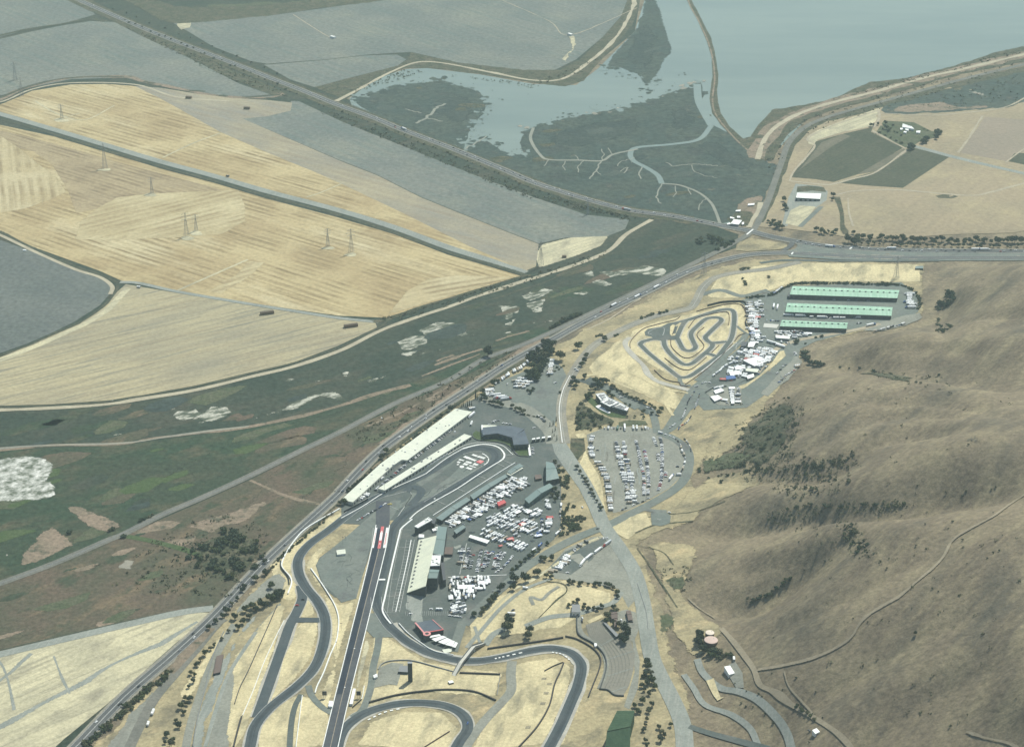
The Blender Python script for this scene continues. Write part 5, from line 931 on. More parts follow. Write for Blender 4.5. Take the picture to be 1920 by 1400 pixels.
# grandstand
def grandstand():
    zf, zb = 2.5, 17.0
    a = on_plane([(785.5,1012)], zf)[0]; b = on_plane([(763.5,1111)], zf)[0]; c1 = on_plane([(798,1098.5)], zb)[0]; d = on_plane([(818.5,1004)], zb)[0]
    z0 = 0; c = (a+b+c1+d)/4; root = thing('grandstand', 'big cream seating grandstand facing the drag strip start', 'grandstand', (c[0], c[1], 0)); L = [x-np.array([c[0], c[1], 0]) for x in (a, b, c1, d)]
    a, b, c1, d = L; n = 22; mb = MB()
    for i in range(n):
        t0, t1 = i/n, (i+1)/n; A0, A1 = a+(d-a)*t0, a+(d-a)*t1; B0, B1 = b+(c1-b)*t0, b+(c1-b)*t1; zt = zf+(zb-zf)*t1
        mb.prism([tuple(A0[:2]), tuple(B0[:2]), tuple(B1[:2]), tuple(A1[:2])], zt-.75, zt, 0)
    deck = mb.build('seating_deck', M('seat_cream'), root)
    mb = MB()
    v = [(a[0], a[1], 0), (b[0], b[1], 0), (c1[0], c1[1], 0), (d[0], d[1], 0), (a[0], a[1], zf-.8), (b[0], b[1], zf-.8), (c1[0], c1[1], zb-1.5), (d[0], d[1], zb-1.5)]
    mb.add(v, [(0,1,5,4),(1,2,6,5),(2,3,7,6),(3,0,4,7)], 0); mb.build('substructure', M('dark_wall'), root)
    for i in range(1, 14):
        t = i/14-.02; p = a+(b-a)*t; q = d+(c1-d)*t; e0 = p+(q-p)*.12; e1 = p+(q-p)*.24
        mb = MB(); u = (b-a); u = u/np.hypot(u[0], u[1])*1.3; z = zf+(zb-zf)*.24+.05
        mb.prism([tuple((e0-u)[:2]), tuple((e0+u)[:2]), tuple((e1+u)[:2]), tuple((e1-u)[:2])], zf+(zb-zf)*.13, z, 0); mb.build('stair_opening', M('steel_dark'), deck)
    for (p, q) in ((a, b), (b, c1)):
        mb = MB(); 
        u = (q-p); Lh = np.hypot(u[0], u[1]); k = int(Lh/6)
        for i in range(k+1):
            s = p+(q-p)*i/k; mb.tube((s[0], s[1], s[2]-.2), (s[0], s[1], s[2]+1.1), .05, 4)
        mb.tube((p[0], p[1], p[2]+1.1), (q[0], q[1], q[2]+1.1), .07, 4); mb.build('railing', M('concrete_white'), root)
grandstand()
gable('suite_building', 'sage roofed suite block behind the north half of the grandstand', 'building', [(821,986.5),(838,988),(831,1040),(812,1037)], 15, 1.6, 'dark_wall', 'green_roof_dark', wins=([2], 3, 2.2, 1.2, 6))
block('suite_building', 'white flat roofed suite block with rooftop units behind the grandstand', 'building', [(811,1041),(827,1040.5),(824.5,1060),(807,1061)], 17, 'dark_wall', 'white_roof', .3, wins=([2], 3, 2.2, 1.2, 8), units=9, parapet=True)
gable('suite_building', 'dark tower block with small sage roof at the grandstand south end', 'building', [(806,1067),(823.5,1068),(819.5,1083),(803,1083)], 19, 2.4, 'dark_wall', 'green_roof_dark', wins=([2], 3, 2.4, 1.4, 7))
block('suite_building', 'tall dark narrow stair tower beside the suite blocks', 'tower', [(826,1054),(833,1054),(836,1086),(830.5,1087)], 12, 'dark_wall', 'steel_dark', .1)
block('shade_structure', 'brown flat roof shelter behind the grandstand suites', 'shelter', [(835,1025),(850,1025),(848,1038.5),(833,1038)], 5, 'dark_wall', 'brown_roof', .2)
block('race_control_tower', 'white flat roofed control building at pit exit', 'building', [(777.5,986.5),(803,970),(810,975),(784,989.5)], 11, 'dark_wall', 'white_roof', .6, wins=([2,3], 3.4, 2, 1, 6), parapet=True, units=5)
block('race_control_tower', 'dark annex tower beside the white control building', 'building', [(809,970),(817,974),(814,982),(806,978)], 9, 'dark_wall', 'steel_dark', .2)
block('ticket_hut', 'small white box hut between control building and grandstand', 'hut', [(785.5,1001),(795,1001.5),(795,1007),(785,1006.5)], 5, 'white_wall', 'white_roof', .2)
for i, (x, y) in enumerate(((810,991),(816,988))): block('ticket_hut', ('white tent roof pavilion by the control building', 'smaller white pavilion by the sage suite block')[i], 'hut', [(x,y),(x+8,y-2),(x+10,y+2),(x+2,y+4)], 3.4, 'white_wall', 'white_roof', .2)
block('hospitality_building', 'blue grey shed roof hall between paddock and grandstand', 'hall', [(851,994),(868,983.5),(873,988),(856,1000)], 7, 'dark_wall', 'sage_roof', .4)
block('hospitality_building', 'long white roofed hall at the paddock south row', 'hall', [(882,1002),(918,1012.5),(913,1018),(879,1006.5)], 5, 'grey_wall', 'white_roof', .3)
block('hospitality_building', 'red roofed hospitality tent in the paddock', 'tent', [(932,941),(945,936.5),(949,941.5),(935,948)], 5, 'red_panel', 'red_panel', .2)
block('hospitality_building', 'white roofed hall south of the paddock cross road', 'hall', [(858,1096),(875,1096),(875,1103),(858,1103)], 5, 'grey_wall', 'white_roof', .3)
for i, (x0, x1, y0, y1) in enumerate(((890,905,1100,1103.5),(876,890,1096,1100),(898,915,1088,1094))): block('hospitality_building', ('low white canopy hall at the lower paddock end', 'short white canopy beside the square white hall', 'white canopy by the paddock cross road')[i], 'hall', [(x0,y0),(x1,y0),(x1,y1),(x0,y1)], 4, 'grey_wall', 'white_roof', .2)
# sponsor pavilion with red trim, drum and fan of canopies
q_ = block('pavilion', 'slate roofed pavilion with pink trimmed edges near turn one', 'pavilion', [(778.5,1167),(811,1161.5),(831.5,1180),(795,1186)], 8, 'dark_wall', 'slate_roof', .4, wins=([3,2], 5, 3, 2))
def strip3(root, c, pts, z, w, mat, name, h=.6):
    for p, q in zip(pts[:-1], pts[1:]):
        d = (q-p)/np.hypot(*(q-p)); n_ = np.array([-d[1], d[0]])*w/2; MB().prism([tuple(p-n_-c), tuple(q-n_-c), tuple(q+n_-c), tuple(p+n_-c)], z, z+h).build(name, M(mat), root)
qq, cc_, zz_ = foot([(778.5,1167),(811,1161.5),(831.5,1180),(795,1186)], 8)
strip3(q_, cc_, [qq[0]*1.0, qq[3]], 8.02, 2.0, 'pink_trim', 'roof_trim'); strip3(q_, cc_, [qq[3], qq[2]], 8.02, 1.6, 'red_panel', 'roof_trim'); strip3(q_, cc_, [qq[1], qq[2]], 8.02, .9, 'pink_trim', 'roof_trim')
dw, dc, dz = foot([(800.5,1187.5)], 8.5); mb = MB(); mb.tube((0,0,-8), (0,0,-.2), 4.6, 20); dr = thing('drum_tower', 'round pink drum turret at the corner of the slate pavilion', 'tower', (dc[0], dc[1], 8.5)); mb.build('wall', M('dark_wall'), dr)
mb = MB()
for k in range(20):
    a0, a1 = k*math.pi/10, (k+1)*math.pi/10; mb.prism([(2.6*math.cos(a0),2.6*math.sin(a0)),(5*math.cos(a0),5*math.sin(a0)),(5*math.cos(a1),5*math.sin(a1)),(2.6*math.cos(a1),2.6*math.sin(a1))], -.19, .5)
mb.build('roof', M('pink_trim'), dr)
FAN = [[(803,1192),(824,1188),(827,1191),(806,1195)], [(809,1197),(829,1191),(838,1193.5),(817,1202)], [(821,1202.5),(838,1195),(847,1199),(833,1207)], [(834,1207.5),(847,1199.5),(853,1201.5),(848,1211)], [(848,1211.5),(854,1202.5),(858.5,1204.5),(854,1213.5)]]
for i, f in enumerate(FAN):
    q, c, z = foot(f, 5); rt = thing('canopy', ('topmost', 'second from the drum', 'middle', 'fourth from the drum', 'lowest outermost')[i]+' white panel of the canopy fan below the pink drum', 'canopy', (c[0], c[1], z), 'white canopies in a fan by the pavilion')
    MB().prism(q-c, 4.7, 5).build('roof', M('white_roof'), rt)
    mb = MB()
    for p in (q-c)*.9: mb.tube((p[0], p[1], -.5), (p[0], p[1], 4.72), .12, 5)
    mb.build('post', M('steel_dark'), rt)
block('bleacher', 'small cream bleacher below the white canopy fan', 'bleacher', [(829,1217),(848,1214),(846,1221),(833,1224)], 2, 'grey_wall', 'cream_roof', .1)
# tower billboard, scoreboards, box trailers at the start line
q = P([(769.5,1277)])[0]; root = thing('sign_tower', 'tall dark slab tower casting a shadow on the infield', 'tower', tuple(q))
MB().box((0,0,-1), (5.4, 3.2, 28)).build('shaft', M('dark_wall'), root); MB().box((0,0,27.003), (5.8, 3.6, .8)).build('cap', M('steel'), root)
for s in (-1.9, 0, 1.9): MB().box((s, -1.66, 1), (.12, .1, 25)).build('rib', M('steel_dark'), root)
block('shed', 'grey roofed open shed beside the dark slab tower', 'shed', [(750,1248),(765,1247),(765,1259),(747,1258)], 4, 'dark_wall', 'grey_roof', .3)
for x, y, t in ((608.8,1297.5,'west'), (672.7,1297.5,'east')):
    q = P([(x, y+11)])[0]; root = thing('scoreboard', f'dark square timing board on posts on the {t} side of the start line', 'scoreboard', tuple(q))
    for s in (-1.3, 1.3): MB().tube((s,0,-.5), (s,0,6), .18, 6).build('post', M('steel'), root)
    MB().box((0,0,4.6), (5.4,.7,5.6)).build('board', M('steel_dark'), root); MB().box((0,-.42,5.0), (4.7,.12,4.8)).build('screen', M('glass'), root)
block('office_trailer', 'white office trailer on the left of the drag start', 'trailer', [(617,1313),(624,1313),(623,1323.5),(615.5,1323)], 3.6, 'white_wall', 'white_roof', .1)
block('office_trailer', 'long white low building on the right of the drag start', 'building', [(662,1290),(667,1290),(661,1318.5),(655,1318.5)], 3.6, 'white_wall', 'white_roof', .1)
block('ticket_hut', 'small white hut beside the service road near the slab tower', 'hut', [(700,1265),(707,1262),(708,1268),(701,1270)], 3.2, 'white_wall', 'white_roof', .1)
block('ticket_hut', 'white and brown hut on the infield below the footbridge', 'hut', [(840,1276),(848,1274.5),(851,1278),(843,1280)], 3, 'brown_roof', 'white_roof', .2)
# footbridge over the track
def bridge():
    A, B, C_ = P([(851,1267)])[0], P([(888,1221)])[0], P([(908,1208)])[0]
    pts = [(A, 1.0), (A+(B-A)*.35, 6.6), (B, 6.8), (C_, 1.5)]; c = (A+B)/2; root = thing('footbridge', 'covered pedestrian bridge crossing the track between grass banks', 'bridge', tuple(c)); mb, rl, su = MB(), MB(), MB()
    for (p, z0), (q, z1) in zip(pts[:-1], pts[1:]):
        d = (q-p)[:2]; d = d/np.hypot(*d); n_ = np.array([-d[1], d[0]])*2.6; L = []
        for (r, z) in ((p, z0), (q, z1)):
            for s in (-1, 1): L.append((r[0]+n_[0]*s-c[0], r[1]+n_[1]*s-c[1], r[2]-c[2]+z))
        v = L+[(a, b, z-.7) for a, b, z in L]; mb.add(v, [(0,2,3,1),(4,5,7,6),(0,1,5,4),(2,6,7,3),(0,4,6,2),(1,3,7,5)])
        for s in (0, 1):
            a, b = L[s], L[s+2]; v = [a, b, (b[0], b[1], b[2]+2.4), (a[0], a[1], a[2]+2.4)]; e = n_/np.hypot(*n_)*.1*(1 if s else -1)
            v2 = [(x+e[0], y+e[1], z) for x, y, z in v]; rl.add(v+v2, [(0,1,2,3),(7,6,5,4),(3,2,6,7),(0,4,5,1)])
        m_ = (L[1][0]+L[0][0])/2, (L[1][1]+L[0][1])/2
        if z0 > 4: su.box((m_[0], m_[1], -1), (4, 1, L[0][2]+.3), math.atan2(d[1], d[0])+math.pi/2)
    mb.build('deck', M('concrete'), root); rl.build('side_panel', M('grey_wall'), root); su.build('pier', M('concrete'), root)
bridge()
# green industrial sheds
for px, l, nv in (([(1487,536.5),(1686,544),(1682,559),(1481.5,552)], 'northern longest mint green roofed workshop shed', 18), ([(1477,568),(1673,576),(1671,592),(1473,584.5)], 'middle mint green roofed workshop shed', 17), ([(1467,600),(1589,605),(1587,616),(1463,611.5)], 'southern shortest mint green roofed workshop shed', 11)):
    gable('workshop_building', l, 'workshop', px, 8.0, 2.2, 'dark_wall', 'green_roof', vents=nv, doors=([2], 'door_dark', 5, 5, 5))
block('shed', 'dark lean shed at the west end of the northern mint green workshop', 'shed', [(1478,549),(1483,549),(1482,556),(1477,555)], 6, 'dark_wall', 'steel_dark', .1)
block('hospitality_building', 'pale concrete pad building west of the short mint workshop', 'building', [(1433,606),(1461,608),(1456,615),(1431,613)], 1.2, 'concrete', 'concrete', .1)
block('pavilion', 'black box building at the kart paddock corner', 'building', [(1391,641),(1402,640),(1399,648),(1389,649)], 7, 'steel_dark', 'steel_dark', .2)
block('hospitality_building', 'white hall beside the black box building at the karts', 'hall', [(1404,642),(1418,640),(1413,650),(1402,650)], 6, 'dark_wall', 'white_roof', .2)
block('hospitality_building', 'long white hall south of the short mint workshop', 'hall', [(1454,628),(1481,630),(1480,635),(1455,633)], 5, 'grey_wall', 'white_roof', .2)
for i, f in enumerate(([(1393,675),(1420,668),(1442,676),(1415,686)], [(1367,697),(1388,694),(1391,700),(1370,704)], [(1377,687),(1395,684),(1398,690),(1380,693)], [(1400,690),(1423,692),(1420,698),(1398,695)], [(1361,705),(1377,703),(1380,709),(1362,711)], [(1400,704),(1413,700),(1414,706),(1402,710)])):
    block('hospitality_building', ('largest white awning hall in the kart paddock', 'white awning hall with blue neighbour in the kart paddock', 'pink edged white awning hall in the kart paddock', 'cream edged white awning hall in the kart paddock', 'blue roofed awning hall in the kart paddock', 'small square white awning hall by the kart paddock slope')[i], 'awning hall', f, 4.5, 'grey_wall', ('white_roof', 'white_roof', 'white_roof', 'cream_roof', 'white_roof', 'white_roof')[i], .2) if i != 4 else block('hospitality_building', 'blue roofed awning hall in the kart paddock', 'awning hall', f, 4.5, 'grey_wall', 'paint_blue', .2)
for i, f in enumerate(([(1338,732),(1352,727),(1358,732),(1342,738)], [(1332,743),(1346,740),(1354,746),(1340,752)], [(1371,750),(1377,750),(1377,756),(1371,756)])):
    block('hospitality_building', ('white tent hall on the slope south of the karts', 'second white tent hall below the first on the slope', 'small square white tent by the slope car row')[i], 'tent', f, 4, 'grey_wall', 'white_roof', .2)
# white office with three roof blocks on its knoll
ZB = 1/11.97
def oz(p): return [(1090+x*ZB, 700+y*ZB) for x, y in p]
for p, l, h in ((oz([(325,470),(510,440),(620,560),(440,610)]), 'north roof block of the white office on the knoll', 8), (oz([(435,640),(620,555),(850,650),(640,745)]), 'central largest roof block of the white office', 10), (oz([(650,745),(880,665),(1060,770),(1020,840),(760,760)]), 'south roof block of the white office', 8)):
    rt = block('office_building', l, 'office', p, h, 'dark_wall', 'white_roof', .5, parapet=True, units=7, wins=([2,3], 3, 2.2, 1, 3))
    q, c, z = foot(p, h); MB().prism((q-c)*.62, h+.02, h+.35).build('roof_deck', M('grey_roof'), rt)
block('terrace_wall', 'white curved terrace wall in front of the office', 'wall', oz([(320,735),(430,690),(480,720),(560,830),(660,870),(620,890),(480,830),(360,765)]), 2.5, 'white_wall', 'white_roof', .1)
sheet('road', oz([(460,340),(580,300),(900,470),(1250,640),(1330,760),(1200,830),(1060,750),(850,600),(700,480)]), M('asphalt_old'), .38)
# ranch buildings, tanks, houses
def tank(x, y, r, h, mat, label):
    q, c, z = foot([(x, y)], h); rt = thing('water_tank', label, 'water tank', (c[0], c[1], z)); mb = MB(); mb.tube((0,0,-2), (0,0,h-.5), r, 28); mb.build('wall', M('brown_roof'), rt)
    mb = MB(); mb.tube((0,0,h-.497), (0,0,h), r+.15, 28, r2=r*.97); mb.tube((0,0,h+.003), (0,0,h+.7), r*.95, 28, r2=.3); mb.build('roof', M(mat), rt); mb = MB(); mb.box((r*.4, r*.2, h+.3), (.9,.9,.5)); mb.build('hatch', M('steel'), rt)
tank(1333.3,1198.6,8.6,7,'tank_pink','large round water tank with pink roof beside dark trees'); tank(1331,1185,5.6,7,'tank_cream','smaller round cream water tank behind the pink one')
block('shed', 'white boxy shed on the hillside yard below the tanks', 'shed', [(1358,1249),(1369,1247),(1377.5,1261),(1367,1264)], 5, 'white_wall', 'white_roof', .2, doors=([2], 'door_dark', 3, 3, 2))
block('shed', 'small white shed at the foot of the hill near the frame bottom', 'shed', [(1523,1368),(1531,1364.5),(1537,1371),(1529,1375)], 4, 'white_wall', 'white_roof', .2, doors=([2], 'door_dark', 2, 2, 1))
block('barn', 'white roofed warehouse barn in the fenced yard north of the junction', 'barn', [(1495,361.5),(1539.5,363),(1537.5,373),(1493,370.5)], 7, 'dark_wall', 'white_roof', .5, doors=([2], 'door_pale', 5, 4, 4))
block('house', 'white roofed main building of the roadside junkyard', 'house', [(1376,411),(1391,413),(1385,421),(1370,419)], 5, 'grey_wall', 'white_roof', .3)
for i, f in enumerate(([(1380,394),(1389,393),(1388,396),(1379,396)], [(1403,382),(1415,381),(1414,384),(1402,385)], [(1369,406),(1377,408),(1376,410),(1369,409)], [(1382,405),(1388,405),(1388,408),(1382,408)], [(1363,419),(1369,417),(1370,420),(1364,421)], [(1391,417),(1395,416),(1395,420),(1391,421)])):
    block('shed', ('low grey shed at the marsh edge of the junkyard', 'cream shed at the top of the junkyard', 'white shed on the river side of the junkyard', 'small silver shed in the middle of the junkyard', 'thin white shed nearest the highway bridge', 'white kiosk beside the junkyard main building')[i], 'shed', f, 3.5, 'grey_wall', 'white_roof', .2)
gable('house', 'pale blue roofed farmhouse in the garden above the vineyards', 'house', [(1693,232),(1705,236),(1714,242),(1692,238)], 5, 2, 'white_wall', 'white_roof')
for i, f in enumerate(([(1688,240),(1693,240),(1692,243),(1688,243)], [(1718,245.5),(1726,245),(1725,249),(1718,248.5)], [(1698,241),(1704,242),(1703,245),(1697,243)], [(1695,246),(1700,246.5),(1699,249),(1694,248)])): block('shed', ('little white outbuilding west of the farmhouse', 'white square outbuilding east of the farmhouse', 'white roof shed right below the farmhouse', 'pale shed by the farmhouse drive')[i], 'shed', f, 3.5, 'white_wall', 'white_roof', .2)
block('house', 'grey flat roofed house on the grassy knoll', 'house', [(1073,1133),(1087,1133.5),(1088,1147),(1072,1147)], 6, 'white_wall', 'grey_roof', .6, wins=([2], 2, 1.6, 1.5))
gable('house', 'brown roofed house under trees above the terraces', 'house', [(1145,1148),(1156,1146),(1158,1157),(1147,1159)], 5, 2.2, 'brown_roof', 'brown_roof')
gable('house', 'lower brown roofed house behind the terrace viewing deck', 'house', [(1151,1160),(1157,1159),(1157,1173),(1152,1174)], 4.5, 2, 'brown_roof', 'brown_roof')
gable('shed', 'long brown roofed stable by the gravel road', 'shed', [(1174,1145),(1182,1144),(1186,1161),(1178,1162)], 4, 1.8, 'brown_roof', 'brown_roof')
block('viewing_deck', 'white edged viewing deck along the top of the seating terraces', 'deck', [(1130,1165),(1134,1165),(1161,1190),(1155,1193)], 4, 'dark_wall', 'grey_roof', .2)
block('shed', 'open grey roofed shed on the left hillside road', 'shed', [(406,1229),(419,1226),(413,1259),(400,1262)], 3.5, 'dark_wall', 'brown_roof', .3)
block('shed', 'small dark shed at the foot of the yellow hill by highway', 'shed', [(1717,499),(1731,498.5),(1731,503),(1716,503)], 4, 'dark_wall', 'sage_roof', .2)
block('ticket_hut', 'white marshal platform building on the left paved lot', 'hut', [(631,1031),(647,1029),(648,1037),(632,1039)], 3.5, 'white_wall', 'cream_roof', .3)
block('shed', 'white hut beside the terrace barrier wall', 'hut', [(1114,1205),(1119,1205),(1119,1210),(1115,1211)], 3.5, 'white_wall', 'white_roof', .1)
# steep grandstand back with green mesh at the bottom edge
def wedge():
    top = 19.0; t = on_plane([(1157,1331),(1190,1330.5),(1182,1361),(1138,1370)], top)[:, :2]; c = t.mean(0); rt = thing('bleacher', 'green mesh wrapped bleacher stand at the bottom edge by the gravel road', 'bleacher', (c[0], c[1], 0)); l = t-c
    MB().prism(l, -1, top-.8).build('mesh_screen', M('turf_mesh'), rt); mb = MB(); n = 8
    for i in range(n):
        a, b = l[0]+(l[3]-l[0])*i/n, l[1]+(l[2]-l[1])*i/n; a2, b2 = l[0]+(l[3]-l[0])*(i+.96)/n, l[1]+(l[2]-l[1])*(i+.96)/n
        mb.prism([tuple(a), tuple(b), tuple(b2), tuple(a2)], top-.797, top-.5+.06*i)
    mb.build('seat_rows', M('turf_mesh'), rt)
    g = P([(1181,1432),(1131,1436)])[:, :2]-c; mb = MB(); A, B = l[2], l[3]; v = [(*A, top-1), (*B, top-1), (*g[1], .3), (*g[0], .3)]; mb.add(v+[(x, y, z-.5) for x, y, z in v], [(0,1,2,3),(7,6,5,4),(0,3,7,4),(2,1,5,6)]); mb.build('front_slope', M('turf_mesh'), rt)
wedge()
# ------------------------------------------------------------------ barriers, walls, fences
def wall(name, label, cat, pts, h, th, mat, group=None, straight=False):
    w = path_world(pts, seg=7, straight=straight); c = w.mean(0); z = hgt(w[:, 0], w[:, 1])
    d = np.gradient(w, axis=0); d /= np.maximum(np.hypot(*d.T), 1e-6)[:, None]; n_ = np.stack([-d[:, 1], d[:, 0]], 1)*th/2; k = len(w); V = []
    for s, zz in ((1, -.5), (1, h), (-1, h), (-1, -.5)):
        V += [(a[0], a[1], b) for a, b in zip(w+n_*s-c, z+zz+.9)]
    F = []
    for i in range(k-1):
        for r in range(3): F.append((r*k+i, (r+1)*k+i, (r+1)*k+i+1, r*k+i+1))
    F += [(0, k, 2*k, 3*k)[::-1], (k-1, 2*k-1, 3*k-1, 4*k-1)]
    o = link_mesh(name, V, F, M(mat)); o.location = (c[0], c[1], 0); return tag(o, label, cat, group)
def b(label, pts, h=1.3, th=.8, mat='concrete_white', nm='barrier_wall', cat='barrier'): wall(nm, label, cat, pts, h, th, mat)
b('white concrete barrier between highway hedge and the left track bend', [(637,955),(600,976),(567,998),(541,1031),(529,1056),(531,1068),(543,1081),(547,1094),(540,1114)], 1.5, 1.6)
b('dark catch fence behind the barrier of the left bend', [(527,1050),(528,1066),(540,1082),(543,1096)], 3, .6, 'steel_dark', 'fence', 'fence')
b('white barrier wall between the left track and the drag strip', [(583,1067),(605,1098),(627,1134),(635,1160),(634,1185),(630,1205),(619,1230),(607,1262),(595,1287),(591,1300)], 1.4, 1.3)
b('dark tyre wall above the small loop bend', [(692,1318),(740,1305),(790,1297.5),(840,1294),(890,1298),(930,1314)], 1.8, 1.6, 'tyre_wall')
b('curved concrete wall around the slab tower bank', [(709,1256),(716,1246),(732,1240),(763,1238.5),(785,1242),(807,1248),(850,1260)], 1.2, .8, 'grey_wall')
b('dark tyre wall east of the footbridge foot', [(862,1262.5),(900,1264),(938,1265.5)], 1.8, 1.6, 'tyre_wall')
b('low dark fence beside the infield service road', [(938,1267),(935,1285),(932,1304)], 1.2, .5, 'grey_wall', 'fence', 'fence')
b('long dark tyre wall above the upper bend', [(914,1217.5),(960,1211),(1010,1204),(1056,1196.5)], 1.9, 1.6, 'tyre_wall')
b('dark barrier curving round the outside of the upper bend', [(1060,1194),(1083,1200),(1112,1217),(1126,1236),(1123,1257),(1112,1285),(1103,1308)], 1.8, 1.4, 'tyre_wall')
b('dark retaining wall at the foot of the seating terraces', [(1082,1155),(1082,1180),(1088,1194),(1113,1208),(1130,1225),(1137,1243),(1135,1262),(1125,1293)], 2.2, 1.2, 'dark_wall')
b('dark wall closing the lower end of the terraces', [(1125,1293),(1140,1295),(1152,1304),(1170,1306)], 1.8, 1.0, 'dark_wall')
b('dark tyre wall crossing the infield grass', [(1057,1244),(1050,1262),(1040,1284),(1030,1324),(1007,1364),(973,1402)], 2, 1.5, 'tyre_wall')
b('short dark wall at the tip of the infield', [(1055,1243),(1038,1250),(1021,1259)], 1.6, .8, 'tyre_wall')
b('white pit wall from the drag strip to turn one', [(773,975),(753,992),(749,1003),(740,1040),(730,1083),(722,1120),(717,1143),(722,1157),(733,1171)], 1.3, 2.0)
b('white pit wall along the hairpin straight', [(966,869),(940,885),(890,917),(850,943),(812,968)], 1.3, 1.0)
b('concrete barrier below the pavilion at turn one', [(748,1170),(765,1188),(790,1207),(815,1222),(850,1229)], 1.4, .9)
b('white barrier along the outer left slope', [(533,1164),(513,1204),(493,1248),(474,1298),(455,1342)], 1.2, .7)
b('dark barrier at the lower left slope edge', [(453,1345),(446,1370),(438,1402)], 2.0, 1.6, 'tyre_wall')
b('white barrier on the small infield left of the drag strip', [(567,1305),(563,1335),(555,1402)], 1.2, .8)
b('tall advertising barrier wall behind the pit garage', [(645,962),(668,950),(690,938)], 3.0, .6, 'dark_wall', 'barrier_wall')
b('pale wall along the hairpin outer edge of the pit garage', [(722,921),(760,900),(806,873),(840,852)], 1.6, .8)
b('brown tyre wall round the inner loop of the small loop bend', [(795,1402),(822,1385),(843,1372)], 1.2, .8, 'tyre_brown')
b('dark fence along the left hillside lot', [(520,1135),(505,1170),(485,1215),(465,1260),(450,1290),(440,1320)], 1.6, .6, 'steel_dark', 'fence', 'fence')
b('wire fence along the front edge of the left gravel terrace', [(420,1185),(400,1230),(385,1290),(370,1350),(362,1400)], 1.6, .5, 'grey_wall', 'fence', 'fence')
b('short white guard wall at the drag start service road', [(683,1287),(680,1305),(678,1312)], 1.2, .7)
b('short dark tyre row below the drag start', [(661,1327),(670,1319),(678,1312)], 1.2, .9, 'tyre_wall')
b('dark barrier wall above the kart circuit', kz([(1000,208),(1150,172),(1280,162),(1420,172),(1436,260),(1442,340),(1428,405),(1488,520),(1478,590)]), 3, 1.4, 'tyre_wall')
b('brown tyre wall inside the dark kart barrier', kz([(875,270),(1000,235),(1200,192),(1330,185),(1400,215),(1440,310)]), 1.2, 1.0, 'tyre_brown')
b('brown tyre wall on the west side of the kart circuit', kz([(130,680),(130,620),(180,550),(280,465),(420,420),(560,385),(640,365),(690,330)]), 1.2, 1.0, 'tyre_brown')
b('brown tyre wall on the south tip of the kart circuit', kz([(400,930),(500,1020),(590,1055),(680,1070),(700,1105),(780,1112)]), 1.2, 1.0, 'tyre_brown')
b('brown tyre wall below the lower kart loop', kz([(518,797),(650,895),(760,930),(850,900),(990,785)]), 1.2, 1.0, 'tyre_brown')
b('brown tyre wall winding through the kart infield', kz([(585,580),(592,660),(640,722),(720,785),(800,792),(880,750),(960,662),(890,560),(890,512),(962,450)]), 1.2, 1.0, 'tyre_brown')
b('brown tyre wall along the top kart loop', kz([(785,455),(870,350),(1010,308),(1210,275),(1245,345),(1233,425)]), 1.2, 1.0, 'tyre_brown')
b('brown tyre wall beside the kart pit lane', kz([(748,1092),(880,1000),(1000,910),(1150,775),(1280,630)]), 1.2, 1.0, 'tyre_brown')
b('short brown tyre wall between kart straights', kz([(1048,732),(1130,650)]), 1.2, 1.0, 'tyre_brown'); b('short dark tyre wall on the kart paved area', kz([(605,530),(632,480),(637,438)]), 1.2, 1.0, 'tyre_wall')
b('brown tyre wall at the kart pit corner', kz([(1305,605),(1350,545),(1425,515)]), 1.2, 1.0, 'tyre_brown')
b('dark retaining wall south of the kart paddock road', [(1322,738),(1340,728),(1362,726)], 2.2, 1.0, 'dark_wall')
b('low concrete wall around the clubhouse lawn', [(885,812),(888,822),(905,828),(935,830),(955,838),(970,854),(990,857)], 1.0, .8, 'steel_dark')
b('pale fence rails beside the white entry road', [(1195,1095),(1203,1120),(1212,1150),(1215,1180)], 1.2, .4, 'grey_wall', 'fence', 'fence')
# spectator stacks on the infield: five small bleachers
for i, (x, y) in enumerate(((1030,1283),(1024,1300),(1018,1319),(990,1364),(1020,1273))):
    q = P([(x, y)])[0]; rt = thing('bleacher', ('upper slatted dark bleacher beside the infield tyre wall', 'second slatted dark bleacher down the infield wall', 'third slatted dark bleacher down the infield wall', 'lowest slatted dark bleacher near the frame bottom', 'faint empty dark bleacher nearest the wall tip')[i], 'bleacher', tuple(q), 'small dark bleachers on the infield')
    mb = MB()
    for k in range(5): mb.box((-2.4+k*1.2, 0, .9), (.55, 4.6, .35), -.25)
    mb.build('seat_row', M('steel_dark'), rt); mb = MB()
    for k in (-2, 2): mb.box((0, k*.9, 0), (5.4, .25, .9), 0)
    mb.build('frame', M('steel_dark'), rt)
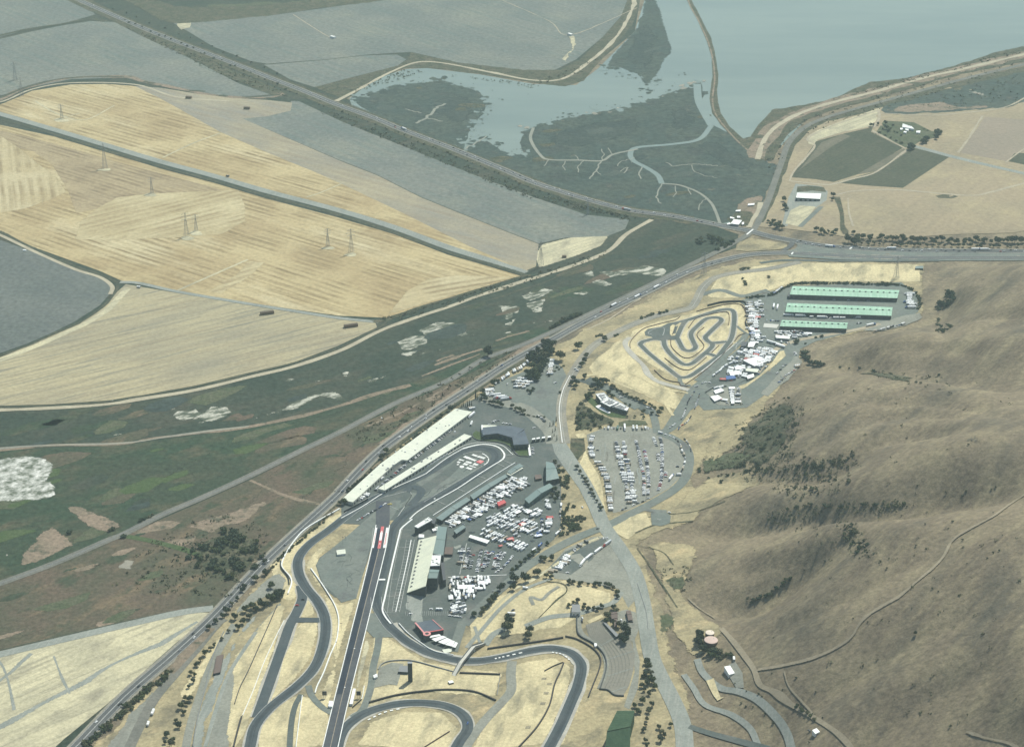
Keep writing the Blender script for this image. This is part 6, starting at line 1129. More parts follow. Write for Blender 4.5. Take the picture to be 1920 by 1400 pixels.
# ------------------------------------------------------------------ trees and bushes: crowns of many leaf sprays on tapered limbs
def crown_mesh(name, mat, seed, rx, rz, zc, n, leaf, lobes=5, core=.62, col=False):
    r = np.random.default_rng(seed); mb = MB()
    if col: L = [(0, 0, zc+rz*(k/3-.9)*.9, rx*(1-.18*k), rz*.36) for k in range(6)]
    else:
        L = [(0, 0, zc, rx*.74, rz*.78)]
        for k in range(lobes):
            a = 2*math.pi*k/lobes+r.uniform(-.5, .5); d = rx*r.uniform(.38, .62); s = r.uniform(.36, .56); L.append((d*math.cos(a), d*math.sin(a), zc+rz*r.uniform(-.35, .35), rx*s, rz*s))
    for (x, y, z, a, c) in L:                                   # dark inner branches and leaves
        m = 7; ring = []
        for i in range(4):
            t = -math.pi/2+math.pi*(i+.5)/4
            for k in range(m):
                p = 2*math.pi*k/m; q = core*r.uniform(.8, 1.1); ring.append((x+a*q*math.cos(t)*math.cos(p), y+a*q*math.cos(t)*math.sin(p), z+c*q*math.sin(t)))
        f = [(i*m+k, i*m+(k+1) % m, (i+1)*m+(k+1) % m, (i+1)*m+k) for i in range(3) for k in range(m)]+[tuple(range(m-1, -1, -1)), tuple(range(3*m, 4*m))]
        mb.add(ring, f)
    for _ in range(n):
        x, y, z, a, c = L[r.integers(len(L))]; v = r.normal(size=3); v /= np.linalg.norm(v); q = r.uniform(.68, 1.08)
        p = np.array([x+v[0]*a*q, y+v[1]*a*q, z+v[2]*c*q]); p[2] = max(p[2], .1)
        nn = v+r.normal(size=3)*.7; nn /= np.linalg.norm(nn); u = np.cross(nn, r.normal(size=3)); u /= np.linalg.norm(u); w = np.cross(nn, u); s = leaf*r.uniform(.6, 1.35)
        mb.add([p+u*s, p+w*s*.75, p-u*s, p-w*s*.75], [(0, 1, 2, 3)])
    me = bpy.data.meshes.new(name); me.from_pydata(mb.v, [], mb.f); me.materials.append(M(mat)); me.update(); return me
def trunk_mesh(seed, h, r0, spread):
    r = np.random.default_rng(seed); mb = MB(); mb.tube((0,0,-1), (0,0,h*.55), r0, 7, r2=r0*.62)
    for k in range(4):
        a = k*math.pi/2+r.uniform(-.5, .5); mb.tube((0,0,h*.42), (spread*math.cos(a), spread*math.sin(a), h*.95), r0*.5, 5, r2=r0*.16)
    me = bpy.data.meshes.new('trunk'); me.from_pydata(mb.v, [], mb.f); me.materials.append(M('bark')); me.update(); return me
# unit crowns: 10 m wide broad tree, 3 m wide poplar, 4 m wide bush
BROAD = [crown_mesh('crown', m, 10+i, 5, 4.3, 6.2, 330, .75) for i, m in enumerate(('foliage_mat', 'foliage_dark', 'foliage_mat', 'foliage_dark', 'foliage_olive'))]
POPL = [crown_mesh('crown', 'foliage_dark', 30+i, 1.7, 6.2, 7.0, 240, .5, col=True) for i in range(3)]
BUSH = [crown_mesh('bush', m, 50+i, 2.2, 1.5, 1.3, 110, .42, 4) for i, m in enumerate(('foliage_mat', 'foliage_dark', 'foliage_olive', 'foliage_mat', 'foliage_dark', 'foliage_olive'))]
TRUNK = [trunk_mesh(70+i, 6.5, .34, 2.2) for i in range(3)]; PTRUNK = trunk_mesh(80, 6, .22, .5)
TQ, BQ = [], []
def tree(x, y, d, label, group, kind='broad', dark=None, world=False):
    q = np.array([x, y, float(hgt(x, y))]) if world else P([(x, y)])[0]
    s = d/10 if kind == 'broad' else d/12.5; k = R.uniform(.88, 1.12)
    ms = (BROAD if dark is None else [BROAD[i] for i in dark]) if kind == 'broad' else POPL
    TQ.append((d/np.hypot(q[0], q[1])*(1 if group else 9), kind, (q[0], q[1], q[2]+.45), R.uniform(0, 6.28), (s, s*R.uniform(.9, 1.1), s*k), R.choice(ms), R.choice(TRUNK) if kind == 'broad' else PTRUNK, label, group))
def bush(x, y, d, label, group, pick=None, world=False, nm='bush', cat='bush'):
    q = np.array([x, y, float(hgt(x, y))]) if world else P([(x, y)])[0]; s = d/4.4
    BQ.append((d/np.hypot(q[0], q[1]), nm, (q[0], q[1], q[2]+.5), R.uniform(0, 6.28), (s*R.uniform(.85, 1.25), s*R.uniform(.85, 1.15), s*R.uniform(.75, 1.1)), R.choice(BUSH if pick is None else [BUSH[i] for i in pick]), None, label, group))
def massed(name, items, label, cat):
    """the smaller ones beyond the first three hundred, as one mass"""
    V, F, MI, mats, n = [], [], [], [], 0
    for it in items:
        for me in (it[5], it[6]):
            if me is None: continue
            v = np.empty(len(me.vertices)*3, np.float32); me.vertices.foreach_get('co', v); v = v.reshape(-1, 3)*np.array(it[4]); c, s_ = math.cos(it[3]), math.sin(it[3])
            v = np.column_stack([v[:, 0]*c-v[:, 1]*s_, v[:, 0]*s_+v[:, 1]*c, v[:, 2]])+np.array(it[2])
            for m in me.materials:
                if m not in mats: mats.append(m)
            k = [mats.index(m) for m in me.materials]
            f, fm = FACES.setdefault((me.name, me.materials[0].name), ([tuple(p.vertices) for p in me.polygons], [p.material_index for p in me.polygons])); V.append(v); F += [tuple(i+n for i in q) for q in f]; MI += [k[i] for i in fm]; n += len(v)
    if items: tag(link_mesh(name, np.vstack(V), F, mats, None, MI), label, cat, None, 'stuff')
FACES = {}
def plant_all():
    TQ.sort(key=lambda t: -t[0]); BQ.sort(key=lambda t: -t[0]); nt = 0; rest = []
    for it in TQ:
        if it[1] == 'broad':
            nt += 1
            if nt > 292: rest.append(it); continue
        t = empty('tree' if it[1] == 'broad' else 'poplar_tree', it[2], it[3]); t.scale = it[4]; tag(t, it[7], 'tree', it[8])
        for nm, me in (('crown', it[5]), ('trunk', it[6])): o = bpy.data.objects.new(nm, me); COL.objects.link(o); o.parent = t
    massed('trees', rest, 'smaller trees massed in the far rows and windbreaks', 'trees')
    for it in BQ[:292]:
        o = bpy.data.objects.new(it[1], it[5]); COL.objects.link(o); o.location = it[2]; o.rotation_euler = (0, 0, it[3]); o.scale = it[4]; tag(o, it[7], 'bush', it[8])
    massed('bushes', BQ[292:], 'low dark bushes massed along verges, hedges and hill gullies', 'bushes')
def along(pts, n, jx=1.5, jy=.8):
    p = crom(pts, 8) if len(pts) > 2 else crom(pts, 10); L = np.concatenate([[0], np.cumsum(np.hypot(*np.diff(p, axis=0).T))]); s = np.linspace(0, L[-1], n)+NP.uniform(-.3, .3, n)*L[-1]/n
    return [(np.interp(t, L, p[:, 0])+R.uniform(-jx, jx), np.interp(t, L, p[:, 1])+R.uniform(-jy, jy)) for t in s]
def trees(pts, d, label, group, **k):
    for p in pts: tree(p[0], p[1], (p[2] if len(p) > 2 else d)*R.uniform(.72, 1.3), label, group, **k)
def bushes(pts, d, label, group, **k):
    for p in pts: bush(p[0], p[1], (p[2] if len(p) > 2 else d)*R.uniform(.7, 1.35), label, group, **k)
DK = [1, 3, 1, 3, 0, 4]
trees(along([(652,923),(700,885),(760,838),(828,782)], 40, .6, .5), 5.5, 'small dark street tree in the row between highway and long garage', 'trees along the long garage', dark=DK)
for x, y, d, l in ((724,850,10,'round dark tree above the middle of the long garage'), (716,860,9,'dark tree beside the round one above the long garage'), (846,772,12,'largest dark tree at the top corner of the long garage'), (646,946,10,'dark tree hiding the lower end of the long garage'), (637,946,7,'smaller dark tree left of the long garage end'),
    (915,668,17,'tall lone dark tree standing in the marsh belt'), (1050,676,18,'big round dark tree right of the tall grove'), (1083,655,13,'round dark tree in dry grass above the curving road'), (1089,649,8,'small tree touching the round tree by the curving road'), (1134,640,11,'dark tree at the outside of the road bend'),
    (925,724,12,'dark tree between highway and trailer lot'), (934,718,7,'small tree beside the dark tree at the trailer lot'), (1050,738,5,'lone tree on the bare strip by the curving road'),
    (1008,1080,12,'round olive tree on the dry bank by the upper road'), (963,1090,13,'dark round tree on the paddock bank'), (985,1092,14,'largest round tree on the paddock bank'), (962,1107,11,'dark tree below the pair on the paddock bank'),
    (954,1170,15,'upper big tree on the grassy knoll'), (951,1184,16,'lower big tree on the grassy knoll'), (993,1186,12,'dark tree right of the big knoll trees'), (990,1197,11,'lower dark tree right of the big knoll trees'),
    (1562,370,11,'round dark tree beside the white warehouse barn'), (1561,377,7,'small tree under the round tree by the warehouse barn'), (1352,906,7,'lone round tree at the foot of the brown hill'), (1716,1190,5,'lone dark tree on the bare brown hillside'), (497,1078,9,'dark round tree inside the small gravel loop'), (508,1103,11,'dark tree beside the gravel loop'), (1258,1362,6,'lone round tree on the dry slope by the gravel road')):
    tree(x, y, d, l, None, dark=DK)
trees([(853+3.9*i, 763+R.uniform(-1,1)) for i in range(9)], 10, 'columnar poplar in the row by the top end of the long garage', 'poplars by the garage', kind='poplar')
trees([(892,748),(896,749),(900,751),(903,752)], 13, 'taller columnar poplar in the clump at the trailer lot corner', 'poplars by the trailer lot', kind='poplar')
GR = [(1005,650),(1020,640),(1034,640),(1041,653),(1037,665),(1025,681),(1022,691),(1012,706),(1010,720),(995,722),(987,713),(990,700),(992,686),(1000,668)]
trees(within(GR, 34), 13, 'tall dark tree in the dense grove beside the trailer lot', 'grove by the trailer lot', dark=DK)
bushes([(1045,690),(1040,697),(1035,702),(1052,690),(1048,694),(1030,706),(1057,687)], 6, 'dark hedge bush below the big round tree', 'hedge below the round tree')
trees([(1099,671,9),(1095,680,9),(1090,687,8)], 8, 'dark tree in the row inside the road curve', 'trees inside the road curve', dark=DK)
bushes([(1158,629),(1154,631),(1122,631),(1127,630),(1118,632),(1203,598),(1209,596),(1214,594),(1219,592),(1224,590),(1238,589),(1245,587),(1250,585)], 7, 'dark bush beside the access road above the kart circuit', 'bushes by the access road')
trees([(1075,714),(1081,722),(1078,729),(1071,723),(1096,710)], 9, 'dark tree in the clump at the office drive entrance', 'trees at the office drive', dark=DK)
trees([(1117,720),(1125,716),(1132,719),(1138,719),(1108,730),(1115,735),(1104,746),(1100,750),(1110,742),(1140,740),(1122,728),(1130,726)], 9.5, 'dark tree in the thicket at the north end of the white office', 'trees north of the white office', dark=DK)
trees([(1146,744,7),(1149,747,7),(1142,737,6),(1172,760,6),(1181,762,6),(1206,776,8),(1240,772,12),(1235,778,8),(1222,778,6),(1176,783,6),(1190,783,5),(1207,785,5)], 7, 'small tree around the car park of the white office', 'trees around the office')
trees(along([(1146,726),(1175,745),(1205,756),(1230,768)], 18, 1.5, 1), 6, 'olive tree in the row above the office car park', 'trees above the office car park')
bushes(within([(1076,772),(1090,758),(1105,768),(1130,782),(1165,792),(1130,802),(1098,812),(1080,806)], 34), 7, 'olive bush in the thicket below the white office', 'thicket below the office')
trees([(905,738),(907,746),(911,752),(918,757),(926,759),(934,761),(940,763)], 8.5, 'dark tree in the hedge row under the white trailers', 'trees under the white trailers', dark=DK)
trees([(960,765),(967,769),(974,772),(981,776)], 8, 'dark tree in the short row along the entry road', 'trees along the entry road', dark=DK)
bushes(along([(984,778),(995,781),(1010,783),(1022,783)], 9), 4.5, 'hedge bush continuing the row along the entry road', 'hedge along the entry road')
trees([(990,734),(995,738),(1000,733)], 7, 'dark tree among the parked trailers', 'trees among the trailers', dark=DK)
trees([(1043,790),(1037,798),(1041,808),(1039,818),(1035,824),(1044,826),(1031,800),(1036,812)], 8, 'slim dark cypress beside the curving road', 'cypresses by the curving road', kind='poplar')
trees(along([(1082,880),(1100,908),(1128,958)], 12, .5, .5), 6.5, 'round tree in the even row along the wide gravel road', 'trees along the gravel road', dark=DK)
bushes(within([(1055,928),(1064,935),(1075,950),(1090,965),(1104,981),(1085,995),(1062,1003),(1046,1014),(1050,990),(1053,960)], 46), 7, 'olive bush in the wooded bank east of the paddock', 'bushes on the paddock bank')
bushes(within([(1040,862),(1052,878),(1064,893),(1076,908),(1066,918),(1050,914),(1045,888)], 26), 6.5, 'bush in the planted strip behind the green barns', 'bushes behind the barns')
trees([(1040,922),(1035,931),(1045,932),(1042,940)], 8, 'dark tree beside the lower green barn', 'trees by the lower barn', dark=DK)
trees([(1010,1034),(1000,1041),(992,1046),(985,1053),(976,1060),(969,1067),(961,1073),(1026,1022)], 7, 'small tree along the lower edge of the paddock', 'trees along the paddock edge')
trees([(1015,1050),(1020,1053),(1035,1050),(1024,1084),(1034,1085)], 7.5, 'round tree on the dry bank above the knoll', 'trees on the dry bank', dark=DK)
trees([(943,1101),(930,1121),(925,1127),(918,1134),(913,1141),(906,1146),(903,1153),(889,1156),(937,1108)], 8.5, 'dark tree in the line below the car lot', 'trees below the car lot', dark=DK)
trees([(1067,1095),(1075,1095),(1088,1098),(1103,1098),(1117,1099),(1125,1097),(1136,1099),(1142,1101),(1150,1105),(1157,1115),(1158,1122)], 7, 'small round tree in the row on the edge of the gravel clearing', 'trees on the gravel clearing')
trees([(1103,1146),(1113,1143),(1120,1145),(1128,1140),(1096,1136),(1066,1138),(1075,1132),(1083,1130),(1094,1142)], 6, 'small tree near the grey roofed knoll house', 'trees near the knoll house')
trees([(1139,1160),(1137,1168),(1150,1143),(1155,1150),(1160,1176),(1152,1172)], 10, 'tree around the brown roofed houses', 'trees around the brown houses', dark=[0,2,4])
trees([(1172,1187),(1176,1194),(1166,1202),(1171,1206)], 12, 'big dark tree beside the terrace viewing deck', 'trees beside the terraces', dark=DK)
trees([(1213,1246),(1215,1254),(1220,1266),(1211,1268),(1205,1271),(1218,1274),(1213,1284),(1203,1289),(1208,1296),(1217,1303),(1227,1291),(1222,1281)], 8, 'dark tree in the upper clump between terraces and gravel road', 'upper clump by the gravel road', dark=DK)
trees([(1190,1326),(1195,1336),(1200,1338),(1213,1351),(1210,1361),(1216,1336),(1222,1324),(1205,1318),(1207,1371),(1210,1391),(1213,1400),(1235,1366),(1240,1376),(1246,1381),(1238,1390)], 6.5, 'small dark tree in the lower clump by the gravel road', 'lower clump by the gravel road')
bushes(along([(316,1262),(270,1302),(220,1345),(160,1402)], 62, 7, 5), 7, 'dark bush in the thick hedge beside the lower highway', 'hedge by the lower highway')
bushes(along([(625,962),(580,1000),(545,1030),(520,1054),(500,1078)], 34, 2, 1.5), 5, 'small dark bush between highway and left track wall', 'bushes between highway and track')
trees([(497,1056,9),(480,1090,9),(455,1110,9),(458,1103,8),(435,1135,9),(425,1150,8),(418,1158,9),(405,1168,9),(392,1180,7),(445,1125,7)], 8.5, 'dark tree in the row along the highway bend', 'trees along the highway bend', dark=DK)
trees([(530,1116),(525,1123),(516,1126),(500,1136),(490,1139),(480,1146),(474,1141),(468,1160),(456,1170),(446,1180),(440,1161),(460,1147),(520,1118),(508,1130)], 10, 'dark tree in the diagonal row under the gravel loop', 'diagonal row under the gravel loop', dark=DK)
trees([(402,1212),(395,1219),(385,1229),(376,1239),(370,1249),(365,1268),(358,1265),(362,1280),(354,1290),(347,1312),(357,1314),(340,1329),(345,1339),(351,1322),(330,1354),(336,1364),(313,1381),(310,1394),(325,1389),(322,1399),(429,1186),(416,1200)], 7, 'round dark tree scattered on the lower left slope', 'trees on the lower left slope', dark=DK)
bushes(within([(380,1014),(430,992),(488,1012),(500,1038),(478,1066),(430,1088),(380,1078),(352,1044)], 62), 11, 'dark marsh bush in the thicket by the railway', 'marsh thicket', pick=[0,1,4])
bushes([(263,978),(270,974),(280,970),(286,967),(212,994),(207,996),(232,1008),(130,1000)], 8, 'dark bush beside the railway embankment', 'bushes by the railway')
bushes(along([(600,196),(700,232),(800,272),(900,312),(1000,355),(1100,392),(1190,410)], 46, 3, 1.5), 5, 'grey green bush on the lower verge of the marsh highway', 'bushes on the marsh highway verge')
bushes(along([(230,36),(300,66),(400,108),(500,152),(560,178)], 26, 3, 2), 6, 'dark bush beside the far end of the marsh highway', 'bushes by the far highway')
bushes(along([(210,16),(300,52),(420,98),(520,140)], 14, 2, 2), 6, 'dark bush along the upper side of the far highway', 'bushes above the far highway')
trees(along([(1605,448),(1680,452),(1780,455),(1935,455)], 44, 3, 3), 11, 'dark tree in the windbreak along the right highway', 'windbreak along the right highway', dark=DK)
trees(along([(1600,458),(1700,462),(1800,464),(1935,464)], 30, 3, 1.5), 7, 'smaller olive tree on the highway side of the windbreak', 'lower windbreak row')
trees([(1590,455,14),(1606,459,14),(1598,457,11),(1600,440,8)], 12, 'big tree at the left end of the windbreak', 'trees at the windbreak end', dark=DK)
trees([(1540,438),(1553,437),(1567,437),(1546,440),(1560,440),(1531,434)], 9.5, 'round tree in the clump north of the junction', 'clump north of the junction')
trees([(1472,386),(1470,378),(1475,395),(1471,392)], 9, 'dark tree in the column left of the warehouse yard', 'trees left of the warehouse yard', dark=DK)
trees([(1450,420),(1460,425),(1465,430),(1445,423),(1455,428),(1440,418)], 10, 'olive tree in the thicket beside the junction', 'thicket beside the junction')
trees([(1632,238),(1637,237),(1646,235),(1660,234),(1662,243),(1665,248),(1668,246)], 9, 'dark tree around the west side of the farmhouse garden', 'west garden trees', dark=DK)
trees(within([(1722,270),(1740,262),(1758,250),(1764,252),(1760,260),(1730,272),(1712,276)], 18), 10, 'dark tree in the dense row east of the farmhouse', 'dense row east of the farmhouse', dark=DK)
trees([(1707,277),(1711,280),(1705,282)], 11, 'dark tree at the farmhouse gate', 'trees at the farmhouse gate', dark=DK)
bushes([(1650,250),(1660,255),(1670,260),(1680,265),(1690,270),(1677,248),(1682,250),(1690,255),(1732,243),(1740,246),(1655,243),(1675,236)], 6, 'garden bush around the farmhouse', 'farmhouse garden bushes')
bushes(within([(1300,446),(1340,440),(1382,448),(1378,462),(1345,470),(1310,468)], 34), 9, 'dark bush in the thicket left of the junction', 'thicket left of the junction')
bushes([(1395,506),(1399,503),(1391,507),(1403,505),(1441,521),(1392,524),(1396,530),(1398,535)], 7, 'dark bush in the dry field right of the highway', 'bushes in the dry field')
bushes(along([(1033,617),(1050,607),(1070,598),(1090,590)], 16, 2, 1.5), 9, 'dark bush where the railway meets the highway', 'bushes at the railway')
bushes(along([(1400,560),(1450,553),(1465,545),(1478,538),(1490,533),(1530,532),(1585,533),(1640,535),(1690,536),(1714,548),(1725,567),(1722,580)], 74, 1.2, .8), 7.5, 'dark bush in the long hedge wrapped round the mint workshops', 'hedge round the workshops', pick=[0,1,4])
bushes(within([(1768,552),(1785,548),(1795,556),(1780,572),(1765,582),(1755,580)], 22), 10, 'dark bush in the gully right of the workshops', 'bushes in the workshop gully', pick=[1,4])
bushes(within([(1755,600),(1785,595),(1788,610),(1775,625),(1755,622)], 14), 8, 'green bush in the hollow below the workshop gully', 'bushes in the hollow')
bushes([(1508,664,13),(1513,674,15),(1507,670,12),(1525,684,13),(1533,685,14),(1540,686,12),(1519,683,12),(1493,645,9),(1510,645,7),(1530,634,6),(1540,632,6),(1495,640,8)], 12, 'big dark bush where the hill meets the lower lot', 'big bushes at the hill foot', pick=[1,4])
trees([(1312,1201),(1310,1210),(1320,1219),(1316,1222),(1328,1226),(1311,1195)], 11, 'dark tree left of the round water tanks', 'trees by the water tanks', dark=DK)
bushes([(1340,1224),(1349,1225),(1356,1230),(1345,1232),(1362,1228),(1335,1230),(1350,1235),(1370,1230)], 9, 'olive bush below the round water tanks', 'bushes by the water tanks')
# hillside brush: the largest as bushes, the fine rest as ground cover
for p_ in ([(1375,805),(1440,762),(1482,738),(1508,752),(1500,795),(1478,845),(1430,885),(1378,878)], [(1395,893),(1450,878),(1540,882),(1600,852),(1605,868),(1545,896),(1450,900)], [(1440,982),(1500,955),(1640,945),(1692,942),(1690,955),(1560,964)], [(1400,1134),(1440,1112),(1485,1080),(1488,1092),(1442,1125)], [(1575,985),(1602,985),(1632,1032),(1612,1046)], [(350,1040),(385,1008),(440,985),(495,1010),(505,1040),(470,1078),(420,1092),(375,1080)], [(1580,700),(1650,695),(1740,712),(1700,722)]): sheet('scrub_cover', p_, M('scrub'), .34, rough=2, grid=12, soft=34)
HB = within([(1385,800),(1440,768),(1478,745),(1500,752),(1500,790),(1475,840),(1455,865),(1420,882),(1380,872)], 80)+along([(1395,885),(1440,885),(1500,878),(1560,868),(1600,850)], 26, 8, 4)+along([(1440,975),(1500,950),(1560,950),(1640,950),(1690,946)], 26, 9, 3)+along([(1405,1130),(1440,1115),(1480,1085)], 22, 5, 3)+within([(1575,985),(1600,985),(1630,1030),(1610,1045),(1590,1020)], 22)+within([(1500,850),(1560,880),(1600,900),(1540,930),(1470,930)], 26)+along([(1580,690),(1640,697),(1740,720),(1760,700)], 12, 8, 4)+along([(1490,1325),(1530,1350)], 10, 3, 2)+within([(1400,870),(1300,880),(1330,900),(1390,890)], 16)
bushes(HB, 5.5, 'dark brush clump on the brown hillside', 'brush clumps on the hillside', pick=[0,1,2,4])
HS = within([(1340,960),(1900,800),(1915,1100),(1700,1200),(1560,1150),(1420,1060)], 36)+within([(1300,1330),(1450,1200),(1560,1330),(1520,1400)], 16)
bushes(HS, 2.7, 'small lone dark bush dotted on the open brown hill', 'lone bushes on the hill', pick=[1,4])
plant_all()
def scatter(name, polys, n, size, mat, label, cat):
    mb = MB(); pts = []
    for p, k in polys: pts += within(p, k)
    q = P(pts)
    for a in q:
        s = size*R.uniform(.5, 1.5)
        for _ in range(7):
            v = np.array([R.gauss(0, .5), R.gauss(0, .5), abs(R.gauss(.35, .25))])*s+a; u = np.array([R.uniform(-1, 1), R.uniform(-1, 1), R.uniform(-.4, .8)]); u /= np.linalg.norm(u); w = np.cross(u, [R.uniform(-1, 1), R.uniform(-1, 1), .6]); w /= np.linalg.norm(w); h = s*.42
            mb.add([v+u*h, v+w*h*.8, v-u*h, v-w*h*.8], [(0, 1, 2, 3)])
    return tag(mb.build(name, M(mat)), label, cat, None, 'stuff')
scatter('hill_brush', [([(1380,795),(1480,740),(1510,770),(1480,860),(1430,890),(1370,875)], 420), ([(1380,880),(1500,870),(1600,845),(1610,870),(1500,900),(1400,905)], 160), ([(1420,965),(1560,940),(1700,940),(1690,960),(1560,965),(1440,985)], 150), ([(1320,860),(1400,850),(1420,870),(1330,885)], 90), ([(1560,975),(1600,975),(1650,1040),(1600,1050)], 60), ([(1330,760),(1900,700),(1920,1350),(1500,1390),(1330,1000)], 120), ([(1480,840),(1620,870),(1560,940),(1440,930)], 150), ([(1610,690),(1800,712),(1760,735),(1640,705)], 40), ([(1240,1060),(1290,1060),(1300,1110),(1245,1110)], 40)], 0, 2.3, 'foliage_olive', 'fine dark brush spread over the gullies of the brown hill', 'brush')
scatter('verge_weeds', [([(610,205),(1000,362),(1190,408),(1180,414),(990,372),(600,212)], 420), ([(210,40),(520,165),(540,182),(430,150),(250,60)], 220), ([(1430,290),(1480,235),(1640,180),(1920,105),(1920,130),(1650,205),(1490,260),(1450,330)], 260), ([(700,602),(990,517),(1140,470),(1150,476),(1000,528),(760,600)], 160), ([(1640,170),(1780,135),(1920,100),(1920,92),(1700,148),(1560,188)], 120), ([(1680,190),(1820,165),(1910,140),(1910,190),(1760,205)], 120), ([(640,820),(900,680),(980,650),(970,665),(880,720),(700,830)], 170), ([(300,1000),(420,960),(520,1000),(450,1120),(330,1120),(200,1100)], 260), ([(640,178),(760,130),(1000,158),(1120,110),(1110,130),(1000,166),(800,134),(680,170)], 160)], 0, 2.8, 'foliage_olive', 'rough weeds and low scrub along the verges and levees', 'weeds')
# ------------------------------------------------------------------ vehicles: one small mesh of each kind and colour, copied into the rows
def car_mesh(paint, kind):
    mb = MB(); L, W, H = {'car': (4.5, 1.85, .82), 'suv': (4.9, 1.95, .98), 'pickup': (5.6, 2.0, .95)}[kind]
    mb.box((0,0,.28), (L, W, H-.28), 0, 0, .97); mb.box((0,0,.16), (L*.96, W*.96, .2), 0, 2)
    if kind == 'pickup':
        mb.box((.15,0,H), (2.0, W*.92, .78), 0, 1, .72); mb.box((.15,0,H+.7), (1.5, W*.82, .12), 0, 0, .96); mb.box((-1.75,0,H), (1.9, W*.8, .03), 0, 2)
        for s in (-1, 1): mb.box((-1.75, s*W*.45, H), (2.0, .1, .25), 0, 0)
    else:
        k = .62 if kind == 'car' else .74; cl = L*(.56 if kind == 'car' else .68); mb.box((-.2,0,H), (cl, W*.92, .5 if kind == 'car' else .66), 0, 1, k); mb.box((-.2,0,H+(.48 if kind == 'car' else .63)), (cl*k*.98, W*.78, .1), 0, 0, .95)
    for sx in (-.3, .3):
        for sy in (-1, 1): mb.tube((L*sx, sy*(W/2-.2), .33), (L*sx, sy*(W/2+.01), .33), .33, 10, 2)
    for sy in (-.6, .6): mb.box((L/2-.05, sy, .5), (.12, .4, .16), 0, 3); mb.box((-L/2+.03, sy, .55), (.1, .35, .16), 0, 4)
    return mesh_of(mb, kind, ['paint_'+paint, 'glass', 'rubber', 'white_paint', 'paint_red'])
def mesh_of(mb, nm, mats):
    me = bpy.data.meshes.new(nm); me.from_pydata(mb.v, [], mb.f)
    for m in mats: me.materials.append(M(m))
    me.polygons.foreach_set('material_index', np.asarray(mb.m, dtype=np.int32)); me.update(); return me
def motorhome_mesh(paint, L):
    mb = MB(); mb.box((-.2,0,.45), (L-.6, 2.5, 2.6), 0, 0, .985); mb.box((L/2-.5,0,.45), (1.2, 2.4, 1.5), 0, 0, .8); mb.box((L/2-.55,0,1.6), (1.0, 2.2, .9), 0, 1, .75); mb.box((L/2-.9,0,2.35), (1.3, 2.45, .7), 0, 0, .9)
    for s in (-1, 1):
        mb.box((-.6, s*1.235, 1.75), (L*.5, .06, .6), 0, 1); mb.box((-.2, s*1.24, 1.1), (L*.85, .05, .2), 0, 3)
        for x in (-L*.28, L*.33): mb.tube((x, s*.9, .45), (x, s*1.22, .45), .45, 10, 2)
    for x in (-L*.25, L*.12): mb.box((x, 0, 3.05), (1.1, .8, .3), 0, 4)
    return mesh_of(mb, 'motorhome', ['paint_'+paint, 'glass', 'rubber', 'paint_grey', 'concrete'])
def trailer_mesh(paint, L):
    mb = MB(); mb.box((0,0,.6), (L, 2.5, 2.55), 0, 0, .99); mb.box((L/2+.5,0,.55), (1.4, .25, .2), 0, 2); mb.box((0,0,3.15), (L*.3, 1.2, .12), 0, 4); mb.box((-L/2-.03,0,.75), (.06, 2.2, 2.1), 0, 3)
    for s in (-1, 1):
        mb.box((0, s*1.255, .7), (L*.96, .05, .25), 0, 3)
        for x in (-L*.12-.5, -L*.12+.5): mb.tube((x, s*.95, .4), (x, s*1.24, .4), .4, 10, 2)
    mb.box((L/2+1.05,0,.2), (.12,.12,.6), 0, 2)
    return mesh_of(mb, 'trailer', ['paint_'+paint, 'glass', 'rubber', 'paint_grey', 'concrete'])
def caravan_mesh(paint, L):
    mb = MB(); mb.box((0,0,.55), (L, 2.4, 1.2), 0, 0, 1.0); mb.box((0,0,1.752), (L, 2.4, 1.2), 0, 0, .9); mb.box((L/2+.7,0,.5), (1.6, .2, .15), 0, 2)
    for s in (-1, 1):
        mb.box((-L*.22, s*1.22, 1.45), (1.5, .08, .7), 0, 1); mb.box((L*.26, s*1.22, 1.45), (1.1, .08, .7), 0, 1); mb.box((0, s*1.215, .95), (L*.94, .05, .16), 0, 3)
        for x in (-.45, .45): mb.tube((x, s*.9, .36), (x, s*1.2, .36), .36, 10, 2)
    mb.box((L/2-.03,0,1.3), (.1, 1.6, .6), 0, 1); mb.box((-L*.1,0,2.95), (1,.8,.28), 0, 4); mb.box((L*.3,0,2.95), (.5,.5,.15), 0, 4); mb.box((L*.1,-1.9,2.2), (L*.4,1.4,.06), 0, 3)
    return mesh_of(mb, 'caravan', ['paint_'+paint, 'glass', 'rubber', 'paint_grey', 'concrete'])
def semi_mesh(paint, tract):
    mb = MB(); mb.box((-2.6,0,1.1), (14.2, 2.6, 2.9), 0, 0, .995); mb.box((-2.6,0,.75), (13.8, 1.0, .35), 0, 2)
    for x in (-8.4, -7.1, 3.2, 4.5, 7.9):
        for s in (-1, 1): mb.tube((x, s*.8, .5), (x, s*1.28, .5), .5, 10, 2)
    mb.box((6.8,0,.55), (5.0, 1.1, .5), 0, 2); mb.box((6.2,0,1.05), (2.3, 2.45, 2.4), 0, 3, .95); mb.box((8.2,0,1.0), (1.8, 2.2, 1.2), 0, 3, .9); mb.box((7.2,0,2.2), (.35, 2.1, .8), 0, 1); mb.box((6.0,0,3.4), (1.8, 2.2, .5), 0, 3, .7)
    for s in (-1, 1): mb.tube((5.0, s*1.1, 1), (5.0, s*1.1, 3.9), .1, 6, 4)
    return mesh_of(mb, 'semi_truck', ['paint_'+paint, 'glass', 'rubber', 'paint_'+tract, 'steel'])
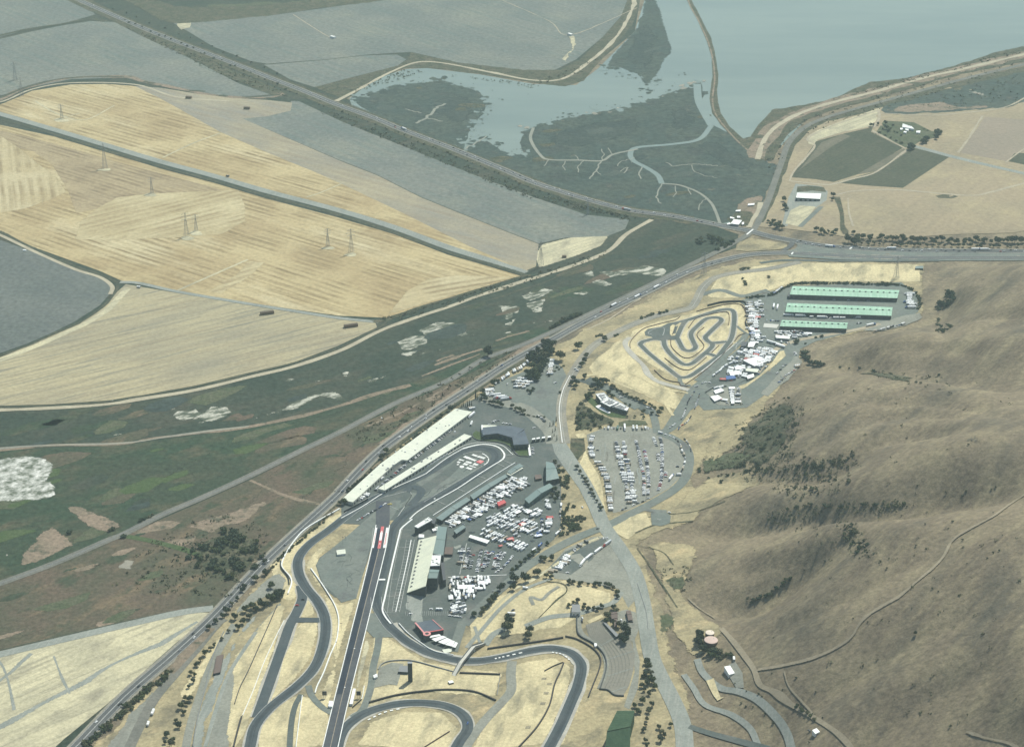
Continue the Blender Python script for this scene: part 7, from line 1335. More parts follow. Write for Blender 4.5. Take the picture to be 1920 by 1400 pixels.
def bus_mesh(paint):
    mb = MB(); mb.box((0,0,.4), (12, 2.55, 2.8), 0, 0, .985)
    for s in (-1, 1):
        for k in range(8): mb.box((-4.8+k*1.35, s*1.265, 1.7), (1.1, .06, .8), 0, 1)
        for x in (-3.6, 4): mb.tube((x, s*.95, .5), (x, s*1.29, .5), .5, 10, 2)
    mb.box((5.97,0,1.4), (.1, 2.2, 1.3), 0, 1); mb.box((-2,0,3.2), (2, 1.4, .25), 0, 3); mb.box((3,0,3.2), (2, 1.4, .25), 0, 3)
    return mesh_of(mb, 'bus', ['paint_'+paint, 'glass', 'rubber', 'paint_grey'])
def tent_mesh(paint, s, l):
    mb = MB()
    for x in (-1, 1):
        for y in (-1, 1): mb.tube((x*(l/2-.1), y*(s/2-.1), 0), (x*(l/2-.1), y*(s/2-.1), 2.4), .05, 5, 1)
    v = [(-l/2,-s/2,2.4),(l/2,-s/2,2.4),(l/2,s/2,2.4),(-l/2,s/2,2.4),(-l/2+s*.45,0,3.5),(l/2-s*.45,0,3.5)]; mb.add(v, [(0,1,5,4),(2,3,4,5),(3,0,4),(1,2,5),(3,2,1,0)], 0)
    for y in (-1, 1): mb.box((0, y*s/2, 2.1), (l, .04, .3), 0, 0)
    for x in (-1, 1): mb.box((x*l/2, 0, 2.1), (.04, s, .3), 0, 0)
    mb.box((0,0,0), (1.8,.7,.75), 0, 1); return mesh_of(mb, 'canopy_tent', ['paint_'+paint, 'steel'])
CAR = {(p, k): car_mesh(p, k) for p in ('white','silver','grey','black','blue','red','dark_blue','tan','yellow') for k in ('car','suv','pickup') if not (p == 'yellow' and k != 'car')}
MH = {(p, L): motorhome_mesh(p, L) for p in ('white','tan') for L in (8, 11)}
TR = {(p, L): trailer_mesh(p, L) for p in ('white','silver','grey','black','blue') for L in (7, 10)}
CV = {(p, L): caravan_mesh(p, L) for p in ('white','tan','silver') for L in (7, 9)}
SM = {p: semi_mesh(*p) for p in (('white','white'),('white','blue'),('white','black'),('silver','red'),('black','black'),('red','white'))}
BU = {p: bus_mesh(p) for p in ('white','green')}
TE = {(p, s): tent_mesh(p, s[0], s[1]) for p in ('white','blue','red','dark_blue') for s in ((3,3),(4,6),(6,10))}
PAINT = ['white']*34+['silver']*22+['black']*16+['grey']*14+['blue']*4+['red']*3+['dark_blue']*4+['tan']*3
NV = {}
def veh(kind, x, y, ang, region, world=False, paint=None):
    q = (x, y, float(hgt(x, y))) if world else tuple(P([(x, y)])[0])
    if kind == 'car':
        p = paint or R.choice(PAINT); k = R.choice(['car','car','suv','suv','pickup']) if p != 'yellow' else 'car'; me = CAR[p, k]; nm = {'car':'parked_car','suv':'parked_suv','pickup':'pickup_truck'}[k]; cat = {'car':'car','suv':'suv','pickup':'pickup truck'}[k]
    if kind == 'home': p = R.choice(['white','white','tan']); me = MH[p, R.choice([8,11])]; nm = cat = 'motorhome'
    if kind == 'trailer' and not paint and R.random() < .48: kind = 'caravan'
    if kind in ('car', 'home'): pass
    elif kind == 'caravan': p = R.choice(['white']*8+['tan','silver']); me = CV[p, R.choice([7,9])]; nm = cat = 'caravan'
    elif kind == 'trailer': p = paint or R.choice(['white']*15+['silver']*5+['grey','grey','black','black','blue']); me = TR[p, R.choice([7,10])]; nm, cat = 'box_trailer', 'trailer'
    elif kind == 'semi': p = R.choice(list(SM)[:4]+[('white','white')]*6); me = SM[p]; p = p[0]; nm, cat = 'semi_truck', 'truck'
    elif kind == 'bus': p = paint or 'white'; me = BU[p]; nm = cat = 'bus'
    else: p = paint or R.choice(['white']*22+['blue','red','dark_blue']); me = TE[p, R.choice([(3,3),(3,3),(4,6),(6,10)])]; nm, cat = 'canopy_tent', 'tent'
    NV.setdefault(nm, []).append((1/np.hypot(q[0], q[1]), nm, (q[0], q[1], q[2]+(.88 if q[2] < .05 else 1.28)), ang+R.gauss(0, .035)+(math.pi if R.random() < .5 else 0), (1, 1, 1), me, None, f"{p.replace('_', ' ')} {cat} {region}", cat, f"{p.replace('_', ' ')} {cat}s {region}"))
def park_all():
    for nm, L in NV.items():
        L.sort(key=lambda t: -t[0])
        for it in L[:292]:
            o = bpy.data.objects.new(nm, it[5]); COL.objects.link(o); o.location = it[2]; o.rotation_euler = (0, 0, it[3]); tag(o, it[7], it[8], it[9])
        if L[292:]: massed(nm+'s', L[292:], f"small {L[0][8]}s massed in the farthest lots and on the far highways", L[0][8]+'s')
LEN = {'car': 2.75, 'home': 3.9, 'trailer': 3.8, 'semi': 4.3, 'bus': 4.2, 'tent': 4.5}
def row(pts, head, kinds, region, gap=.1, pad=.25, side=0, along_row=False, paint=None):
    """vehicles side by side along a line of the photo; head = the way their long axis points in the photo (or along the line)"""
    w = path_world(pts, seg=4); L = np.concatenate([[0], np.cumsum(np.hypot(*np.diff(w, axis=0).T))]); s = 1.0
    if head is not None:
        m = np.mean(np.asarray(pts, float), 0); ha = pang(m, (m[0]+head[0]*10, m[1]+head[1]*10))
    while s < L[-1]:
        k = R.choice(kinds); step = (LEN[k] if not along_row else {'car': 6.2, 'home': 11, 'trailer': 10.5, 'semi': 19, 'bus': 14, 'tent': 6}[k])+abs(R.gauss(0, pad))
        if R.random() > gap:
            x, y = np.interp(s+step/2, L, w[:, 0]), np.interp(s+step/2, L, w[:, 1]); x2, y2 = np.interp(s+step/2+2, L, w[:, 0]), np.interp(s+step/2+2, L, w[:, 1]); x1, y1 = np.interp(s+step/2-2, L, w[:, 0]), np.interp(s+step/2-2, L, w[:, 1])
            a = ha if head is not None else math.atan2(y2-y1, x2-x1); veh(k, x-math.sin(a)*side+R.gauss(0, .25), y+math.cos(a)*side+R.gauss(0, .25), a, region, True, paint)
        s += step
def lot(poly, e1, head, kinds, region, rowgap, gap=.2, pad=.6, stag=0):
    """a block of rows: rows run along photo direction e1, vehicles point along head"""
    poly = np.asarray(poly, float); m = poly.mean(0); W = P(poly)[:, :2]; a1 = pang(m, m+np.array(e1)*10); ha = pang(m, m+np.array(head)*10)
    u = np.array([math.cos(a1), math.sin(a1)]); v = np.array([-u[1], u[0]]); c = W.mean(0); A, B = (W-c) @ u, (W-c) @ v
    b = B.min()+rowgap*.5
    while b < B.max():
        a = A.min()+R.uniform(0, 3)
        while a < A.max():
            k = R.choice(kinds); step = LEN[k]+abs(R.gauss(0, pad)); p = c+u*(a+step/2)+v*b
            if R.random() > gap and inside(p[None], W)[0]: veh(k, p[0]+R.gauss(0, .4), p[1]+R.gauss(0, .5), ha, region, True)
            a += step
        b += rowgap
def lz(p): return [(1060+x/6, 780+y/6) for x, y in p]
def pz(p): return [(840+x/6, 900+y/6) for x, y in p]
H = (1, 0)
C, CM, MIX, RV = ['car'], ['car','car','car','home'], ['car','trailer','home','trailer'], ['trailer','home','trailer','trailer','tent']
row(lz([(300,222),(290,330),(300,450),(360,530),(440,650),(480,760)]), H, MIX, 'in the row on the left edge of the gravel lot', .12, 1.6); row(lz([(480,770),(490,880),(510,1060)]), H, MIX, 'in the row on the left edge of the gravel lot', .15, 1.8)
row(lz([(570,290),(600,420),(640,600),(680,760),(700,860),(720,985)]), H, ['car','car','car','trailer','home'], 'in the left column of the second gravel lot row', .06, .5); row(lz([(655,285),(670,420),(700,560),(735,700),(760,880),(775,975)]), H, ['car','car','car','car','home'], 'in the right column of the second gravel lot row', .08, .4)
row(lz([(792,280),(825,400),(845,520),(880,680),(885,900)]), H, C, 'in the left column of the third gravel lot row', .05, .35); row(lz([(885,385),(915,520),(935,700),(930,890)]), H, C, 'in the right column of the third gravel lot row', .05, .35)
row(lz([(985,240),(1010,300),(1030,340)]), H, C, 'in the short column by the top of the gravel lot', .05); row(lz([(1060,235),(1085,330),(1090,480),(1085,640),(1070,760),(1045,840)]), H, C, 'in the fourth gravel lot row', .05, .35); row(lz([(1040,420),(1045,510)]), H, C, 'in the fourth gravel lot row', .1); row(lz([(1130,610),(1125,690)]), H, C, 'in the fourth gravel lot row', .1)
row(lz([(1025,190),(1130,215),(1220,250),(1285,310),(1310,400),(1345,480),(1335,560),(1300,640),(1275,670)]), None, ['car','car','home'], 'parked along the inside of the lot curve', .12, 1, along_row=True); row(lz([(1290,230),(1350,275),(1400,350),(1415,400)]), None, C, 'parked on the outside of the lot curve', .2, 2, along_row=True)
for x, k, p in ((440,'car','white'),(485,'home',None),(520,'car','white'),(548,'car','grey'),(588,'bus','green'),(625,'car','black'),(668,'semi',None),(765,'bus','white'),(805,'bus','white'),(868,'home',None),(902,'home',None),(930,'car','white')): q = lz([(x, 145)])[0]; veh(k, q[0], q[1], pang(q, (q[0], q[1]+8)), 'in the top row of the gravel lot', paint=p)
row(lz([(580,1095),(660,1050),(760,1005),(880,965),(930,930)]), None, ['car'], 'parked by the road under the gravel lot', .2, 1.5, along_row=True); veh('semi', *lz([(1195,700)])[0], pang(*lz([(1165,740),(1225,660)])), 'alone on the right of the gravel lot'); row(lz([(1255,560),(1260,575)]), H, C, 'alone on the right of the gravel lot', 0)
row(lz([(1160,150),(1240,95),(1320,20)])+[(1285,770),(1292,750),(1303,735)], None, C, 'parked nose to tail up the road to the karts', .1, .6, along_row=True); row(lz([(1265,185),(1285,130),(1360,85),(1420,0)])+[(1302,768),(1312,740)], None, C, 'parked along the right side of the kart road', .1, .8, along_row=True)
# paddock
row(pz([(-10,505),(160,400),(330,280),(470,190),(600,95)]), (1,.30), RV, 'in the strip along the sage sheds', .12, .6); row(pz([(40,455),(180,360),(350,250),(540,120),(640,50),(760,-10)]), (1,.30), RV, 'in the strip along the sage sheds', .15, .8); row(pz([(640,110),(720,60),(800,20),(880,-10)]), (1,.30), RV, 'in the strip along the sage sheds', .12, .8); row(pz([(690,150),(780,100),(880,40)]), (1,-.4), RV, 'in the strip along the sage sheds', .2, 1)
row(pz([(330,380),(420,330),(510,300)]), (1,.30), RV, 'in the strip along the sage sheds', .1, .5)
lot(pz([(425,490),(500,420),(640,360),(760,430),(1000,520),(990,600),(780,600),(620,560)]), (1,.38), (1,-.55), RV, 'in the middle paddock block', 10.6, .10, .5)
lot(pz([(640,330),(740,275),(1000,350),(1095,390),(1060,420),(860,390),(700,370)]), (1,.38), (1,-.5), RV, 'in the upper paddock block', 10.6, .10, .5)
lot(pz([(300,580),(420,560),(690,630),(900,710),(860,830),(690,740),(480,680)]), (1,.38), (1,-.6), ['trailer','trailer','home','tent'], 'in the lower paddock block behind the long white hall', 11, .12, .5)
row(pz([(1150,420),(1135,480),(1125,560),(1110,600)]), (1,-.05), ['trailer','tent'], 'in the column by the paddock east road', .1, 1); row(pz([(1060,400),(1055,470),(1050,560)]), (1,-.05), C, 'in the column by the paddock east road', .1, .8); row(pz([(1240,190),(1270,260),(1265,420),(1270,560),(1220,620)]), None, ['trailer','home','car'], 'along the outer road of the paddock', .35, 3, along_row=True); row(pz([(960,650),(1000,640),(1040,600),(1110,590)]), (1,-.6), ['tent','trailer'], 'at the lower right of the paddock', .1, .8)
row(pz([(1110,230),(1120,280),(1135,320)]), (1,.2), ['tent','trailer','car'], 'in the small lot under the long green barn', .1); row(pz([(930,830),(1000,775),(1050,735)]), None, ['trailer'], 'on the paddock lower drive', .2, 3, along_row=True)
for x, y, p in ((640,715,'blue'),(935,425,'dark_blue'),(700,680,'red'),(760,590,'dark_blue'),(1020,640,'blue'),(1155,430,'red'),(590,760,'red')): q = pz([(x, y)])[0]; o = veh('tent', q[0], q[1], .4, 'standing out in the paddock', paint=p)
row(pz([(170,755),(150,840),(135,960)]), H, CM, 'in the first column of the lower car lot', .08, .5); row(pz([(240,770),(215,880),(185,1000)]), H, C, 'in the second column of the lower car lot', .08, .5); row(pz([(375,790),(350,900),(325,1045)]), H, C, 'in the third column of the lower car lot', .08, .5); row(pz([(440,790),(415,900),(390,1030)]), H, C, 'in the fourth column of the lower car lot', .08, .5)
row(pz([(560,830),(530,920),(505,1010)]), H, C, 'in the fifth column of the lower car lot', .08, .5); row(pz([(640,815),(610,880)]), H, C, 'in the sixth column of the lower car lot', .08, .5); row(pz([(730,860),(640,970),(540,1050)]), (1,-.35), C, 'in the slanted last column of the lower car lot', .08, .5); row(pz([(520,810),(470,850)]), H, C, 'in the fourth column of the lower car lot', .08, .5)
veh('car', *pz([(385,965)])[0], pang((0+900,1060),(910,1060)), 'in the middle of the lower car lot', paint='red')
gz = lambda p: [(640+x/6, 940+y/6) for x, y in p]
lot(gz([(1270,1030),(1540,1020),(1530,1080),(1270,1100)]), H, (0,1), ['trailer','home','car','trailer'], 'in the short rows below the white halls', 10, .08, .4); lot(gz([(1200,1170),(1330,1150),(1310,1280),(1190,1270)]), (.2,-1), (1,-.3), ['home','trailer'], 'in the tight block at the lower paddock end', 11, .05, .3); lot(gz([(1290,860),(1440,850),(1640,850),(1640,900),(1290,930)]), H, (1,.1), ['tent','trailer','car'], 'around the paddock cross road', 9, .3, 1.4)
row(gz([(1200,1290),(1340,1310)]), (1,.1), C, 'at the lower paddock exit', .3, 1); row(gz([(1640,1030),(1720,990),(1580,1160),(1420,1210),(1390,1300)]), None, ['trailer','car'], 'along the tree line below the paddock', .5, 5, along_row=True); row(gz([(970,1215),(1100,1225)]), H, ['trailer','car'], 'in the marked stalls south of the grandstand', .1, 6); row(gz([(760,1270),(790,1275)]), H, C, 'in the marked stalls south of the grandstand', .1)
row([(1068,1050),(1055,1062),(1045,1070),(1030,1075)], (1,.15), ['car','home','trailer'], 'at the left of the upper dirt lot', .1, 1); row([(1050,1068),(1055,1055),(1065,1045)], (1,.35), ['trailer'], 'at the left of the upper dirt lot', .05, .6); row([(1075,1035),(1090,1022),(1110,1015)], (1,.4), ['home','car','trailer'], 'along the top of the upper dirt lot', .3, 2); row([(1128,1011),(1140,1010)], (0,1), C, 'along the top of the upper dirt lot', 0, .2); row([(1085,1065),(1100,1050),(1120,1035),(1138,1022)], None, ['semi','trailer'], 'along the right edge of the upper dirt lot', .15, 3, along_row=True); row([(1060,1075),(1065,1075)], H, C, 'at the left of the upper dirt lot', 0)
lot(pz([(420,440),(560,340),(760,270),(1090,390),(1120,560),(1000,660),(700,640),(420,540)]), (1,.38), (1,-.5), ['car','car','tent','trailer'], 'scattered through the paddock aisles', 15, .35, 3)
lot(pz([(0,520),(330,300),(600,110),(880,-10),(900,80),(640,230),(330,430),(60,560)]), (1,-.62), (1,.3), ['car','trailer','tent'], 'behind the strip along the sage sheds', 9, .18, .8)
for x in (265, 300, 455, 480, 585, 605): row(pz([(x,800),(x-22,900),(x-48,1000)]), H, C, 'in the filled aisles of the lower car lot', .5, 1.5)
lot(gz([(1200,850),(1690,850),(1640,990),(1400,1110),(1210,1120)]), H, (.1,1), ['car','trailer','tent','home','car'], 'packed into the end of the lower paddock', 8.5, .22, .9); lot(gz([(1200,1110),(1420,1100),(1380,1290),(1190,1280)]), (.2,-1), (1,-.3), ['car','car','trailer'], 'filling the tip of the lower paddock', 7.5, .3, 1)
# by the garages
row([(702,922),(730,898),(760,873),(790,850),(820,828),(845,807),(870,785)], (1,.25), C, 'in front of the long cream garage', .30, .6); row([(672,940),(690,928)], (1,.25), ['car','trailer'], 'in front of the long cream garage', .2); veh('semi', 884, 781, pang((878,787),(889,777)), 'by the top end of the long garage'); veh('bus', 884, 796, pang((881,803),(887,790)), 'between the garages and the clubhouse'); veh('home', 717, 899, pang((712,903),(722,895)), 'beside the pit garage end'); row([(874,765),(888,768)], (1,-.2), ['home','trailer'], 'under the poplars by the garage', .1, .3)
row([(664,981),(690,965),(705,957),(722,946)], (1,-.5), C, 'on the edge of the drag shutdown lot', .15, 1.2); row([(727,948),(732,946)], H, C, 'on the edge of the drag shutdown lot', 0, paint='yellow')
row([(905,808),(930,790),(945,795),(960,797)], H, C, 'behind the slate clubhouse', .3, 2); row([(1005,780),(1015,785),(1022,792)], (1,-.2), C, 'at the bend of the entry road', .1); row([(998,840),(999,852)], H, C, 'beside the clubhouse east wall', .1); veh('car', 1001, 803, .3, 'alone on the wide entry apron', paint='white'); veh('car', 1092, 952, 1.9, 'driving down the wide gravel road', paint='white')
row([(908,744),(916,739),(913,734)], (1,.1), ['trailer'], 'in the hedge row of the trailer lot', 0); row([(913,732),(920,738),(930,744),(940,748),(950,750)], (1,-.12), ['semi','trailer','semi'], 'in the row over the dark hedge', .05, .5); row([(927,722),(938,715),(950,707),(960,700),(975,693),(990,680)], (.5,1), ['trailer','home'], 'in the slanted row beside the highway', .2, 1); lot([(962,715),(980,708),(995,718),(990,732),(968,728)], (1,.1), (1,-.2), ['trailer','home'], 'in the packed centre of the trailer lot', 10, .05, .4); veh('car', 951, 722, 1.2, 'in the aisle of the trailer lot', paint='white')
row([(1036,676),(1033,690),(1031,703)], (1,-.1), ['trailer','home'], 'in the column right of the tall grove', .05, .4); veh('car', 1041, 719, .3, 'at the trailer lot exit', paint='white'); row([(1078,692),(1082,697)], H, C, 'at the office drive', 0); row([(1162,745),(1166,747)], H, C, 'in the office car park', 0); row([(1212,765),(1222,768)], (1,.4), C, 'in the office car park', .1)
# kart paddock
row(kz([(1480,170),(1490,250),(1490,330),(1480,420),(1500,520),(1520,570)]), H, ['trailer','home','trailer','tent'], 'in the left column of the kart paddock', .04, .6); row(kz([(1550,170),(1545,220)]), H, ['semi','trailer'], 'in the middle column of the kart paddock', .05, .6); row(kz([(1545,290),(1540,400),(1560,560),(1580,610)]), H, ['trailer','tent','trailer'], 'in the middle column of the kart paddock', .1, .6); veh('semi', *kz([(1745,215)])[0], pang((1450,570),(1449,585)), 'at the west end of the mint workshops'); veh('semi', *kz([(1785,235)])[0], pang((1455,570),(1453,585)), 'at the west end of the mint workshops')
lot(kz([(1400,790),(1560,680),(1760,700),(1720,800),(1600,900),(1500,900)]), (.55,-1), (1,.15), ['trailer','home','tent','trailer'], 'in the packed kart paddock', 11, .12, .5); lot(kz([(1180,960),(1300,880),(1520,900),(1540,960),(1400,1010),(1240,1010)]), (.55,-1), (1,.15), ['trailer','tent','car','tent'], 'in the lower kart paddock', 9.5, .12, .4)
row(kz([(1050,1010),(1130,950),(1200,890),(1260,860)]), None, ['trailer'], 'along the wall of the kart pit lane', .05, .4, along_row=True); row(kz([(1380,690),(1430,720)]), (1,-.4), ['trailer','car'], 'by the black kart building', .1); row(kz([(1280,780),(1240,830)]), H, ['tent','trailer'], 'by the kart pit wall', .1); row(kz([(1150,1040),(1260,1050)]), H, ['tent','car','car'], 'at the foot of the kart paddock', .1, paint='red') ; row(kz([(1050,1080),(970,1070),(870,1120)]), None, C, 'on the road below the kart paddock', .2, 1, along_row=True)
row(kz([(1270,1130),(1270,1200),(1280,1290)]), H, ['trailer','tent'], 'in the left column of the slope lot', .05, .6); row(kz([(1350,1130),(1340,1200),(1340,1300)]), H, ['car','trailer','tent'], 'in the right column of the slope lot', .1, .6); row(kz([(1080,1140),(1150,1130)]), (1,-.3), ['trailer','home'], 'at the slope tents', .1); row(kz([(1100,1280),(1180,1270),(1220,1310)]), (1,.2), ['car','tent'], 'at the slope tents', .1)
wz = lambda p: [(1400+x/6, 520+y/6) for x, y in p]
row(wz([(300,200),(340,170),(390,130)]), (1,-.4), ['trailer','trailer','home'], 'in the slanted row by the workshop hedge', 0, .2); row(wz([(1830,190),(1830,260),(1820,290),(1860,320),(1830,360)]), (1,.02), ['semi','trailer','trailer'], 'on the right of the mint workshops', .05, .8); row(wz([(560,232),(700,245),(900,250),(1010,262),(1190,268),(1420,275),(1600,285)]), H, ['car','semi','car','trailer','car'], 'between the two long mint workshops', .45, 6, along_row=True)
row(wz([(400,430),(480,440),(640,450),(760,460),(900,465),(1130,470),(1280,465)]), H, ['car','trailer','semi','car','car'], 'below the middle mint workshop', .35, 3, along_row=True); row(wz([(350,590),(500,590),(660,600),(780,605),(910,605)]), (.2,1), C, 'along the front of the short mint workshop', .2, .8); lot(wz([(310,610),(480,610),(720,630),(700,660),(520,700),(330,700)]), H, (1,.1), ['trailer','car','home','tent'], 'south of the short mint workshop', 8, .15, .6); row(wz([(210,490),(290,495),(370,500)]), (.3,1), C, 'west of the short mint workshop', .1)
row(wz([(260,745),(330,765),(380,790)]), (1,.3), ['semi'], 'at the workshop road fork', 0); row(wz([(370,740),(480,745)]), (.4,1), ['trailer','car'], 'at the workshop road fork', .1); row(wz([(1230,530),(1300,520)]), (1,-.6), C, 'on the dirt lot right of the workshops', .1); row(wz([(1340,560),(1440,540)]), None, ['semi'], 'on the dirt lot right of the workshops', 0, along_row=True); row(wz([(1430,620),(1560,590),(1660,560),(1780,530)]), (1,-.3), ['trailer','car','car'], 'on the dirt lot right of the workshops', .15, .6)
row(wz([(530,820),(550,880)]), (1,-.1), C, 'on the track under the hill foot', .1, 2); row(wz([(560,990),(570,1020)]), (1,-.1), ['home'], 'on the track under the hill foot', 0); row(wz([(540,1050),(500,1080),(440,1110),(390,1170),(320,1210)]), (1,-.15), C, 'in the slanted hill foot row', .25, 1.6); row(wz([(460,985),(400,1015),(370,1060),(335,1090)]), (1,-.3), C, 'on the dirt aisle by the hill foot', .3, 8)
lot(kz([(1440,150),(1600,150),(1620,330),(1560,400),(1640,620),(1480,640),(1500,520),(1440,420)]), H, (1,.02), ['trailer','home','car','tent'], 'in the filled gaps of the kart paddock', 7.5, .35, 1)
lot(kz([(1290,760),(1400,700),(1560,680),(1770,700),(1700,880),(1560,980),(1380,1020),(1180,1030),(1180,960)]), (.55,-1), (1,.15), ['car','tent','car','trailer'], 'scattered in the kart paddock lanes', 9, .4, 2)
# singles
for k, x, y, h, l, p in (('car',877,1357,(.4,-1),'racing round the small loop bend','blue'),('trailer',287,1337,(.4,-1),'beside the lower left access road','white'),('trailer',278,1359,(.4,-1),'lower down beside the left access road','white'),('car',362,1189,(1,-1),'driving dark on the highway bend','black'),('car',557,1136,(1,.1),'parked on the old track link','red'),('car',568,1125,(1,.1),'parked on the upper old track link','black'),('car',1092,1160,(.3,1),'on the lane by the terraces','white'),('car',1091,1166,(.3,1),'lower on the lane by the terraces','dark_blue'),('trailer',959,1153,(1,0),'above the big knoll trees','white'),('car',962,1145,(1,-.3),'above the trailer on the knoll','dark_blue'),('car',1165,1164,(.3,1),'in the brown house yard','white'),('car',1184,1167,(1,.1),'by the long stable','black'),('trailer',985,1105,(1,.1),'on the knoll path','white'),('car',1121,992,(1,-.2),'crossing the dirt junction','black'),('car',1255,962,(1,.2),'at the helipad corner','white'),('trailer',427,332,(1,.1),'dark on the farm road','black'),('trailer',260,540,(1,.15),'at the corner of the tan field','white'),('car',1120,845,(1,.0),'alone in the gravel lot aisle','black'),('trailer',1376,1238,(.2,1),'beside the hillside yard','white'),('car',1517,1372,(1,.2),'by the small white hill shed','black')):
    veh(k, x, y, pang((x, y), (x+h[0]*8, y+h[1]*8)), l, paint=p)
def traffic(pts, n, region, off=3.4, semi=.1):
    w = path_world(pts, seg=6); L = np.concatenate([[0], np.cumsum(np.hypot(*np.diff(w, axis=0).T))])
    for k in range(n):
        s = L[-1]*(k+R.uniform(.15, .85))/n; x, y = np.interp(s, L, w[:, 0]), np.interp(s, L, w[:, 1]); x2, y2 = np.interp(s+4, L, w[:, 0]), np.interp(s+4, L, w[:, 1]); a = math.atan2(y2-y, x2-x); o = R.choice((-off, off))
        veh('semi' if R.random() < semi else 'car', x-math.sin(a)*o, y+math.cos(a)*o, a, region, True, )
traffic(H37[1:12], 20, 'on the far marsh highway', semi=.06); traffic(H37[11:25], 48, 'on the marsh causeway highway', semi=.05); traffic(H37[27:], 40, 'queued on the right highway', semi=.08); traffic(H121[15:21], 16, 'on the lower lanes right of the junction'); traffic(H121[6:15], 20, 'on the highway past the grove', semi=.05); traffic(H121[:7], 12, 'on the lower left highway', semi=.08)
park_all()
# ------------------------------------------------------------------ pylons, poles, hay stacks
def pylon(x, y, h, label):
    q = P([(x, y)])[0]; rt = thing('power_pylon', label, 'pylon', tuple(q), 'lattice pylons in the fields'); rt.rotation_euler[2] = .5
    mb = MB(); w0, w1 = h*.09, h*.022; hh = h*.72
    c = [(a, b) for a, b in ((-1,-1),(1,-1),(1,1),(-1,1))]
    for a, b in c: mb.tube((a*w0, b*w0, -.5), (a*w1, b*w1, hh), .22, 4); mb.tube((a*w1, b*w1, hh), (a*w1*.5, b*w1*.5, h), .18, 4)
    for k in range(7):
        z0, z1 = hh*k/7, hh*(k+1)/7; r0, r1 = w0+(w1-w0)*k/7, w0+(w1-w0)*(k+1)/7
        for i in range(4):
            a, b = c[i], c[(i+1) % 4]; mb.tube((a[0]*r0, a[1]*r0, z0), (b[0]*r1, b[1]*r1, z1), .11, 3); mb.tube((b[0]*r0, b[1]*r0, z0), (a[0]*r1, a[1]*r1, z1), .11, 3)
    mb.build('lattice', M('steel'), rt)
    for z, L in ((h*.72, h*.17), (h*.84, h*.21), (h*.95, h*.15)):
        mb = MB(); mb.tube((-L, 0, z), (L, 0, z), .2, 4); mb.tube((-L, 0, z), (0, 0, z+h*.05), .14, 4); mb.tube((L, 0, z), (0, 0, z+h*.05), .14, 4)
        for s in (-1, 1): mb.tube((s*L*.95, 0, z), (s*L*.95, 0, z-2), .12, 4)
        mb.build('cross_arm', M('steel'), rt)
for x, y, h, l in ((350,443,48,'pylon standing at the centre of the big striped straw field'), (368,433,34,'shorter pylon behind the central striped field pylon'), (615,462,36,'left pylon of the pair at the right of the straw field'), (659,474,48,'right taller pylon of the pair in the straw field'), (1014,500,50,'pylon at the corner where field and levee meet'), (197,315,54,'pylon beside the farm road at the left of the striped field'), (285,362,34,'pylon on a bare patch in the striped field'), (116,222,34,'pylon in the yellow field above the farm road'), (41,180,44,'pylon by the field edge far left'), (29,150,44,'faint pylon in the grey field far left'), (1320,515,44,'pylon standing beside the highway right of the marsh'), (1680,522,44,'pylon on the dry ridge above the workshops'), (1102,402,30,'small pylon on the marsh highway verge')): pylon(x, y, h, l)
for x, y in ((350,444),(368,435),(197,316),(285,363),(116,223),(659,475),(615,463)): sheet('bare_ground', [(x+14*math.cos(a)*R.uniform(.6,1.2), y+3+4*math.sin(a)*R.uniform(.6,1.2)) for a in np.linspace(0, 6.28, 9)[:-1]], M('straw_low'), .30, rough=1.5)
def pole(x, y, h, label, arms=True):
    q = P([(x, y)])[0]; rt = thing('light_pole', label, 'light pole', tuple(q)); mb = MB(); mb.tube((0,0,0), (0,0,h), .22, 6, r2=.12); mb.build('post', M('steel'), rt)
    mb = MB(); mb.box((0,0,h), (2.6,.4,.5)); mb.build('lamp_head', M('steel_dark'), rt)
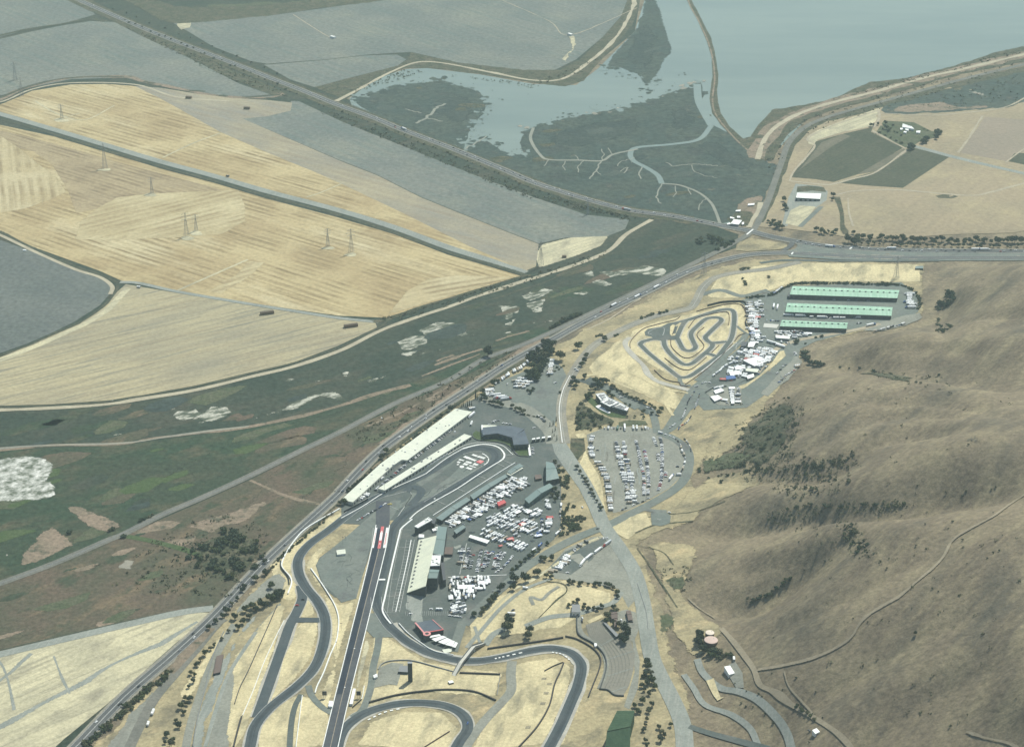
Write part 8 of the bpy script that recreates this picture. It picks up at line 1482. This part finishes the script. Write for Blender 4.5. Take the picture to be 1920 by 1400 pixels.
for x, y, l in ((721,925,'tall light pole at the lower end of the pit garage'), (793,968,'tall light pole by the white control building'), (832,930,'tall light pole between the sage sheds'), (915,878,'tall light pole by the paddock entry'), (643,1020,'light pole on the drag shutdown lot'), (652,1100,'light pole on the gravel left of the drag strip'), (765,1150,'light pole at turn one stalls'), (1000,955,'light pole in the paddock upper block'), (900,1050,'light pole in the lower car lot'), (631,1217,'camera pole beside the drag strip barrier'), (710,1268,'light pole on the drag service road'), (640,1182,'short pole by the drag strip top')): pole(x, y, 17 if 'tall' in l else 11, l)
def stack(x, y, L, W, h, head, mat, label):
    q = P([(x, y)])[0]; a = pang((x, y), (x+head[0]*6, y+head[1]*6)); rt = thing('hay_stack', label, 'hay stack', (q[0], q[1], q[2]+.3), None, a); k = max(2, int(L/2.5)); mb = MB()
    for i in range(k):
        for j in range(int(h/1.25)): mb.box((-L/2+L*(i+.5)/k, R.uniform(-.2, .2), j*1.25), (L/k*.96, W, 1.22), R.uniform(-.03, .03))
    mb.build('bales', M(mat), rt); mb = MB(); mb.box((0, 0, int(h/1.25)*1.25+.01), (L*.99, W*.92, .12)); mb.build('cover', M('bark' if mat == 'hay_brown' else 'concrete_white'), rt)
for a in ((501,589,24,6,5,(1,-.14),'hay_brown','long dark hay stack in the tan streaked field'), (658,613,24,6,5,(1,-.14),'hay_brown','long dark hay stack near the levee corner'), (463,205,14,6,5,(1,.05),'hay_brown','dark hay stack on the right of the beige strip'), (354,185,14,6,5,(1,.05),'hay_brown','dark hay stack on the left of the beige strip'), (624,72,14,7,5,(1,.2),'concrete_white','pale covered stack in the far grey field'), (1069,67,14,7,5,(1,.3),'concrete_white','pale covered stack near the far river levee'), (1058,483,8,5,4,(1,0),'hay_brown','small dark stack by the levee corner'), (46,471,6,4,3,(1,0),'concrete_white','tiny pale stack in the dark ploughed field')): stack(*a)
# ------------------------------------------------------------------ summer haze in the air
hm = bpy.data.materials.new('haze_air'); hm.use_nodes = True; nt = hm.node_tree; nt.nodes.remove(nt.nodes['Principled BSDF'])
pv = nt.nodes.new('ShaderNodeVolumePrincipled'); pv.inputs['Color'].default_value = (.70,.91,.92,1); pv.inputs['Density'].default_value = 4.2e-5; pv.inputs['Anisotropy'].default_value = .25
nt.links.new(pv.outputs[0], nt.nodes['Material Output'].inputs['Volume'])
mb = MB(); mb.box((0, 3500, -1), (54000, 54000, 1420)); tag(mb.build('haze', hm), label='pale summer haze filling the air over the valley', cat='haze', kind='stuff')
